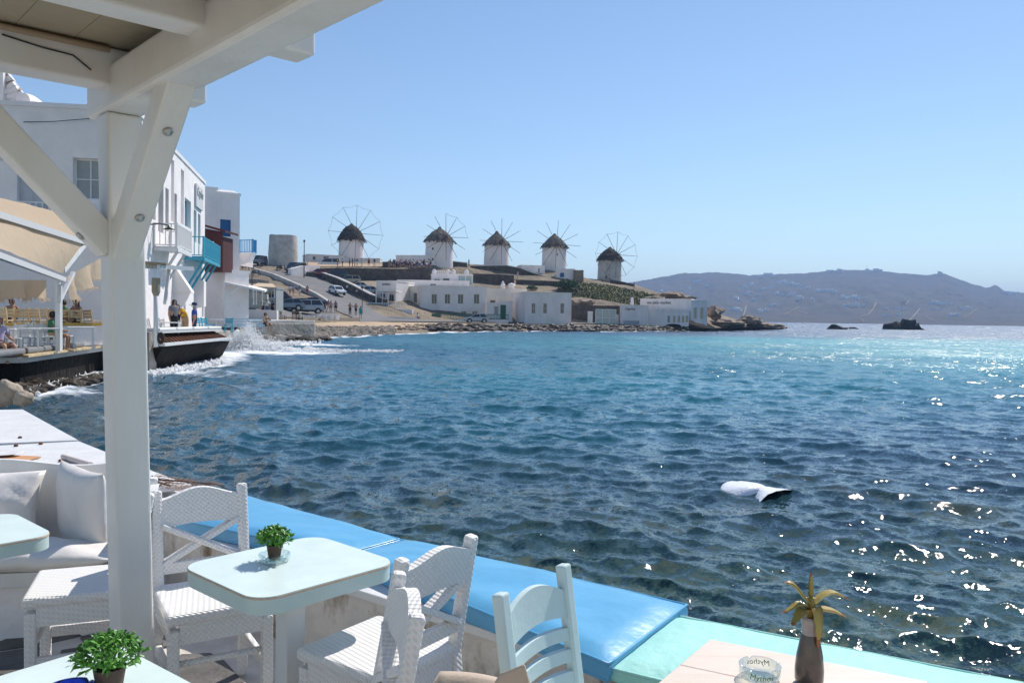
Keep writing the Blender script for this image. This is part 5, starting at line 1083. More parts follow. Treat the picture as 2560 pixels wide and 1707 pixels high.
wall_px('step_wall', 'low grey wall across the square below the blue balcony', [(598, 745, 728), (640, 748, 731), (668, 750, 736)], .5, 'concrete_pale', D=92)
# awnings on the lower square
def flat_awning(lab, pts, posts, m='plaster', zt=.12):
    o = thing('awning', lab, 'awning', pts[0]); MB().slab(pts, (0, 0, zt)).build('canopy', m, o)
    for x, y0, y1, D in posts: q = P(x, y1, D); MB().tube([q, V(q.x, q.y, P(x, y0, D).z)], .05, 6).build('post', 'white_wood', o)
flat_awning('white sloping awning on thin posts beside the blue-shuttered house', [P(560, 708, 54), P(662, 731, 56), P(668, 727, 63), P(565, 702, 62)], ((634, 722, 762, 56.5), (641, 722, 762, 58), (656, 727, 764, 58), (560, 708, 792, 54)))
MB().bar(P(562, 750, 54), P(600, 717, 54.6), .07, .07).build('strut', 'white_wood', bpy.data.objects['awning'])
flat_awning('tan fabric awning of the cafe below the sloping road', [P(628, 718, 88), P(690, 721, 88), P(682, 712, 94), P(645, 710, 94)], ((632, 720, 745, 88), (686, 722, 745, 88)), 'parasol_tan')
h6 = house('cafe_building', 'low dark cafe front with windows under the tan awning', 622, 96, 690, 96, 722, 765, 3, 'grey_frame'); h6.open(628, 726, 655, 745, mul=2).open(660, 726, 686, 745, mul=2).finish()
wall_px('planter_wall', 'low white wall at the back of the quay below the cafe', [(600, 790, 774), (640, 790, 774), (692, 792, 776)], .5, 'plaster_far', D=74)
# ------------------------------------------------------------------ quay and pier
structure(MB().prism([(-34, 30.5), (-14.0, 30.5), (-13.9, 36.2), (-15.6, 44), (-17.6, 53), (-18.8, 57.4), (-15.7, 63.6), (-17, 68), (-20, 74), (-34, 76)], -2.5, 1.0).build('quay', 'concrete'))
pp = [G(632, 828, 1.25), G(690, 822, 1.25), G(772, 812, 1.25), G(788, 806, 1.25)]
o = thing('pier', 'stained concrete pier with rounded end above the breaking wave', 'pier', (-19, 58, -1)); poly = [(-20.6, 56.9), (-19.2, 57.0), (-17.6, 59.5), (-16.2, 62.6), (-15.6, 64.6), (-15.9, 66.2), (-17.5, 68), (-23, 70)]
MB().prism(poly, -2, 1.48).build('pier_body', 'concrete', o, bevel=.12); MB().prism([(p[0] * .995 - .15, p[1] * .998 + .2) for p in poly], 1.49, 1.62).build('pier_slab', 'concrete_pale', o)
for i in range(9):
    a = V(-19.2, 57.0, 0).lerp(V(-16.2, 62.6, 0), i / 9); MB().box((a.x + .22, a.y + .1, .15), (.9, .5, .7 + .2 * (i % 2)), rz=1.08).build('stone_block', 'concrete', o, bevel=.08)
scatter('pier_rocks', 'stone_wet', 'wet brown rocks at the foot of the rounded pier', 'rocks', [V(-16.4 + random.uniform(-1.2, 1.8), 63.5 + random.uniform(-3, 4), .1) for _ in range(60)], .25, .6)
# ------------------------------------------------------------------ low-detail furniture builders
def chair_proto(m, w=.42, d=.40, sh=.45, bh=.88, slats=3, name='chair'):
    root = empty(name, (0, 0, 0)); t = .038
    for sx in (-1, 1):
        MB().bar((sx * (w / 2 - t / 2), -d / 2 + t / 2, 0), (sx * (w / 2 - t / 2), -d / 2 + t / 2, sh), t, t).build('leg', m, root, world=False)
        MB().bar((sx * (w / 2 - t / 2), d / 2 - t / 2 + .05, 0), (sx * (w / 2 - t / 2), d / 2 - t / 2, sh), t, t).bar((sx * (w / 2 - t / 2), d / 2 - t / 2, sh), (sx * (w / 2 - t / 2), d / 2 + .06, bh), t, t).build('back_post', m, root, world=False)
        MB().bar((sx * (w / 2 - t / 2), -d / 2 + .04, .2), (sx * (w / 2 - t / 2), d / 2, .2), .02, .03).build('stretcher', m, root, world=False)
    MB().box((0, 0, sh + .012), (w, d, .035)).build('seat', m, root, world=False, bevel=.01)
    MB().bar((-w / 2 + t, -d / 2 + .02, .3), (w / 2 - t, -d / 2 + .02, .3), .02, .03).build('stretcher', m, root, world=False)
    for i in range(slats):
        z = sh + .1 + (bh - sh - .14) * (i + .5) / slats; y = d / 2 - t / 2 + (z - sh) / (bh - sh) * .06 - .0; MB().box((0, y, z), (w - t * 2 + .01, .018, (bh - sh) / slats * .55)).build('back_slat', m, root, world=False)
    return root
CP = {}
def chair(label, loc, rz, m, group=None, s=1.0, cat='chair', **k):
    if m not in CP: CP[m] = chair_proto(m, **k); o = CP[m]
    else: o = copy_tree(CP[m])
    o.location = loc; o.rotation_euler = (0, 0, rz); o.scale = (s,) * 3; tag(o, label, cat, group); return o
def table(label, loc, rz, m, w, d, h, legm=None, name='table', group=None):
    o = thing(name, label, 'table', loc, rz, group); MB().box((0, 0, h - .02), (w, d, .04)).build('table_top', m, o, world=False, bevel=.008)
    for a in (-1, 1):
        for b in (-1, 1): MB().box((a * (w / 2 - .05), b * (d / 2 - .05), h / 2 - .02), (.05, .05, h - .04)).build('leg', legm or m, o, world=False)
    return o
# quay furniture
for i, (x, y, D, rz) in enumerate(((502, 811, 44, 1.4), (511, 811, 44.6, 1.6), (519, 812, 45.2, 1.3), (571, 817, 47, .1))):
    chair(['leftmost turquoise chair of the three beside the man in blue', 'middle turquoise chair of the three beside the man in blue', 'rightmost turquoise chair of the three beside the man in blue', 'turquoise chair alone before the pale blue benches'][i], V(P(x, y, D).x, D, 1.0), rz, 'turquoise', 'turquoise chairs on the quay')
for i, (x, D) in enumerate(((598, 49), (637, 50.5))):
    q = P(x, 810, D); o = thing('slatted_bench', ['pale blue slatted bench, left of two behind the splash', 'pale blue slatted bench, right of two behind the splash'][i], 'bench', (q.x, D, 1.0), R(6), 'pale blue benches on the quay')
    for k in range(4): MB().box((0, 0, .36 + k * .14), (1.0, .025, .10)).build('back_slat', 'pale_blue_paint', o, world=False)
    for s in (-.45, .45): MB().bar((s, .04, 0), (s, .02, .86), .05, .05).build('post', 'pale_blue_paint', o, world=False); MB().bar((s, .5, 0), (s, .5, .42), .05, .05).build('leg', 'pale_blue_paint', o, world=False)
    for k in range(4): MB().box((0, .1 + k * .12, .43), (1.0, .09, .03)).build('seat_slat', 'pale_blue_paint', o, world=False)
q = P(541, 808, 47); o = thing('bar_table', 'small white pedestal table beside the turquoise chairs', 'table', (q.x, 47, 1.0)); MB().lathe([(.3, 0), (.3, .03), (.03, .05), (.03, .72), (.38, .74), (.38, .78)], (0, 0, 0), 16).build('pedestal', 'white_paint', o, world=False)
chair('turquoise stool-backed chair left of the pale blue benches', V(P(527, 810, 46.5).x, 46.5, 1.0), 2.0, 'turquoise', 'turquoise chairs on the quay')
q = P(725, 803, 71); table('long white table on the pier square before the parked cars', (q.x, 71, 1.5), .05, 'white_paint', 1.8, .8, .78, name='quay_table')
for i, x in enumerate((738, 748, 708)): chair(['brown wooden chair at the long white table, left of two', 'brown wooden chair at the long white table, right of two', 'brown wooden chair at the left end of the long white table'][i], V(P(x, 800, 70).x, 70, 1.5), [3, 2.6, 1.5][i], 'brown_wood', 'brown chairs at the long table')
for i in range(6):
    q = P(765 + i * 15.5, 797, 96); o = MB().lathe([(.24, 0), (.32, .5), (.33, .55), (.28, .55), (.24, .1)], V(q.x, 96, q.z - .1), 14).build('flower_tub', 'plastic_white', angle=40); rebase(o); tag(o, f'white round tub, {["first", "second", "third", "fourth", "fifth", "sixth"][i]} from the left on the dry-stone wall', 'tub', 'white tubs on the dry-stone wall')
person('person crouching at the right end of the pale blue benches', V(P(663, 810, 52).x, 52, .98), 1.0, 'sitchin', 'tan', 'black', 'shorts', 'hair_dark')
# ------------------------------------------------------------------ overhanging deck with rusty bars
def deck():
    L0, L1 = P(405, 862, 29.8), P(574, 846, 36.0); D0, D1 = P(398, 826, 30.4), P(556, 818, 36.2); zl = (L0.z + L1.z) / 2
    o = thing('overhanging_deck', 'dark hull-shaped concrete deck on rusty bars overhanging the water', 'deck', (L0.x, L0.y, -.3))
    b0, b1 = G(372, 940, -.25), G(548, 904, -.25); bk = V(-3.2, 1.2, 0)
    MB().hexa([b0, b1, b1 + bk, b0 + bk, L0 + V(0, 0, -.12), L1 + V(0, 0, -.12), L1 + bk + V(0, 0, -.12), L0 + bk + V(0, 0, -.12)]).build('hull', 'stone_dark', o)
    t0 = L0.lerp(L1, .45); MB().add([b0.lerp(b1, .45).lerp(t0, .45) + V(.03, -.06, 0), b0.lerp(b1, .92).lerp(L1, .45) + V(.03, -.06, 0), L1.lerp(b1, .16) + V(.03, -.06, 0), t0.lerp(b0.lerp(b1, .45), .2) + V(.03, -.06, 0)], [(0, 1, 2, 3)]).build('scraped_patch', 'brown_wood', o)
    MB().bar(L0, L1, .22, .10).build('edge_beam', 'white_wood', o)
    for i in range(22):
        t = (i + .5) / 22; a = L0.lerp(L1, t); c = D0.lerp(D1, t); c = V(c.x - .7, c.y + .2, zl + .42); MB().bar(a + V(-.1, 0, .05), c, .06, .06).build('rusty_bar', 'rust', o)
    MB().hexa([V(D0.x, D0.y, 1.37), V(D1.x, D1.y, 1.37), V(D1.x - 1.5, D1.y + .6, 1.37), V(D0.x - 1.5, D0.y + .4, 1.37), V(D0.x, D0.y, 1.44), V(D1.x, D1.y, 1.44), V(D1.x - 1.5, D1.y + .6, 1.44), V(D0.x - 1.5, D0.y + .4, 1.44)]).build('deck_slab', 'white_wood', o)
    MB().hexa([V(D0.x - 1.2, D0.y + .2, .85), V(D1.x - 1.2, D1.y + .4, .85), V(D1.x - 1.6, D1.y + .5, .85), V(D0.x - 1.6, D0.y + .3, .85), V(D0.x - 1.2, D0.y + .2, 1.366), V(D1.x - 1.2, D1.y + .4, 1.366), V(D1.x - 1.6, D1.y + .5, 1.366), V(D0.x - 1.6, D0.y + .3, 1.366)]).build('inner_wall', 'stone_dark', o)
    for i in range(4):
        a = D0.lerp(D1, i / 4 + .01); b = D0.lerp(D1, (i + 1) / 4 - .01); n = V(-.62, .15, 0); q = MB().hexa([V(a.x, a.y, 1.445), V(b.x, b.y, 1.445), V(b.x + n.x, b.y + n.y, 1.445), V(a.x + n.x, a.y + n.y, 1.445), V(a.x, a.y, 1.56), V(b.x, b.y, 1.56), V(b.x + n.x, b.y + n.y, 1.56), V(a.x + n.x, a.y + n.y, 1.56)]).build('seat_cushion', 'white_cushion', bevel=.04, seg=3)
        rebase(q); tag(q, f'long white seat cushion on the overhanging deck, {["first", "second", "third", "fourth"][i]} from the near end', 'cushion', 'white cushions on the overhanging deck')
    q = P(375, 866, 29.6); w = MB().box((q.x - .32, q.y + .4, .55), (.5, .6, 1.75)).build('wall_stub', 'concrete'); rebase(w); tag(w, 'short weathered white wall at the near end of the overhanging deck', 'wall')
    q = P(405, 845, 29.7); tr = MB().tube([q + V(.09 * math.cos(a), -.1, .17 * math.sin(a)) for a in [k * math.pi / 8 for k in range(16)]], .06, 8, closed=True).build('tyre_fender', 'stone_wet', smooth=True); rebase(tr); tag(tr, 'worn brown tyre fender hanging at the near end of the overhanging deck', 'tyre')
    # post and plank canopy
    o = thing('plank_canopy', 'weathered plank canopy on one white post beside the deck', 'canopy', P(390, 856, 29.6)); a = P(390, 856, 29.6); t = P(390, 712, 29.6)
    MB().tube([V(t.x, 29.6, .9), V(t.x, 29.6, t.z)], .085, 10).build('post', 'white_wood', o, smooth=True); MB().lathe([(.09, -.65), (.15, -.5), (.15, 0)], (t.x, 29.6, t.z + .25), 10).build('post_head', 'khaki_board', o)
    for i in range(5):
        p0 = P(366, 656 + i * 1.5, 29.2 + i * .35); p1 = P(420, 660 + i * 1.5, 29.2 + i * .35); MB().bar(V(p0.x - 1.2, p0.y, p0.z + .1), p1, .3, .05).build('plank', 'khaki_board', o)
    for x in (366, 405): q = P(x, 668, 29.3); MB().bar(V(q.x, 29.0, q.z), V(q.x - .2, 31.5, q.z + .1), .1, .12).build('joist', 'white_wood', o)
    a, b = P(400, 667, 29.5), P(482, 672, 31); MB().bar(a, b, .12, .14).build('arm', 'white_wood', o); MB().bar(P(412, 760, 30), P(424, 664, 30.6), .1, .1).build('strut', 'white_wood', o)
deck()
person('woman with long dark hair in a grey top and black skirt on the quay', V(P(435, 800, 33.6).x, 33.6, 1.0), 1.1, 'stand', 'grey', 'black', 'trousers', 'hair_dark', 'skin', hairkind='longhair', bag=True)
person('person in a yellow shirt leaning over a table behind the long-haired woman', V(P(463, 800, 35.2).x, 35.2, 1.0), -.5, 'bend', 'yellow', 'tan', 'trousers', 'hair_dark', 'skin_tan')
person('grey-haired man in a blue shirt and dark cap on the quay', V(P(486, 800, 34.6).x, 34.6, .85), -1.2, 'stand', 'blue', 'navy', 'trousers', 'hair_grey', 'skin', cap='navy')
q = P(425, 812, 33); table('small white folding table before the long-haired woman', (q.x, 33, 1.0), .3, 'white_paint', .8, .6, .76, name='folding_table')
for i, (x, D) in enumerate(((372, 34.5), (385, 35.5), (404, 36.5))): chair(['white chair nearest the pillar on the quay', 'white chair, second from the pillar on the quay', 'white chair, third from the pillar on the quay'][i], V(P(x, 800, D).x, D, 1.0), 1.2 + i, 'white_wood', 'white chairs on the quay')
for i, (x, D) in enumerate(((412, 37.5), (448, 38))): chair(['turquoise chair left of the long-haired woman', 'turquoise chair between the long-haired woman and the man in blue'][i], V(P(x, 800, D).x, D, 1.0), 2 + i, 'turquoise', 'turquoise chairs on the quay')
# ------------------------------------------------------------------ canopied terrace on the far left
E0, E1, E2 = G(-160, 900, .9), P(66, 898, 21.6), P(262, 864, 28.6)
structure(MB().prism([(E0.x, E0.y), (E1.x, E1.y), (E2.x, E2.y), (-13.3, 30.5), (-15.2, 32.7), (-34, 31.5), (-30, 15)], .78, .92).build('terrace_floor', 'concrete_pale'))
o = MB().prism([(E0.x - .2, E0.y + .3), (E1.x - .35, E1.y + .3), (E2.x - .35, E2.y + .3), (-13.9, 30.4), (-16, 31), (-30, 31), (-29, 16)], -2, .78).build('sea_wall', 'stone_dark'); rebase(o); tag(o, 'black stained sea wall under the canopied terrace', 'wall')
m = MB(); a, b = E1, E2; d = (b - a).normalized()
o = thing('edge_boards', 'weathered yellowish boards edging the canopied terrace', 'boards', (a.x, a.y, .9))
for i in range(7): p, q = a.lerp(b, i / 7), a.lerp(b, (i + .985) / 7); MB().hexa([V(p.x + .12, p.y - .1, .925), V(q.x + .12, q.y - .1, .925), V(q.x - .5, q.y + .3, .925), V(p.x - .5, p.y + .3, .925), V(p.x + .12, p.y - .1, .985), V(q.x + .12, q.y - .1, .985), V(q.x - .5, q.y + .3, .985), V(p.x - .5, p.y + .3, .985)]).build('board', 'cream_wood', o)
for i, (t0, t1) in enumerate(((-.42, .02), (.04, .38), (.40, .72))):
    p, q = a.lerp(b, t0), a.lerp(b, t1); n = V(-.62, .42, 0); s = V(-.12, .1, 0)
    c = MB().hexa([V(p.x + s.x, p.y + s.y, .99), V(q.x + s.x, q.y + s.y, .99), V(q.x + s.x + n.x, q.y + s.y + n.y, .99), V(p.x + s.x + n.x, p.y + s.y + n.y, .99), V(p.x + s.x, p.y + s.y, 1.15), V(q.x + s.x, q.y + s.y, 1.15), V(q.x + s.x + n.x, q.y + s.y + n.y, 1.15), V(p.x + s.x + n.x, p.y + s.y + n.y, 1.15)]).build('grey_cushion', 'grey_cushion', bevel=.06, seg=3); rebase(c); tag(c, ['grey seat cushion at the left on the canopied terrace edge', 'grey seat cushion in the middle of the canopied terrace edge', 'grey seat cushion nearest the pillar on the canopied terrace edge'][i], 'cushion', 'grey cushions on the terrace edge')
# upper terrace with yellow plank
a, b = P(-90, 820, 25.5), P(300, 815, 30.2)
o = thing('upper_terrace', 'raised white terrace edge topped with a yellow plank', 'terrace', (a.x, a.y, .92)); MB().prism([(a.x, a.y), (b.x, b.y), (b.x - 1, 32.4), (-30, 31.6)], .92, 1.30).build('raised_floor', 'concrete_pale', o); MB().hexa([V(a.x, a.y - .02, .92), V(b.x, b.y - .02, .92), V(b.x, b.y + .18, .92), V(a.x, a.y + .18, .92), V(a.x, a.y - .02, 1.64), V(b.x, b.y - .02, 1.64), V(b.x, b.y + .18, 1.64), V(a.x, a.y + .18, 1.64)]).build('parapet', 'plaster', o)
MB().hexa([V(a.x, a.y - .15, 1.645), V(b.x, b.y - .15, 1.645), V(b.x, b.y + .3, 1.645), V(a.x, a.y + .3, 1.645), V(a.x, a.y - .15, 1.74), V(b.x, b.y - .15, 1.74), V(b.x, b.y + .3, 1.74), V(a.x, a.y + .3, 1.74)]).build('yellow_plank', 'yellow_plank', o)
for i in range(11):
    x = 12 + i * 22; D = 27.0 + i * .3 + (.5 if i % 2 else 0); chair(f'cream wooden chair, {["first", "second", "third", "fourth", "fifth", "sixth", "seventh", "eighth", "ninth", "tenth", "eleventh"][i]} from the left along the yellow plank', V(P(x, 800, D).x, D, 1.34), R(180) + random.uniform(-.5, .5), 'cream_wood' if i != 9 else 'white_wood', 'cream chairs along the yellow plank', bh=.9)
for i, (x, D, rz) in enumerate(((34, 22.4, 2.0), (66, 23.4, 1.0), (96, 23.8, 2.5), (112, 24.4, .8), (128, 24.9, 2.2), (160, 25.2, 1.4))):
    chair(f'white chair on the lower terrace, {["first", "second", "third", "fourth", "fifth", "sixth"][i]} from the left behind the grey cushions', V(P(x, 850, D).x, D, .92), rz, 'white_wood', 'white chairs behind the grey cushions')
for i, (x, D, w) in enumerate(((8, 22.0, .6), (72, 22.9, .55), (122, 23.6, .5), (203, 25.8, .75))):
    table(['white table at the left frame edge on the canopied terrace', 'white table, second from the left on the canopied terrace', 'white table right beside the canopy post', 'white trestle table at the right end of the grey cushions'][i], (P(x, 850, D).x, D, .92), .5, 'white_paint', w, .65, .74, name='terrace_table', group='tables on the canopied terrace')
person('bare-chested man with sunglasses sitting on the upper terrace', V(P(30, 800, 29).x, 29, 1.34), .2, 'sit', None, 'navy', 'shorts', 'hair_brown', 'skin_tan', glasses=True)
person('woman with sunglasses and dark hair resting her chin on her hand', V(P(192, 800, 29.5).x, 29.5, 1.34), -.3, 'sitchin', 'black_top', 'black', 'shorts', 'hair_dark', 'skin_tan', glasses=True, hairkind='longhair')
person('person in a green top partly hidden by the canopy post', V(P(160, 800, 30).x, 30, 1.34), -.8, 'sit', 'green', 'black', 'shorts', 'hair_dark')
person('curly-haired person in a grey-green shirt seated with back to the water beside the canopy post', V(P(131, 850, 24.6).x, 24.6, .92), 1.9, 'sit', 'green', 'tan', 'shorts', 'hair_dark', 'skin_tan', hairkind='hair')
person('person in a white shirt seated at the left frame edge on the canopied terrace', V(P(-4, 850, 21.6).x, 21.6, .75), 1.2, 'sit', 'lilac', 'tan', 'shorts', 'hair_grey')
# canopy
def canopy():
    Fl, Fr, Bl, Br = P(-60, 610, 15.5), P(160, 694, 24.2), P(-110, 478, 19.5), P(262, 566, 28.6)
    o = thing('canvas_canopy', 'beige canvas canopy on white beams with ragged fringed edges', 'canopy', (Fr.x, Fr.y, .92)); rows = []
    for i in range(13):
        t = i / 12; rows.append([Fl.lerp(Fr, s / 24).lerp(Bl.lerp(Br, s / 24), t) + V(0, 0, -.05 * math.sin(math.pi * min(1, t)) * abs(math.sin(math.pi * s / 24 * 3)) + .1 + .03 * noise.noise(V(s * .5, t * 5, 0))) for s in range(25)])
    MB().grid(rows).build('canvas_sheet', 'canvas', o, smooth=True, fix=False)
    MB().bar(Fl - V(0, 0, .06), Fr - V(0, 0, .06), .12, .13).build('front_beam', 'sign_board', o); MB().bar(Bl - V(0, 0, .12), Br - V(0, 0, .12), .12, .16).build('back_beam', 'white_wood', o)
    for k in (.99,): a = Fl.lerp(Fr, k) + V(0, 0, .2); b = Bl.lerp(Br, k) + V(0, 0, .2); MB().bar(a, b, .1, .14).build('rafter', 'white_wood', o)
    for k in (.5,): a = Fl.lerp(Bl, k) + V(0, 0, .22); b = Fr.lerp(Br, k) + V(0, 0, .22); MB().bar(a, b, .14, .16).build('purlin', 'sign_board', o)
    q = P(147, 697, 24.0); MB().box((q.x, 24.0, (.92 + q.z) / 2), (.14, .14, q.z - .92)).build('post', 'white_paint', o); MB().bar(V(q.x, 24, q.z - .7), Fr.lerp(Fl, .08) - V(0, 0, .2), .09, .1).build('brace', 'white_wood', o); MB().bar(V(q.x, 24, q.z - .7), Fr.lerp(Br, .2) - V(0, 0, .2), .09, .1).build('brace', 'white_wood', o)
    def val(a, b, h0, h1, n=26):
        rows = []; f = MB()
        for i in range(n + 1):
            t = i / n; p = a.lerp(b, t); hh = h0 + (h1 - h0) * t; w = V(.08 * math.sin(t * 17), .12 * math.sin(t * 13 + 1), 0); rows.append([p, p - V(0, 0, hh * .5) + w, p - V(0, 0, hh * (.92 + .12 * noise.noise(V(t * 6, 0, 0)))) + w * 1.8])
            for _ in range(3): e = rows[-1][2] + V(random.uniform(-.1, .1), random.uniform(-.05, .05), .02); f.add([e, e + V(.035, 0, 0), e + V(random.uniform(-.05, .08), 0, -random.uniform(.08, .2))], [(0, 1, 2)])
        v = MB().grid(list(map(list, zip(*rows)))).build('valance', 'canvas', o, smooth=True, fix=False); stuff(f.build('fringe', 'canvas', v, fix=False))
    val(P(-30, 700, 23.0), P(116, 700, 25.4), .55, .62); val(P(166, 692, 24.6), P(262, 640, 28.8), .75, .75)
canopy()
pts = []
for i in range(110):
    x = random.uniform(10, 262); y = 945 + (262 - x) / 250 * 42 + random.uniform(-8, 10); pts.append(G(x, y, .05))
scatter('wall_foot_rocks', 'stone_wet', 'wet brown seaweed-covered rocks at the foot of the black sea wall', 'rocks', pts, .14, .34)
# ------------------------------------------------------------------ cafe terrace in the foreground
FZ = .52
def ang(dx, dy): return math.atan2(dy, dx)
def face(fx, fy): return math.atan2(fx, -fy)       # rotation that turns a chair's front (-y) towards (fx,fy)
OUT = [V(-7.6, 11.6, 0), V(-5.84, 9.78, 0), V(-4.0, 7.56, 0), V(-2.75, 6.22, 0), V(-1.93, 5.60, 0), V(-.60, 4.52, 0), V(.77, 3.56, 0), V(1.83, 2.90, 0), V(3.6, 2.05, 0), V(6.5, 1.2, 0)]
def offs(pts, dd):
    out = []
    for i, p in enumerate(pts):
        d = dd[i] if isinstance(dd, list) else dd
        t = (pts[min(i + 1, len(pts) - 1)] - pts[max(i - 1, 0)]).normalized(); out.append(p + V(t.y, -t.x, 0) * d)
    return out
IW = [.64, .64, .64, .62, .60, .64, .70, .72, .72, .72]
INN = offs(OUT, IW); OW = offs(OUT, .03)
o = thing('terrace_wall', 'low whitewashed terrace wall with rusty stains carrying the coloured cushions', 'wall', (-.6, 4.2, FZ)); m = MB()
for i in range(len(OUT) - 1): m.hexa([V(*INN[i][:2], -2), V(*INN[i + 1][:2], -2), V(*OW[i + 1][:2], -2), V(*OW[i][:2], -2), V(*INN[i][:2], .88), V(*INN[i + 1][:2], .88), V(*OW[i + 1][:2], .88), V(*OW[i][:2], .88)])
m.build('wall_body', 'stained_wall', o)
I2 = offs(OUT, [a + .022 for a in IW]); O2 = offs(OUT, .05); OW = offs(OUT, .03)
for i in range(3, len(OUT) - 1):
    MB().hexa([V(*I2[i][:2], .882), V(*I2[i + 1][:2], .882), V(*O2[i + 1][:2], .882), V(*O2[i][:2], .882), V(*I2[i][:2], .922), V(*I2[i + 1][:2], .922), V(*O2[i + 1][:2], .922), V(*O2[i][:2], .922)]).build('ledge_board', 'white_wood', o, bevel=.006)
# floor of flagstones set in pale mortar
structure(MB().prism([(-9, 11.2), (-9, -3), (5, -3), (5.5, 1.0)] + [(p.x, p.y) for p in reversed(INN[1:9])], FZ - .1, FZ - .004).build('cafe_floor', 'grout'))
fl = bpy.data.objects['cafe_floor']
rf = random.Random(21); gx = {}
def corner(i, j):
    if (i, j) not in gx: gx[i, j] = (-3.6 + i * .46 + (j % 2) * .2 + rf.uniform(-.12, .12), 1.6 + j * .40 + rf.uniform(-.11, .11))
    return gx[i, j]
for i in range(9):
    for j in range(9):
        q = [corner(i, j), corner(i + 1, j), corner(i + 1, j + 1), corner(i, j + 1)]; c = (sum(a[0] for a in q) / 4, sum(a[1] for a in q) / 4)
        d = min((V(c[0], c[1], 0) - (a + (b - a) * max(0, min(1, (V(c[0], c[1], 0) - a).dot(b - a) / (b - a).length_squared)))).length for a, b in zip(INN[:-1], INN[1:]))
        if d < .3 or c[1] > 4.9: continue
        ps = []
        for k in range(4):
            a, b = q[k], q[(k + 1) % 4]; ps.append((a[0] * .82 + b[0] * .18, a[1] * .82 + b[1] * .18)); ps.append((a[0] * .2 + b[0] * .8 + rf.uniform(-.02, .02), a[1] * .2 + b[1] * .8))
        ps = [(c[0] + (p[0] - c[0]) * .9, c[1] + (p[1] - c[1]) * .9) for p in ps]; MB().prism(ps, FZ - .02, FZ + .006 + rf.uniform(0, .004)).build('flagstone', 'flagstone', fl, bevel=.006)
# ------------------------------------------------------------------ cushions
def cushion(name, label, q, z0, z1, mname, cat='cushion', group=None, puff=.3, piping=None, seed=0):
    a, b, c, d = [V(p[0], p[1], 0) for p in q]; n, mm = 28, 14; rows = []
    for i in range(mm + 1):
        t = i / mm; row = []
        for j in range(n + 1):
            s = j / n; p = a.lerp(b, s).lerp(d.lerp(c, s), t); f = (1 - abs(2 * s - 1) ** 14) * (1 - abs(2 * t - 1) ** 9)
            w = .010 * noise.noise(V(p.x * 3.5 + seed, p.y * 3.5, 0)) + .005 * noise.noise(V(p.x * 2 + p.y * 9, p.y * 3, seed)) + .003 * noise.noise(V(p.x * 16, p.y * 16, seed))
            row.append(V(p.x, p.y, z0 + (z1 - z0) * (1 - puff + puff * f ** .8) + w * f))
        rows.append(row)
    rim = [rows[0][j] for j in range(n + 1)] + [rows[i][n] for i in range(1, mm + 1)] + [rows[mm][j] for j in range(n - 1, -1, -1)] + [rows[i][0] for i in range(mm - 1, 0, -1)]
    cen = (a + b + c + d) / 4; m = MB().grid(rows); k = len(rim); lo = [V(p.x + (cen.x - p.x) * .006, p.y + (cen.y - p.y) * .006, z0) for p in rim]; base = len(m.v)
    m.v += [tuple(p) for p in rim] + [tuple(V(p.x, p.y, (p.z + z0) / 2) + (p - V(cen.x, cen.y, p.z)).normalized() * .008) for p in rim] + [tuple(p) for p in lo]
    for i in range(k):
        i2 = (i + 1) % k
        for r_ in (0, 1): m.f.append((base + r_ * k + i, base + r_ * k + i2, base + (r_ + 1) * k + i2, base + (r_ + 1) * k + i))
    o = thing(name, label, cat, (cen.x, cen.y, z0), 0, group); m.build('cushion_body', mname, o, angle=42)
    MB().tube([p + V(0, 0, .001) for p in rim], .0065, 6, closed=True).build('piping', mname, o, smooth=True)
    MB().tube([p + V(0, 0, .006) for p in lo], .006, 6, closed=True).build('piping', mname, o, smooth=True); return o
z1 = 1.02; blue = 'blue vinyl cushions on the terrace wall'
cushion('seat_cushion', 'farther bright blue vinyl cushion, behind the table with the potted plant', [G(441, 1286, z1), G(857, 1372, z1), G(998, 1334, z1), G(574, 1219, z1)], .924, z1, 'blue_vinyl', group=blue, puff=.3)
cushion('seat_cushion', 'nearer bright blue vinyl cushion with a shiny end, beside the mint cushion', [G(868, 1374, z1), G(1522, 1640, z1), G(1717, 1495, z1), G(1006, 1336, z1)], .924, z1, 'blue_vinyl', group=blue, puff=.3, seed=3)
cushion('seat_cushion', 'mint green fabric cushion behind the wooden table', [G(1512, 1655, .985), V(1.95, 1.95, 0), G(2700, 1722, .985), G(1676, 1526, .985)], .924, .99, 'mint_fabric', puff=.35, seed=5)
for i, pt in enumerate(([G(1504, 1712, .86), G(1503, 1690, .93), G(1508, 1640, .97), G(1513, 1638, .96), G(1509, 1680, .93)], [G(1718, 1497, .93), G(1724, 1500, .99), G(1726, 1520, .97)])):
    q = MB().tube(pt, .006, 6).build('cushion_hook', 'metal', smooth=True); rebase(q); tag(q, ['thin metal hook at the inner join of blue and mint cushions', 'thin metal hook at the outer corner of the nearer blue cushion'][i], 'hook')
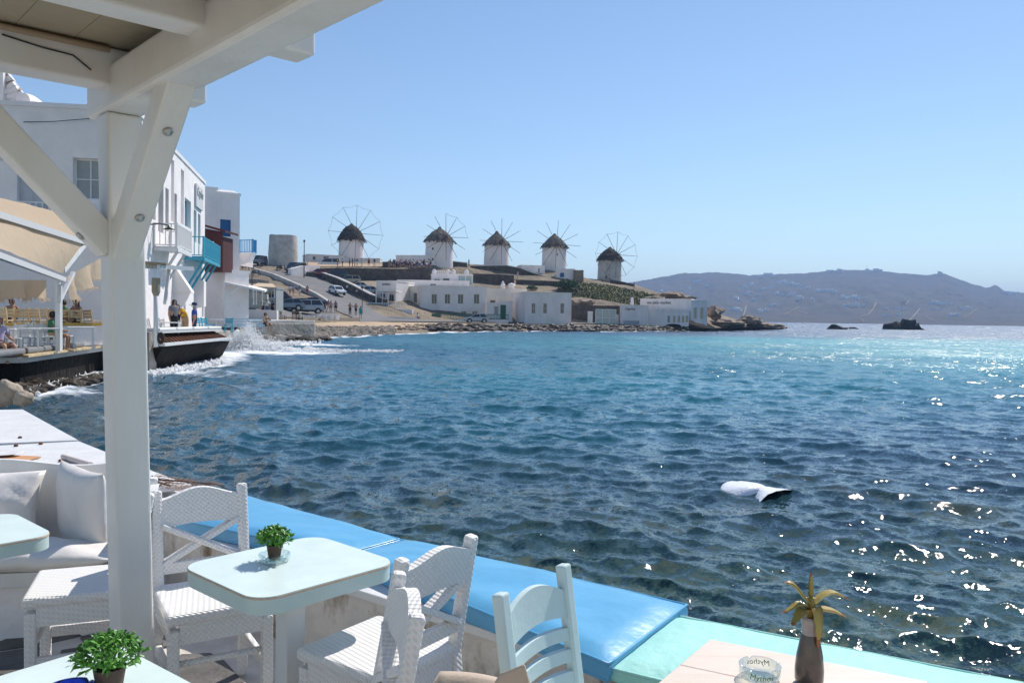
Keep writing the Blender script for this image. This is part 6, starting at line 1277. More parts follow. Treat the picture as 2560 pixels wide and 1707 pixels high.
# ------------------------------------------------------------------ white ledge panels on the left
o = thing('ledge_panels', 'white painted plank ledge running away along the water at the left', 'ledge', (-4, 7, .9))
def panel(q, z): MB().slab([V(p.x, p.y, z - .03) for p in q], (0, 0, .03)).build('panel', 'white_wood', o, bevel=.004)
a0, a1, a2, a3 = G(57, 1023, 1.0), G(196, 1099.5, 1.0), G(380, 1174, 1.0), G(480, 1209, 1.0); nv = V(-.78, -.62, 0)
panel([a0, a0 + V(-2.0, -.6, 0), G(-60, 1113, 1.0) + V(-.2, 0, 0), a1], 1.0)
b1 = G(198, 1101.5, 1.0); panel([b1, G(-60, 1115.5, 1.0), b1 + nv * 1.35 + V(-.6, -.1, 0), a2 + nv * .95, a2], .997); panel([a2 + V(.004, -.004, 0), a2 + nv * .95 + V(.004, -.004, 0), a3 + nv * .62, a3], .994)
for x, y in ((50, 1095), (40, 1115), (102, 1110), (152, 1153)): q = G(x, y, 1.0); MB().lathe([(.018, 0), (.018, .01), (.01, .018)], q, 8).build('bolt', 'rust', o)
q0, q1 = G(158, 1141, 1.02), G(226, 1161, 1.02); o = MB().tube([q0, q1], .022, 10).build('wooden_roller', 'wood_pale', smooth=False, angle=40); rebase(o); tag(o, 'short wooden roller lying on the white ledge panels', 'roller')
for i, (x, y, s) in enumerate(((6, 1008, .17), (48, 1012, .10))):
    vs, fs = rock_mesh(90 + i, 3, .35, .95); c = G(x, y, 1.0) + V(0, .1, s * .7); o = MB().add([c + V(v.x * s * 1.15, v.y * s, v.z * s) for v in vs], fs).build('boulder', 'stone_pale', smooth=True); rebase(o); tag(o, ['pale angular boulder on the far end of the ledge at the frame edge', 'small brown boulder right of the pale angular one'][i], 'boulder')
q = G(24, 1150, 1.0); o = MB().box(q + V(-.15, 0, .008), (.62, .34, .012), rz=-.15).build('placemat', 'tray_tan', bevel=.004); rebase(o); tag(o, 'tan placemat on the white ledge at the left edge', 'placemat')
o = MB().lathe([(.06, 0), (.10, .012), (.145, .022), (.14, .026), (.09, .016), (.01, .012)], G(16, 1138, 1.016) + V(-.02, 0, 0), 28).build('dinner_plate', 'plate', smooth=True); rebase(o); tag(o, 'white plate on the tan placemat', 'plate')
q = G(55, 1163, 1.0); o = MB().box(q + V(-.1, .02, .012), (.45, .12, .022), rz=-.1).build('folded_cloth', 'dark_green_cloth', bevel=.008); rebase(o); tag(o, 'dark green folded cloth behind the wavy bench back', 'cloth')
person('person in a purple shirt at the very left edge beside the plate', V(-3.93, 5.80, FZ + .02), R(-75), 'sit', 'purple', 'navy', 'trousers', 'hair_dark', 'skin_tan')
# fishing net and twigs
o = thing('fishing_net', 'crumpled brown fishing net with twigs on the ledge behind the wicker chair', 'net', G(440, 1212, 1.0)); m = MB(); A, B, C_, D_ = G(372, 1216, 1.0), G(470, 1240, 1.0), G(560, 1216, 1.02), G(390, 1192, 1.0)
for k in range(15):
    t = k / 14
    for (p0, p1, r0, r1) in ((A, B, D_, C_), (A, D_, B, C_)):
        p, q = p0.lerp(p1, t), r0.lerp(r1, t); m.tube([p.lerp(q, s / 8) + V(.012 * noise.noise(V(k, s, 1)), .012 * noise.noise(V(s, k, 4)), .018 + .02 * noise.noise(V(k * .4, s * .5, 2))) for s in range(9)], .0016, 4)
stuff(m.build('mesh_netting', 'netting', o))
for pts in ([(376, 1196), (420, 1200), (480, 1205), (540, 1210), (570, 1222)], [(376, 1222), (410, 1208), (445, 1198)], [(380, 1190), (395, 1205), (425, 1214)]): MB().tube([G(x, y, 1.03 + .01 * (i % 2)) for i, (x, y) in enumerate(pts)], [.007, .006, .005, .004, .003][:len(pts)], 6).build('twig', 'twig', o, smooth=True)
# ------------------------------------------------------------------ bench with pillows
def bench():
    bl, br = V(-4.4, 4.28, 0), V(-2.13, 4.78, 0); u = (br - bl).normalized(); n = V(u.y, -u.x, 0)   # n towards the viewer
    o = thing('bench', 'white built-in bench with a wavy wooden back left of the pillar', 'bench', (-3, 4.4, FZ)); L = (br - bl).length; k = 46; top = []
    for i in range(k + 1):
        s = i / k; top.append((s, 1.325 + .022 * math.cos(s * L / .46 * 2 * math.pi * .5 + 2.2)))
    m = MB(); fr = [bl + u * (s * L) for s, z in top]
    pts = [V(p.x, p.y, z) for p, (s, z) in zip(fr, top)]; low = [V(p.x, p.y, .80) for p in fr]; th = n * -.035
    for i in range(k): m.hexa([low[i], low[i + 1], low[i + 1] + th, low[i] + th, pts[i], pts[i + 1], pts[i + 1] + th, pts[i] + th])
    bm_ = m.build('back_board', 'white_wood', o)
    S = .62
    MB().hexa([*(lambda a, b: [V(a.x, a.y, .80), V(b.x, b.y, .80)])(bl + n * S, br + n * S), V(br.x, br.y, .80), V(bl.x, bl.y, .80), *(lambda a, b: [V(a.x, a.y, .88), V(b.x, b.y, .88)])(bl + n * (S + .02), br + n * (S + .02)), V(br.x, br.y, .88), V(bl.x, bl.y, .88)]).build('seat_board', 'white_wood', o, bevel=.006)
    a, b = bl + n * (S - .05), br + n * (S - .05); MB().hexa([V(a.x, a.y, FZ), V(b.x, b.y, FZ), V(b.x, b.y, FZ) - n * .05, V(a.x, a.y, FZ) - n * .05, V(a.x, a.y, .80), V(b.x, b.y, .80), V(b.x, b.y, .80) - n * .05, V(a.x, a.y, .80) - n * .05]).build('front_panel', 'plaster', o)
    a, b = br + n * .02, br + n * S; MB().hexa([V(a.x, a.y, FZ), V(b.x, b.y, FZ), V(b.x, b.y, FZ) + u * .05, V(a.x, a.y, FZ) + u * .05, V(a.x, a.y, 1.15), V(b.x, b.y, 1.10), V(b.x, b.y, 1.10) + u * .05, V(a.x, a.y, 1.15) + u * .05]).build('side_panel', 'white_wood', o, bevel=.006)
    return bl, br, u, n
bl, br, bu, bn = bench()
def pillow(label, c, ux, uy, w, h, th, mname, seed, wr=.02):
    ux = Vector(ux).normalized(); uy = Vector(uy); uy = (uy - ux * ux.dot(uy)).normalized(); nz = ux.cross(uy); k = 26; m = MB(); c = Vector(c)
    for side in (1, -1):
        rows = []
        for i in range(k + 1):
            row = []
            for j in range(k + 1):
                s, t = 2 * j / k - 1, 2 * i / k - 1; prof = (max(0, 1 - abs(s) ** 3.2) * max(0, 1 - abs(t) ** 3.2)) ** .55; pin = 1 - .07 * (1 - abs(s) ** 2) * abs(t) ** 3; pin2 = 1 - .07 * (1 - abs(t) ** 2) * abs(s) ** 3
                wv = wr * prof * (noise.noise(V(s * 2.2 + seed, t * 1.2, seed)) + .5 * noise.noise(V(s * 5 + t * 3, t * 2.0, seed + 3)))
                row.append(c + ux * (s * w / 2 * pin2) + uy * (t * h / 2 * pin) + nz * (side * (th / 2 * prof) + wv * 1.0))
            rows.append(row if side > 0 else row[::-1])
        m.grid(rows)
    bm = bmesh.new(); me = m.mesh('p', True, False); bm.from_mesh(me); bmesh.ops.remove_doubles(bm, verts=bm.verts, dist=.0008); bmesh.ops.recalc_face_normals(bm, faces=bm.faces); bm.to_mesh(me); bm.free(); me.shade_smooth()
    o = bpy.data.objects.new('pillow', me); COL.objects.link(o); me.materials.append(M[mname]); rebase(o); tag(o, label, 'pillow', 'cream pillows on the bench'); return o
c = bl.lerp(br, .60) + bn * .17; pillow('crumpled cream pillow leaning against the wavy bench back', (c.x, c.y, 1.10), bu, V(0, 0, 1) - bn * .35, .85, .42, .17, 'white_vinyl', 2.0, .05)
c = bl.lerp(br, .89) + bn * .30; pillow('large cream pillow standing on end at the right of the bench', (-2.33, 4.44, 1.12), V(.62, -.55, 0), V(-.10, .05, 1), .58, .46, .15, 'white_vinyl', 5.0, .012)
c = bl.lerp(br, .66) + bn * .50; pillow('flat cream pillow at the front edge of the bench seat behind the mint table', (-2.42, 4.16, .945), bu, bn, .80, .36, .11, 'white_vinyl', 8.0, .03)
# ------------------------------------------------------------------ cafe tables
def rrect(w, d, r, n=7):
    ps = []
    for cx, cy, a0 in ((w / 2 - r, -d / 2 + r, -90), (w / 2 - r, d / 2 - r, 0), (-w / 2 + r, d / 2 - r, 90), (-w / 2 + r, -d / 2 + r, 180)):
        for i in range(n + 1): a = R(a0 + 90 * i / n); ps.append((cx + r * math.cos(a), cy + r * math.sin(a)))
    return ps
def cafe_table(label, c, rz, w, d, mtop='mint_laminate', medge='mint_edge', r=.09, th=.062, group='mint cafe tables'):
    o = thing('cafe_table', label, 'table', (c[0], c[1], FZ), rz, group); H_ = .74
    MB().prism(rrect(w, d, r), H_ - .004, H_).build('table_top', mtop, o, world=False)
    MB().prism(rrect(w + .004, d + .004, r + .002), H_ - .010, H_ - .0045).build('edge_trim', 'wood_edge', o, world=False)
    MB().prism(rrect(w, d, r), H_ - th, H_ - .0105).build('table_edge', medge, o, world=False, angle=50)
    MB().box((0, 0, (H_ - th) / 2 + .01), (.08, .08, H_ - th - .02)).build('column', 'white_wood', o, world=False, bevel=.006)
    for a in (0, 1): MB().box((0, 0, .02 + a * .002), (.46 if a else .07, .07 if a else .46, .036)).build('foot', 'white_wood', o, world=False, bevel=.006)
    return o
cafe_table('mint square cafe table with a potted plant between the white wicker chairs', (-.818, 3.05), R(-42), .545, .60)
cafe_table('mint cafe table cut by the left frame edge before the bench', (-2.30, 3.36), R(-42), .545, .60)
cafe_table('mint cafe table with the blue ashtray in the bottom left corner', (-1.075, 1.87), R(-38), .60, .62, r=.06)
# wooden table
ta, tb, tcn = G(1775.6, 1596, 1.26), G(2322, 1702, 1.26), G(1624, 1707, 1.26); ux = (tb - ta).normalized(); uy = V(ux.y, -ux.x, 0); W_, D_2 = (tb - ta).length, .62
o = thing('wooden_table', 'pale pinkish wooden table in the bottom right corner', 'table', (ta.x, ta.y, FZ)); q = [ta, tb, tb + uy * D_2 + V(-.10, 0, 0), ta + uy * D_2 + V(-.10, 0, 0)]
for i in range(3):
    f0, f1 = i / 3, (i + 1) / 3 - .0015; MB().slab([V(p.x, p.y, 1.23) for p in (q[0].lerp(q[3], f0), q[1].lerp(q[2], f0), q[1].lerp(q[2], f1), q[0].lerp(q[3], f1))], (0, 0, .03)).build('plank', 'wood_pale', o, bevel=.003)
for p in q: cc = (q[0] + q[2]) / 2; pp_ = p.lerp(cc, .12); MB().box((pp_.x, pp_.y, (FZ + 1.229) / 2), (.05, .05, 1.229 - FZ)).build('leg', 'wood_pale', o)
# ------------------------------------------------------------------ wicker chairs
def wicker_proto():
    root = empty('wicker_chair', (0, 0, 0)); w, d, sh, bh, t = .41, .42, .455, .872, .044; m = 'wicker'
    lean = .075
    for s in (-1, 1):
        x = s * (w / 2 - t / 2)
        MB().bar((x, -d / 2 + t / 2, 0), (x, -d / 2 + t / 2, sh - .04), t, t).build('front_leg', m, root, world=False, bevel=.008)
        MB().bar((x, d / 2 + .03, 0), (x, d / 2 - t / 2, sh), t * .95, t * .95).build('rear_leg', m, root, world=False, bevel=.008)
        MB().bar((x, d / 2 - t / 2, sh - .01), (x, d / 2 - t / 2 + lean, bh + .012), t, t).build('back_post', m, root, world=False, bevel=.012)
        MB().bar((x, -d / 2 + .03, .20), (x, d / 2, .20), .026, .05).build('side_stretcher', m, root, world=False, bevel=.006)
        MB().box((x, 0, sh - .055), (.03, d - 2 * t, .09)).build('side_apron', m, root, world=False)
    for y in (-d / 2 + t / 2, d / 2 - t / 2): MB().box((0, y, sh - .055), (w - 2 * t, .03, .09)).build('apron', m, root, world=False)
    MB().tube([(-w / 2 + t, -d / 2 + .03, .27), (w / 2 - t, -d / 2 + .03, .27)], .014, 8).build('front_stretcher', m, root, world=False, smooth=True)
    MB().tube([(-w / 2 + t, d / 2 - .0, .27), (w / 2 - t, d / 2 - .0, .27)], .014, 8).build('rear_stretcher', m, root, world=False, smooth=True)
    MB().box((0, -.005, sh + .004), (w + .012, d + .01, .045)).build('seat', m, root, world=False, bevel=.016, seg=3)
    n = 16; hw = w / 2 - t * .9; ypos = lambda z: d / 2 - t / 2 + lean * (z - sh) / (bh - sh)
    top = [(x, bh - .03 + max(0, .040 * math.cos(x / hw * math.pi * .5) ** 1.6)) for x in [hw * (2 * i / n - 1) for i in range(n + 1)]]; bot = [(x, bh - .150 + .010 * math.cos(x / hw * math.pi * .5)) for x, z in top]
    c = MB()
    for i in range(n):
        P8 = []
        for (x, z), yy in ((bot[i], -1), (bot[i + 1], -1), (bot[i + 1], 1), (bot[i], 1), (top[i], -1), (top[i + 1], -1), (top[i + 1], 1), (top[i], 1)): P8.append((x, ypos(z) + yy * .018 + .012 * (1 - (x / hw) ** 2), z))
        c.hexa(P8)
    bmx = c.build('crest_rail', m, root, world=False)
    zlo, zhi = sh + .115, bh - .15
    MB().bar((-hw, ypos(zlo - .02), zlo - .02), (hw, ypos(zlo - .02), zlo - .02), .03, .05).build('lower_rail', m, root, world=False, bevel=.006)
    for s, dy in ((1, .004), (-1, -.004)): MB().bar((-hw * s, ypos(zlo) + dy, zlo - .005), (hw * s, ypos(zhi) + dy, zhi + .01), .024, .052, up=(0, 1, 0)).build('cross_bar', m, root, world=False, bevel=.004)
    return root
WP = wicker_proto()
def wicker(label, x, y, fx, fy, first=False):
    o = WP if first else copy_tree(WP); o.location = (x, y, FZ + .008); o.rotation_euler = (0, 0, face(fx, fy)); return tag(o, label, 'chair', 'white wicker chairs')
wicker('white wicker chair with crossed back directly right of the pillar', -1.26, 3.45, .52, -.85, True)
wicker('white wicker chair left of the pillar with a back shadow on its seat', -1.87, 3.60, -.93, -.36)
wicker('white wicker chair with crossed back facing the mint table with the plant', -.455, 2.93, -.82, .57)
wicker('white wicker chair seen edge-on, nearest the camera', -.54, 2.25, -.96, -.26)
def wood_chair():
    w, d, sh, bh, t = .385, .40, .455, .855, .042; m = 'chair_blue'; o = thing('wooden_chair', 'pale blue wooden ladder-back chair left of the wooden table', 'chair', (.28, 2.31, FZ + .008), face(.82, -.57)); lean = .07
    for s in (-1, 1):
        x = s * (w / 2 - t / 2); MB().bar((x, -d / 2 + t / 2, 0), (x, -d / 2 + t / 2, sh), t, t).build('front_leg', m, o, world=False, bevel=.006); MB().bar((x, d / 2 + .02, 0), (x, d / 2 - t / 2, sh), t, t).build('rear_leg', m, o, world=False, bevel=.006)
        MB().bar((x, d / 2 - t / 2, sh - .02), (x, d / 2 - t / 2 + lean, bh + .03), t, t * .9).build('back_post', m, o, world=False, bevel=.007); MB().bar((x, -d / 2 + .03, .2), (x, d / 2, .2), .02, .035).build('side_stretcher', m, o, world=False)
    MB().box((0, 0, sh + .01), (w + .02, d + .01, .03)).build('seat', m, o, world=False, bevel=.008); ypos = lambda z: d / 2 - t / 2 + lean * (z - sh) / (bh - sh); hw = w / 2 - t + .005
    def slat(z0, z1, arch0, arch1, bow):
        n = 14; c = MB(); f = lambda x: math.cos(x / hw * math.pi * .5)
        xs = [hw * (2 * i / n - 1) for i in range(n + 1)]
        for a, b in zip(xs[:-1], xs[1:]): c.hexa([(x, ypos(z) + s * .009 + bow * (1 - (x / hw) ** 2), z + ar * f(x)) for z, ar in ((z0, arch0), (z1, arch1)) for x, s in ((a, -1), (b, -1), (b, 1), (a, 1))])
        c.build('back_slat', m, o, world=False)
    slat(bh - .13, bh - .045, .02, .045, .015)
    for z in (.545, .61, .675): slat(z - .019, z + .019, .012, .012, .015)
wood_chair()
# canvas chair at the bottom edge
o = thing('canvas_chair', 'beige canvas chair back cut by the bottom frame edge', 'chair', (-.08, 1.72, FZ)); a, b = P(1078, 1700, 1.90), P(1316, 1700, 1.83)
rows = []
for i in range(13):
    t = i / 12; p = V(a.x, a.y, 0).lerp(V(b.x, b.y, 0), t); zt = 1.352 + .012 * math.sin(t * 3.1) - (.03 if t == 0 else 0); rows.append([V(p.x, p.y - .02, .95), V(p.x, p.y - .03, 1.2), V(p.x, p.y - .02, zt - .02), V(p.x, p.y, zt), V(p.x, p.y + .03, zt), V(p.x, p.y + .05, zt - .025), V(p.x, p.y + .05, 1.2), V(p.x, p.y + .04, .95)])
MB().grid(rows).build('canvas_back', 'beige_canvas', o, smooth=True)
q = [P(1222, 1730, 1.86), P(1326, 1712, 1.80), P(1312, 1662, 1.80), P(1250, 1686, 1.84)]; MB().slab(q, (0, .012, 0)).build('canvas_flap', 'beige_canvas', o, bevel=.004)
for p in (a, b):
    MB().box((p.x, p.y + .015, (FZ + 1.30) / 2), (.03, .03, 1.30 - FZ)).build('back_post', 'wood_pale', o); MB().box((p.x, p.y - .42, (FZ + .97) / 2), (.03, .03, .97 - FZ)).build('front_leg', 'wood_pale', o)
MB().hexa([V(a.x, a.y - .43, .95), V(b.x, b.y - .43, .95), V(b.x, b.y, .95), V(a.x, a.y, .95), V(a.x, a.y - .43, .975), V(b.x, b.y - .43, .975), V(b.x, b.y, .975), V(a.x, a.y, .975)]).build('canvas_seat', 'beige_canvas', o)
# ------------------------------------------------------------------ pots, ashtrays, vase
TZ = FZ + .74
def potted(label, x, y, z, r, h, spread, ph, seed):
    o = thing('potted_plant', label, 'plant', (x, y, z)); MB().lathe([(r * .72, 0), (r, h), (r * .9, h), (r * .86, h * .86)], (0, 0, 0), 20).build('pot', 'pot_brown', o, world=False, angle=40); MB().lathe([(.001, h * .86), (r * .86, h * .87)], (0, 0, 0), 14, False).build('soil', 'soil', o, world=False)
    rr = random.Random(seed); m = MB()
    for i in range(620):
        a = rr.uniform(0, 6.283); el = rr.uniform(-.25, 1.45); rad = spread * rr.uniform(.45, 1) ** .6
        c = V(math.cos(a) * math.cos(el) * rad, math.sin(a) * math.cos(el) * rad, h * .95 + ph * .38 + math.sin(el) * ph * .62 * rr.uniform(.6, 1)); d = V(c.x, c.y, c.z - h * .8).normalized(); L = rr.uniform(.016, .03); tw = V(rr.gauss(0, 1), rr.gauss(0, 1), rr.gauss(0, .6)); s = d.cross(tw).normalized(); e = (d * .6 + tw.normalized() * .8).normalized(); w = L * .17
        p0, p1, p2 = c, c + e * L * .55 + d * L * .18, c + e * L - V(0, 0, L * rr.uniform(-.1, .5)); m.add([p0 - s * w * .4, p0 + s * w * .4, p1 + s * w, p1 - s * w, p2], [(0, 1, 2, 3), (3, 2, 4)])
    for i in range(60):
        a = rr.uniform(0, 6.283); el = rr.uniform(.1, 1.5); q = V(math.cos(a) * math.cos(el) * spread * .8, math.sin(a) * math.cos(el) * spread * .8, h + ph * .8 * math.sin(el)); m.tube([V(0, 0, h * .8), q * .5 + V(0, 0, h * .5), q], .0012, 3)
    f = m.build('foliage', 'leaf', o, world=False, fix=False); stuff(f); return o
gq = G(686, 1398, TZ + .006)
def ashtray(label, c, r, h, mname, txt=False, notch=3):
    o = thing('ashtray', label, 'ashtray', c); prof = [(r * .55, 0), (r * .92, .002), (r * .98, h * .25), (r, h * .96), (r * .97, h), (r * .88, h), (r * .86, h * .95), (r * .80, h * .32), (r * .5, h * .26), (.001, h * .25)]
    m = MB().lathe(prof, (0, 0, 0), 48, False); n = 48; vs = []
    for i, v in enumerate(m.v):
        k = i // n
        if 3 <= k <= 6:
            a = math.atan2(v[1], v[0]) + .5
            if abs((a / (2 * math.pi) * notch) % 1 - .5) < .045: v = (v[0], v[1], v[2] - h * .22)
        vs.append(v)
    m.v = vs; m.f.append(tuple(reversed(range(n)))); m.build('bowl', mname, o, world=False, smooth=True)
    if txt:
        for s in (0, 1):
            me = text_mesh('Mythos', .021, .0002, .15); rr = r * 1.012 if s == 0 else r * .995
            for v in me.vertices: a = v.co.x / rr; zc = v.co.y; v.co = (rr * math.sin(a), -rr * math.cos(a), zc)
            t = inst(me, 'lettering', o, (0, 0, h * .55), (0, 0, R(180) * s + R(-12)), mat='mythos_green')
    return o
ashtray('clear glass ashtray holding the small plant pot on the mint table', V(gq.x, gq.y, TZ + .001), .058, .030, 'clear_glass')
potted('small bushy green plant in a brown pot standing in a glass ashtray', gq.x, gq.y, TZ + .012, .030, .052, .058, .062, 1)
potted('larger bushy green plant in a brown pot in the bottom left corner', -.975, 1.985, TZ + .001, .038, .066, .075, .075, 2)
ashtray('cobalt blue glass ashtray beside the larger potted plant', V(-1.048, 1.935, TZ + .001), .058, .036, 'blue_glass', notch=2)
ashtray('clear glass ashtray printed Mythos in green on the wooden table', G(1898, 1690, 1.262) + V(0, -.005, 0), .054, .036, 'clear_glass', True, 4)
def vase():
    c = V(.785, 2.10, 1.2605); o = thing('vase', 'slim smoky glass vase holding an aloe cutting on the wooden table', 'vase', c)
    MB().lathe([(.030, 0), (.036, .012), (.0365, .04), (.033, .075), (.026, .11), (.0215, .13)], (0, 0, 0), 28).build('vase_body', 'vase_brown', o, world=False, angle=40)
    MB().lathe([(.0212, .1305), (.021, .142), (.0235, .165), (.026, .178), (.0245, .178), (.021, .16), (.019, .14)], (0, 0, 0), 28, False).build('vase_neck', 'vase_frost', o, world=False, smooth=True)
    a = thing('aloe_cutting', 'yellow-green aloe cutting with browned tips in the slim vase', 'plant', c + V(0, 0, .15)); MB().tube([(0, 0, -.02), (0, 0, .03), (.002, 0, .075)], [.009, .012, .011], 8).build('stem', 'aloe', a, world=False, smooth=True)
    for i, (dx, dy, pts, w) in enumerate(((-1, .1, [(.0, .055), (.025, .085), (.048, .108), (.068, .110)], .030), (1, .1, [(0, .05), (.03, .078), (.065, .086), (.105, .066)], .028), (-1, -.2, [(0, .045), (.03, .060), (.055, .050), (.082, .038)], .024), (-.9, -.6, [(0, .04), (.03, .047), (.055, .030), (.075, .016)], .030), (1, -.1, [(0, .042), (.03, .046), (.06, .042), (.09, .028)], .027), (.35, -.9, [(0, .045), (.02, .050), (.032, .01), (.030, -.045)], .034), (.05, .5, [(0, .06), (.004, .09), (.006, .115), (.006, .14)], .012))):
        d = V(dx, dy, 0).normalized(); s = V(-d.y, d.x, 0); m = MB(); rows = []; n = 12
        for k in range(n + 1):
            t = k / n * 3; j = min(int(t), 2); u = t - j; p = [pts[max(j - 1, 0)], pts[j], pts[j + 1], pts[min(j + 2, 3)]]
            cr = lambda q: .5 * (2 * p[1][q] + (p[2][q] - p[0][q]) * u + (2 * p[0][q] - 5 * p[1][q] + 4 * p[2][q] - p[3][q]) * u * u + (3 * p[1][q] - p[0][q] - 3 * p[2][q] + p[3][q]) * u ** 3)
            q = d * cr(0) + V(0, 0, cr(1)); ww = w * (.75 + .25 * math.sin(k / n * 3)) * (1 - (k / n) ** 3 * .92) * .5; th = ww * .5; tooth = .0022 * (k % 2)
            rows.append([q - s * (ww + tooth) + V(0, 0, th * .8), q - s * ww * .6 - V(0, 0, th * .5), q - V(0, 0, th), q + s * ww * .6 - V(0, 0, th * .5), q + s * (ww + tooth) + V(0, 0, th * .8), q + V(0, 0, th * .25), q - s * (ww + tooth) + V(0, 0, th * .8)])
        lf = m.grid(rows[:n - 1]).build('leaf', 'aloe', a, world=False, smooth=True); MB().grid(rows[n - 2:]).build('leaf_tip', 'aloe_tip', lf, world=False, smooth=True)
vase()
# ------------------------------------------------------------------ pergola
def pergola():
    d = V(math.cos(R(-47)), math.sin(R(-47)), 0); n = V(-d.y, d.x, 0); Ot = V(-1.535, 3.2, 0); Ob = V(-1.475, 3.2, 0); w = .065
    o = thing('pergola', 'white painted timber pergola corner with braced post', 'pergola', (Ob.x, Ob.y, FZ)); m = 'white_paint'
    ring = lambda c, z: [c + d * (a * w) + n * (b * w) + V(0, 0, z) for a, b in ((-1, -1), (1, -1), (1, 1), (-1, 1))]
    MB().hexa(ring(Ob, FZ) + ring(Ot, 2.95)).build('post', m, o, bevel=.012, seg=3)
    def beam(a, b, z0, z1, wd, bev=.012, name='beam'):
        s = (b - a).normalized(); x = V(s.y, -s.x, 0) * wd / 2
        return MB().hexa([V(*(a - x)[:2], z0), V(*(a + x)[:2], z0), V(*(b + x)[:2], z0), V(*(b - x)[:2], z0), V(*(a - x)[:2], z1), V(*(a + x)[:2], z1), V(*(b + x)[:2], z1), V(*(b - x)[:2], z1)]).build(name, m, o, bevel=bev, seg=3)
    beam(Ot - d * .165, Ot + d * 4.2, 2.951, 3.115, .15, .02)
    for t in (.07, .93, 1.74, 2.55, 3.4): beam(Ot + d * t - n * 2.6, Ot + d * t + n * .29, 3.03, 3.17, .12, .012, 'rafter')
    for k in range(15):
        a0 = -2.6 + k * .185; MB().hexa([Ot + d * (-.2) + n * a0 + V(0, 0, 3.174), Ot + d * 4 + n * a0 + V(0, 0, 3.174), Ot + d * 4 + n * (a0 + .183) + V(0, 0, 3.174), Ot + d * (-.2) + n * (a0 + .183) + V(0, 0, 3.174)] + [Ot + d * (-.2) + n * a0 + V(0, 0, 3.194), Ot + d * 4 + n * a0 + V(0, 0, 3.194), Ot + d * 4 + n * (a0 + .183) + V(0, 0, 3.194), Ot + d * (-.2) + n * (a0 + .183) + V(0, 0, 3.194)]).build('roof_board', 'khaki_board', o)
    def brace(v, t1, zlo, zhi, wd):
        a = Ot + v * .03 + V(0, 0, zlo); b = Ot + v * t1 + V(0, 0, zhi); s = n if abs(v.dot(d)) > .5 else d; q = s * wd / 2; dr = (b - a).normalized(); pr = V(0, 0, 1).cross(s).normalized(); pr = s.cross(dr).normalized() * .052
        return MB().hexa([a - q - pr, a + q - pr, a + q + pr, a - q + pr, b - q - pr, b + q - pr, b + q + pr, b - q + pr]).build('brace', m, o, bevel=.008, seg=2), a, b, dr, pr
    _, a, b, dr, pr = brace(d, .60, 2.42, 2.99, .098)
    e = pr.normalized(); e = e if e.dot(V(0, 0, -1)) > 0 else -e
    for f in (.28, .76):
        c = a.lerp(b, f) + e * .053
        MB().lathe([(.017, 0), (.017, .004), (.012, .009), (.001, .010)], (0, 0, 0), 16).xf(Matrix.Translation(c) @ e.to_track_quat('Z', 'Y').to_matrix().to_4x4()).build('bolt_cap', 'metal', o, smooth=True)
    _, a, b, dr, pr = brace(-n, .62, 2.44, 3.06, .10)
    e = pr.normalized(); e = e if e.dot(V(0, 0, -1)) > 0 else -e; c = a.lerp(b, .12) + e * .053
    MB().lathe([(.017, 0), (.017, .004), (.012, .009), (.001, .010)], (0, 0, 0), 16).xf(Matrix.Translation(c) @ e.to_track_quat('Z', 'Y').to_matrix().to_4x4()).build('bolt_cap', 'metal', o, smooth=True)
    a = Ot + d * .145 - n * 2.6 + V(0, 0, 3.155); b = Ot + d * .145 - n * .08 + V(0, 0, 3.155); MB().tube([a, a.lerp(b, .5) + V(0, 0, -.004), b], .012, 8).build('conduit', 'conduit', o, smooth=True)
    a = Ot + d * .135 - n * .42 + V(0, 0, 3.13); MB().tube([a, a + n * .12 - V(0, 0, .015), a + n * .22 - V(0, 0, .02), a + n * .28 - V(0, 0, .06)], .003, 5).build('cable', 'wire', o, smooth=True)
pergola()
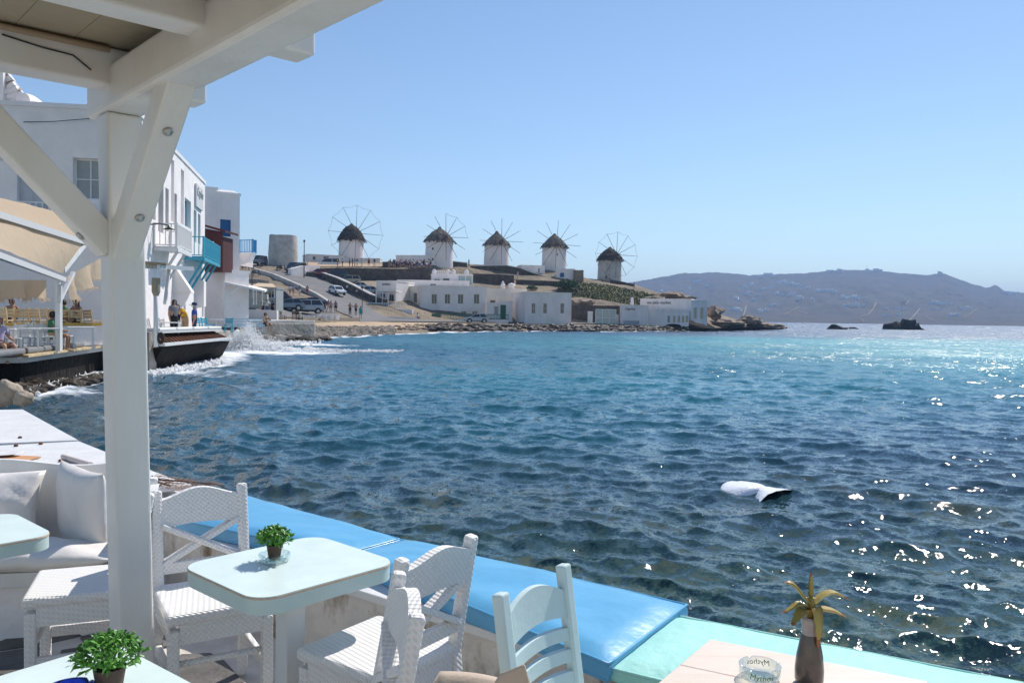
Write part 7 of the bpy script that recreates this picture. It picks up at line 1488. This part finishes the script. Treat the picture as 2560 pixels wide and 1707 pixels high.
# ------------------------------------------------------------------ breaking wave, floating bag, haze
def splash():
    m = MB(); r = random.Random(4); bm = bmesh.new(); bmesh.ops.create_icosphere(bm, subdivisions=1, radius=1); vs = [v.co.copy() for v in bm.verts]; fs = [tuple(v.index for v in f.verts) for f in bm.faces]; bm.free()
    c = G(608, 878, 0); top = P(612, 806, c.y - 1)
    # foam mound of the breaking crest: rough displaced sheets, then droplets thrown off them
    for k, (ox, oy, wx, wy, hh) in enumerate(((0, 0, 1.5, .8, 1.15), (-1.0, -.5, 1.2, .7, .75), (1.5, .3, 1.6, .8, .6), (3.6, 1.0, 2.6, .7, .35))):
        rows = []; n = 34
        for a in range(n + 1):
            row = []
            for b in range(n + 1):
                p, q = 2 * a / n - 1, 2 * b / n - 1; e = max(0, 1 - p * p - q * q); f = noise.fractal(V(p * 2.2 + k * 5, q * 2.2, k), 1, 2, 5); z = hh * e * (.55 + .75 * abs(f)) + .22 * hh * noise.noise(V(p * 9, q * 9, k * 3)) * e
                row.append(V(c.x + ox + p * wx + .12 * f, c.y + oy + q * wy + .12 * noise.noise(V(p * 6, q * 6, 9)), z - .06))
            rows.append(row)
        m.grid(rows)
    for i in range(9000):
        a = r.gauss(0, 1); h = r.random() ** 1.6; pl = r.choice((0, 0, 0, 0, 1, 2))
        cx = [c.x + .1, c.x - .9, c.x + 1.4][pl]; hh = [1.75, 1.1, .85][pl]
        x = cx + a * (1.0 - .72 * h) + h * .25; y = c.y + r.gauss(0, .6); z = h * hh * max(.2, 1 - .3 * abs(a)) + r.gauss(0, .05); s = r.uniform(.006, .034) * (1.2 - .6 * h)
        q = V(x, y, max(-.05, z)); m.add([q + V(v.x * s, v.y * s, v.z * s * r.uniform(.8, 1.5)) for v in vs], fs)
    for i in range(1500):
        x = r.uniform(-4.5, 8.5); s = r.uniform(.02, .07); q = V(c.x + x, c.y + .28 * x + r.gauss(0, .6), abs(r.gauss(0, .10)) * math.exp(-abs(x) / 4) + .02); m.add([q + V(v.x * s * 1.8, v.y * s, v.z * s) for v in vs], fs)
    o = m.build('wave_spray', 'foam', smooth=True, fix=False); stuff(o); tag(o, 'white spray of the wave breaking against the quay', 'spray')
    m = MB()
    for i in range(900):
        t = r.random(); k = r.choice((0, 1, 2)); x, y = [(60 + 190 * t, 985 - 45 * t), (370 + 190 * t, 938 - 33 * t), (690 + 110 * t, 862 - 12 * t)][k]; q = G(x + r.gauss(0, 5), y + r.gauss(0, 3) + 2, .05); s = r.uniform(.015, .06) * (q.y / 28) ** .5; m.add([q + V(v.x * s * 1.8, v.y * s, abs(r.gauss(0, .06)) + v.z * s) for v in vs], fs)
    o = m.build('shore_foam', 'foam', smooth=True, fix=False); stuff(o); tag(o, 'flecks of white foam where the swell meets walls and rocks', 'foam')
splash()
def bag():
    c = G(1885, 1222, 0); u = (G(1955, 1235, 0) - G(1828, 1208, 0)); L = u.length; u.normalize(); n = V(-u.y, u.x, 0); k = 18; rows = []
    for i in range(k + 1):
        s = i / k; row = []; w = .40 * (math.sin(math.pi * min(1, s * 1.25 + .12)) ** .6 if s < .7 else .5 + .55 * (s - .7) / .3); w = max(.03, w)
        for j in range(11):
            t = j / 10 * 2 - 1; z = .045 * (1 - t * t) * (.6 + .6 * math.sin(s * 3.0)) + (.015 * (s - .7) / .3 if s > .7 else 0) + .014 * noise.noise(V(s * 9, t * 3, 1)) + .008 * noise.noise(V(s * 25, t * 9, 2)); row.append(c + u * ((s - .5) * L) + n * (t * w) + V(0, 0, z + .005 - .07 * abs(t) ** 4))
        rows.append(row)
    o = MB().grid(rows).build('plastic_bag', 'plastic_white', smooth=False, angle=25); rebase(o); tag(o, 'crumpled white plastic bag floating on the water', 'bag')
bag()
def haze():
    m = bpy.data.materials.new('haze'); m.use_nodes = True; nt = m.node_tree; nt.nodes.remove(nt.nodes['Principled BSDF']); v = nt.nodes.new('ShaderNodeVolumePrincipled')
    v.inputs['Color'].default_value = (.40, .62, 1.0, 1); v.inputs['Density'].default_value = HAZE; v.inputs['Anisotropy'].default_value = .1
    nt.links.new(v.outputs[0], nt.nodes['Material Output'].inputs['Volume'])
    o = MB().hexa([(-9000, -60, -8), (9000, -60, -8), (9000, 6500, -8), (-9000, 6500, -8), (-9000, -60, 190), (9000, -60, 190), (9000, 6500, 190), (-9000, 6500, 190)]).build('haze', m); stuff(o); tag(o, 'pale blue sea haze veiling the far hills', 'haze')
HAZE = .00028
haze()
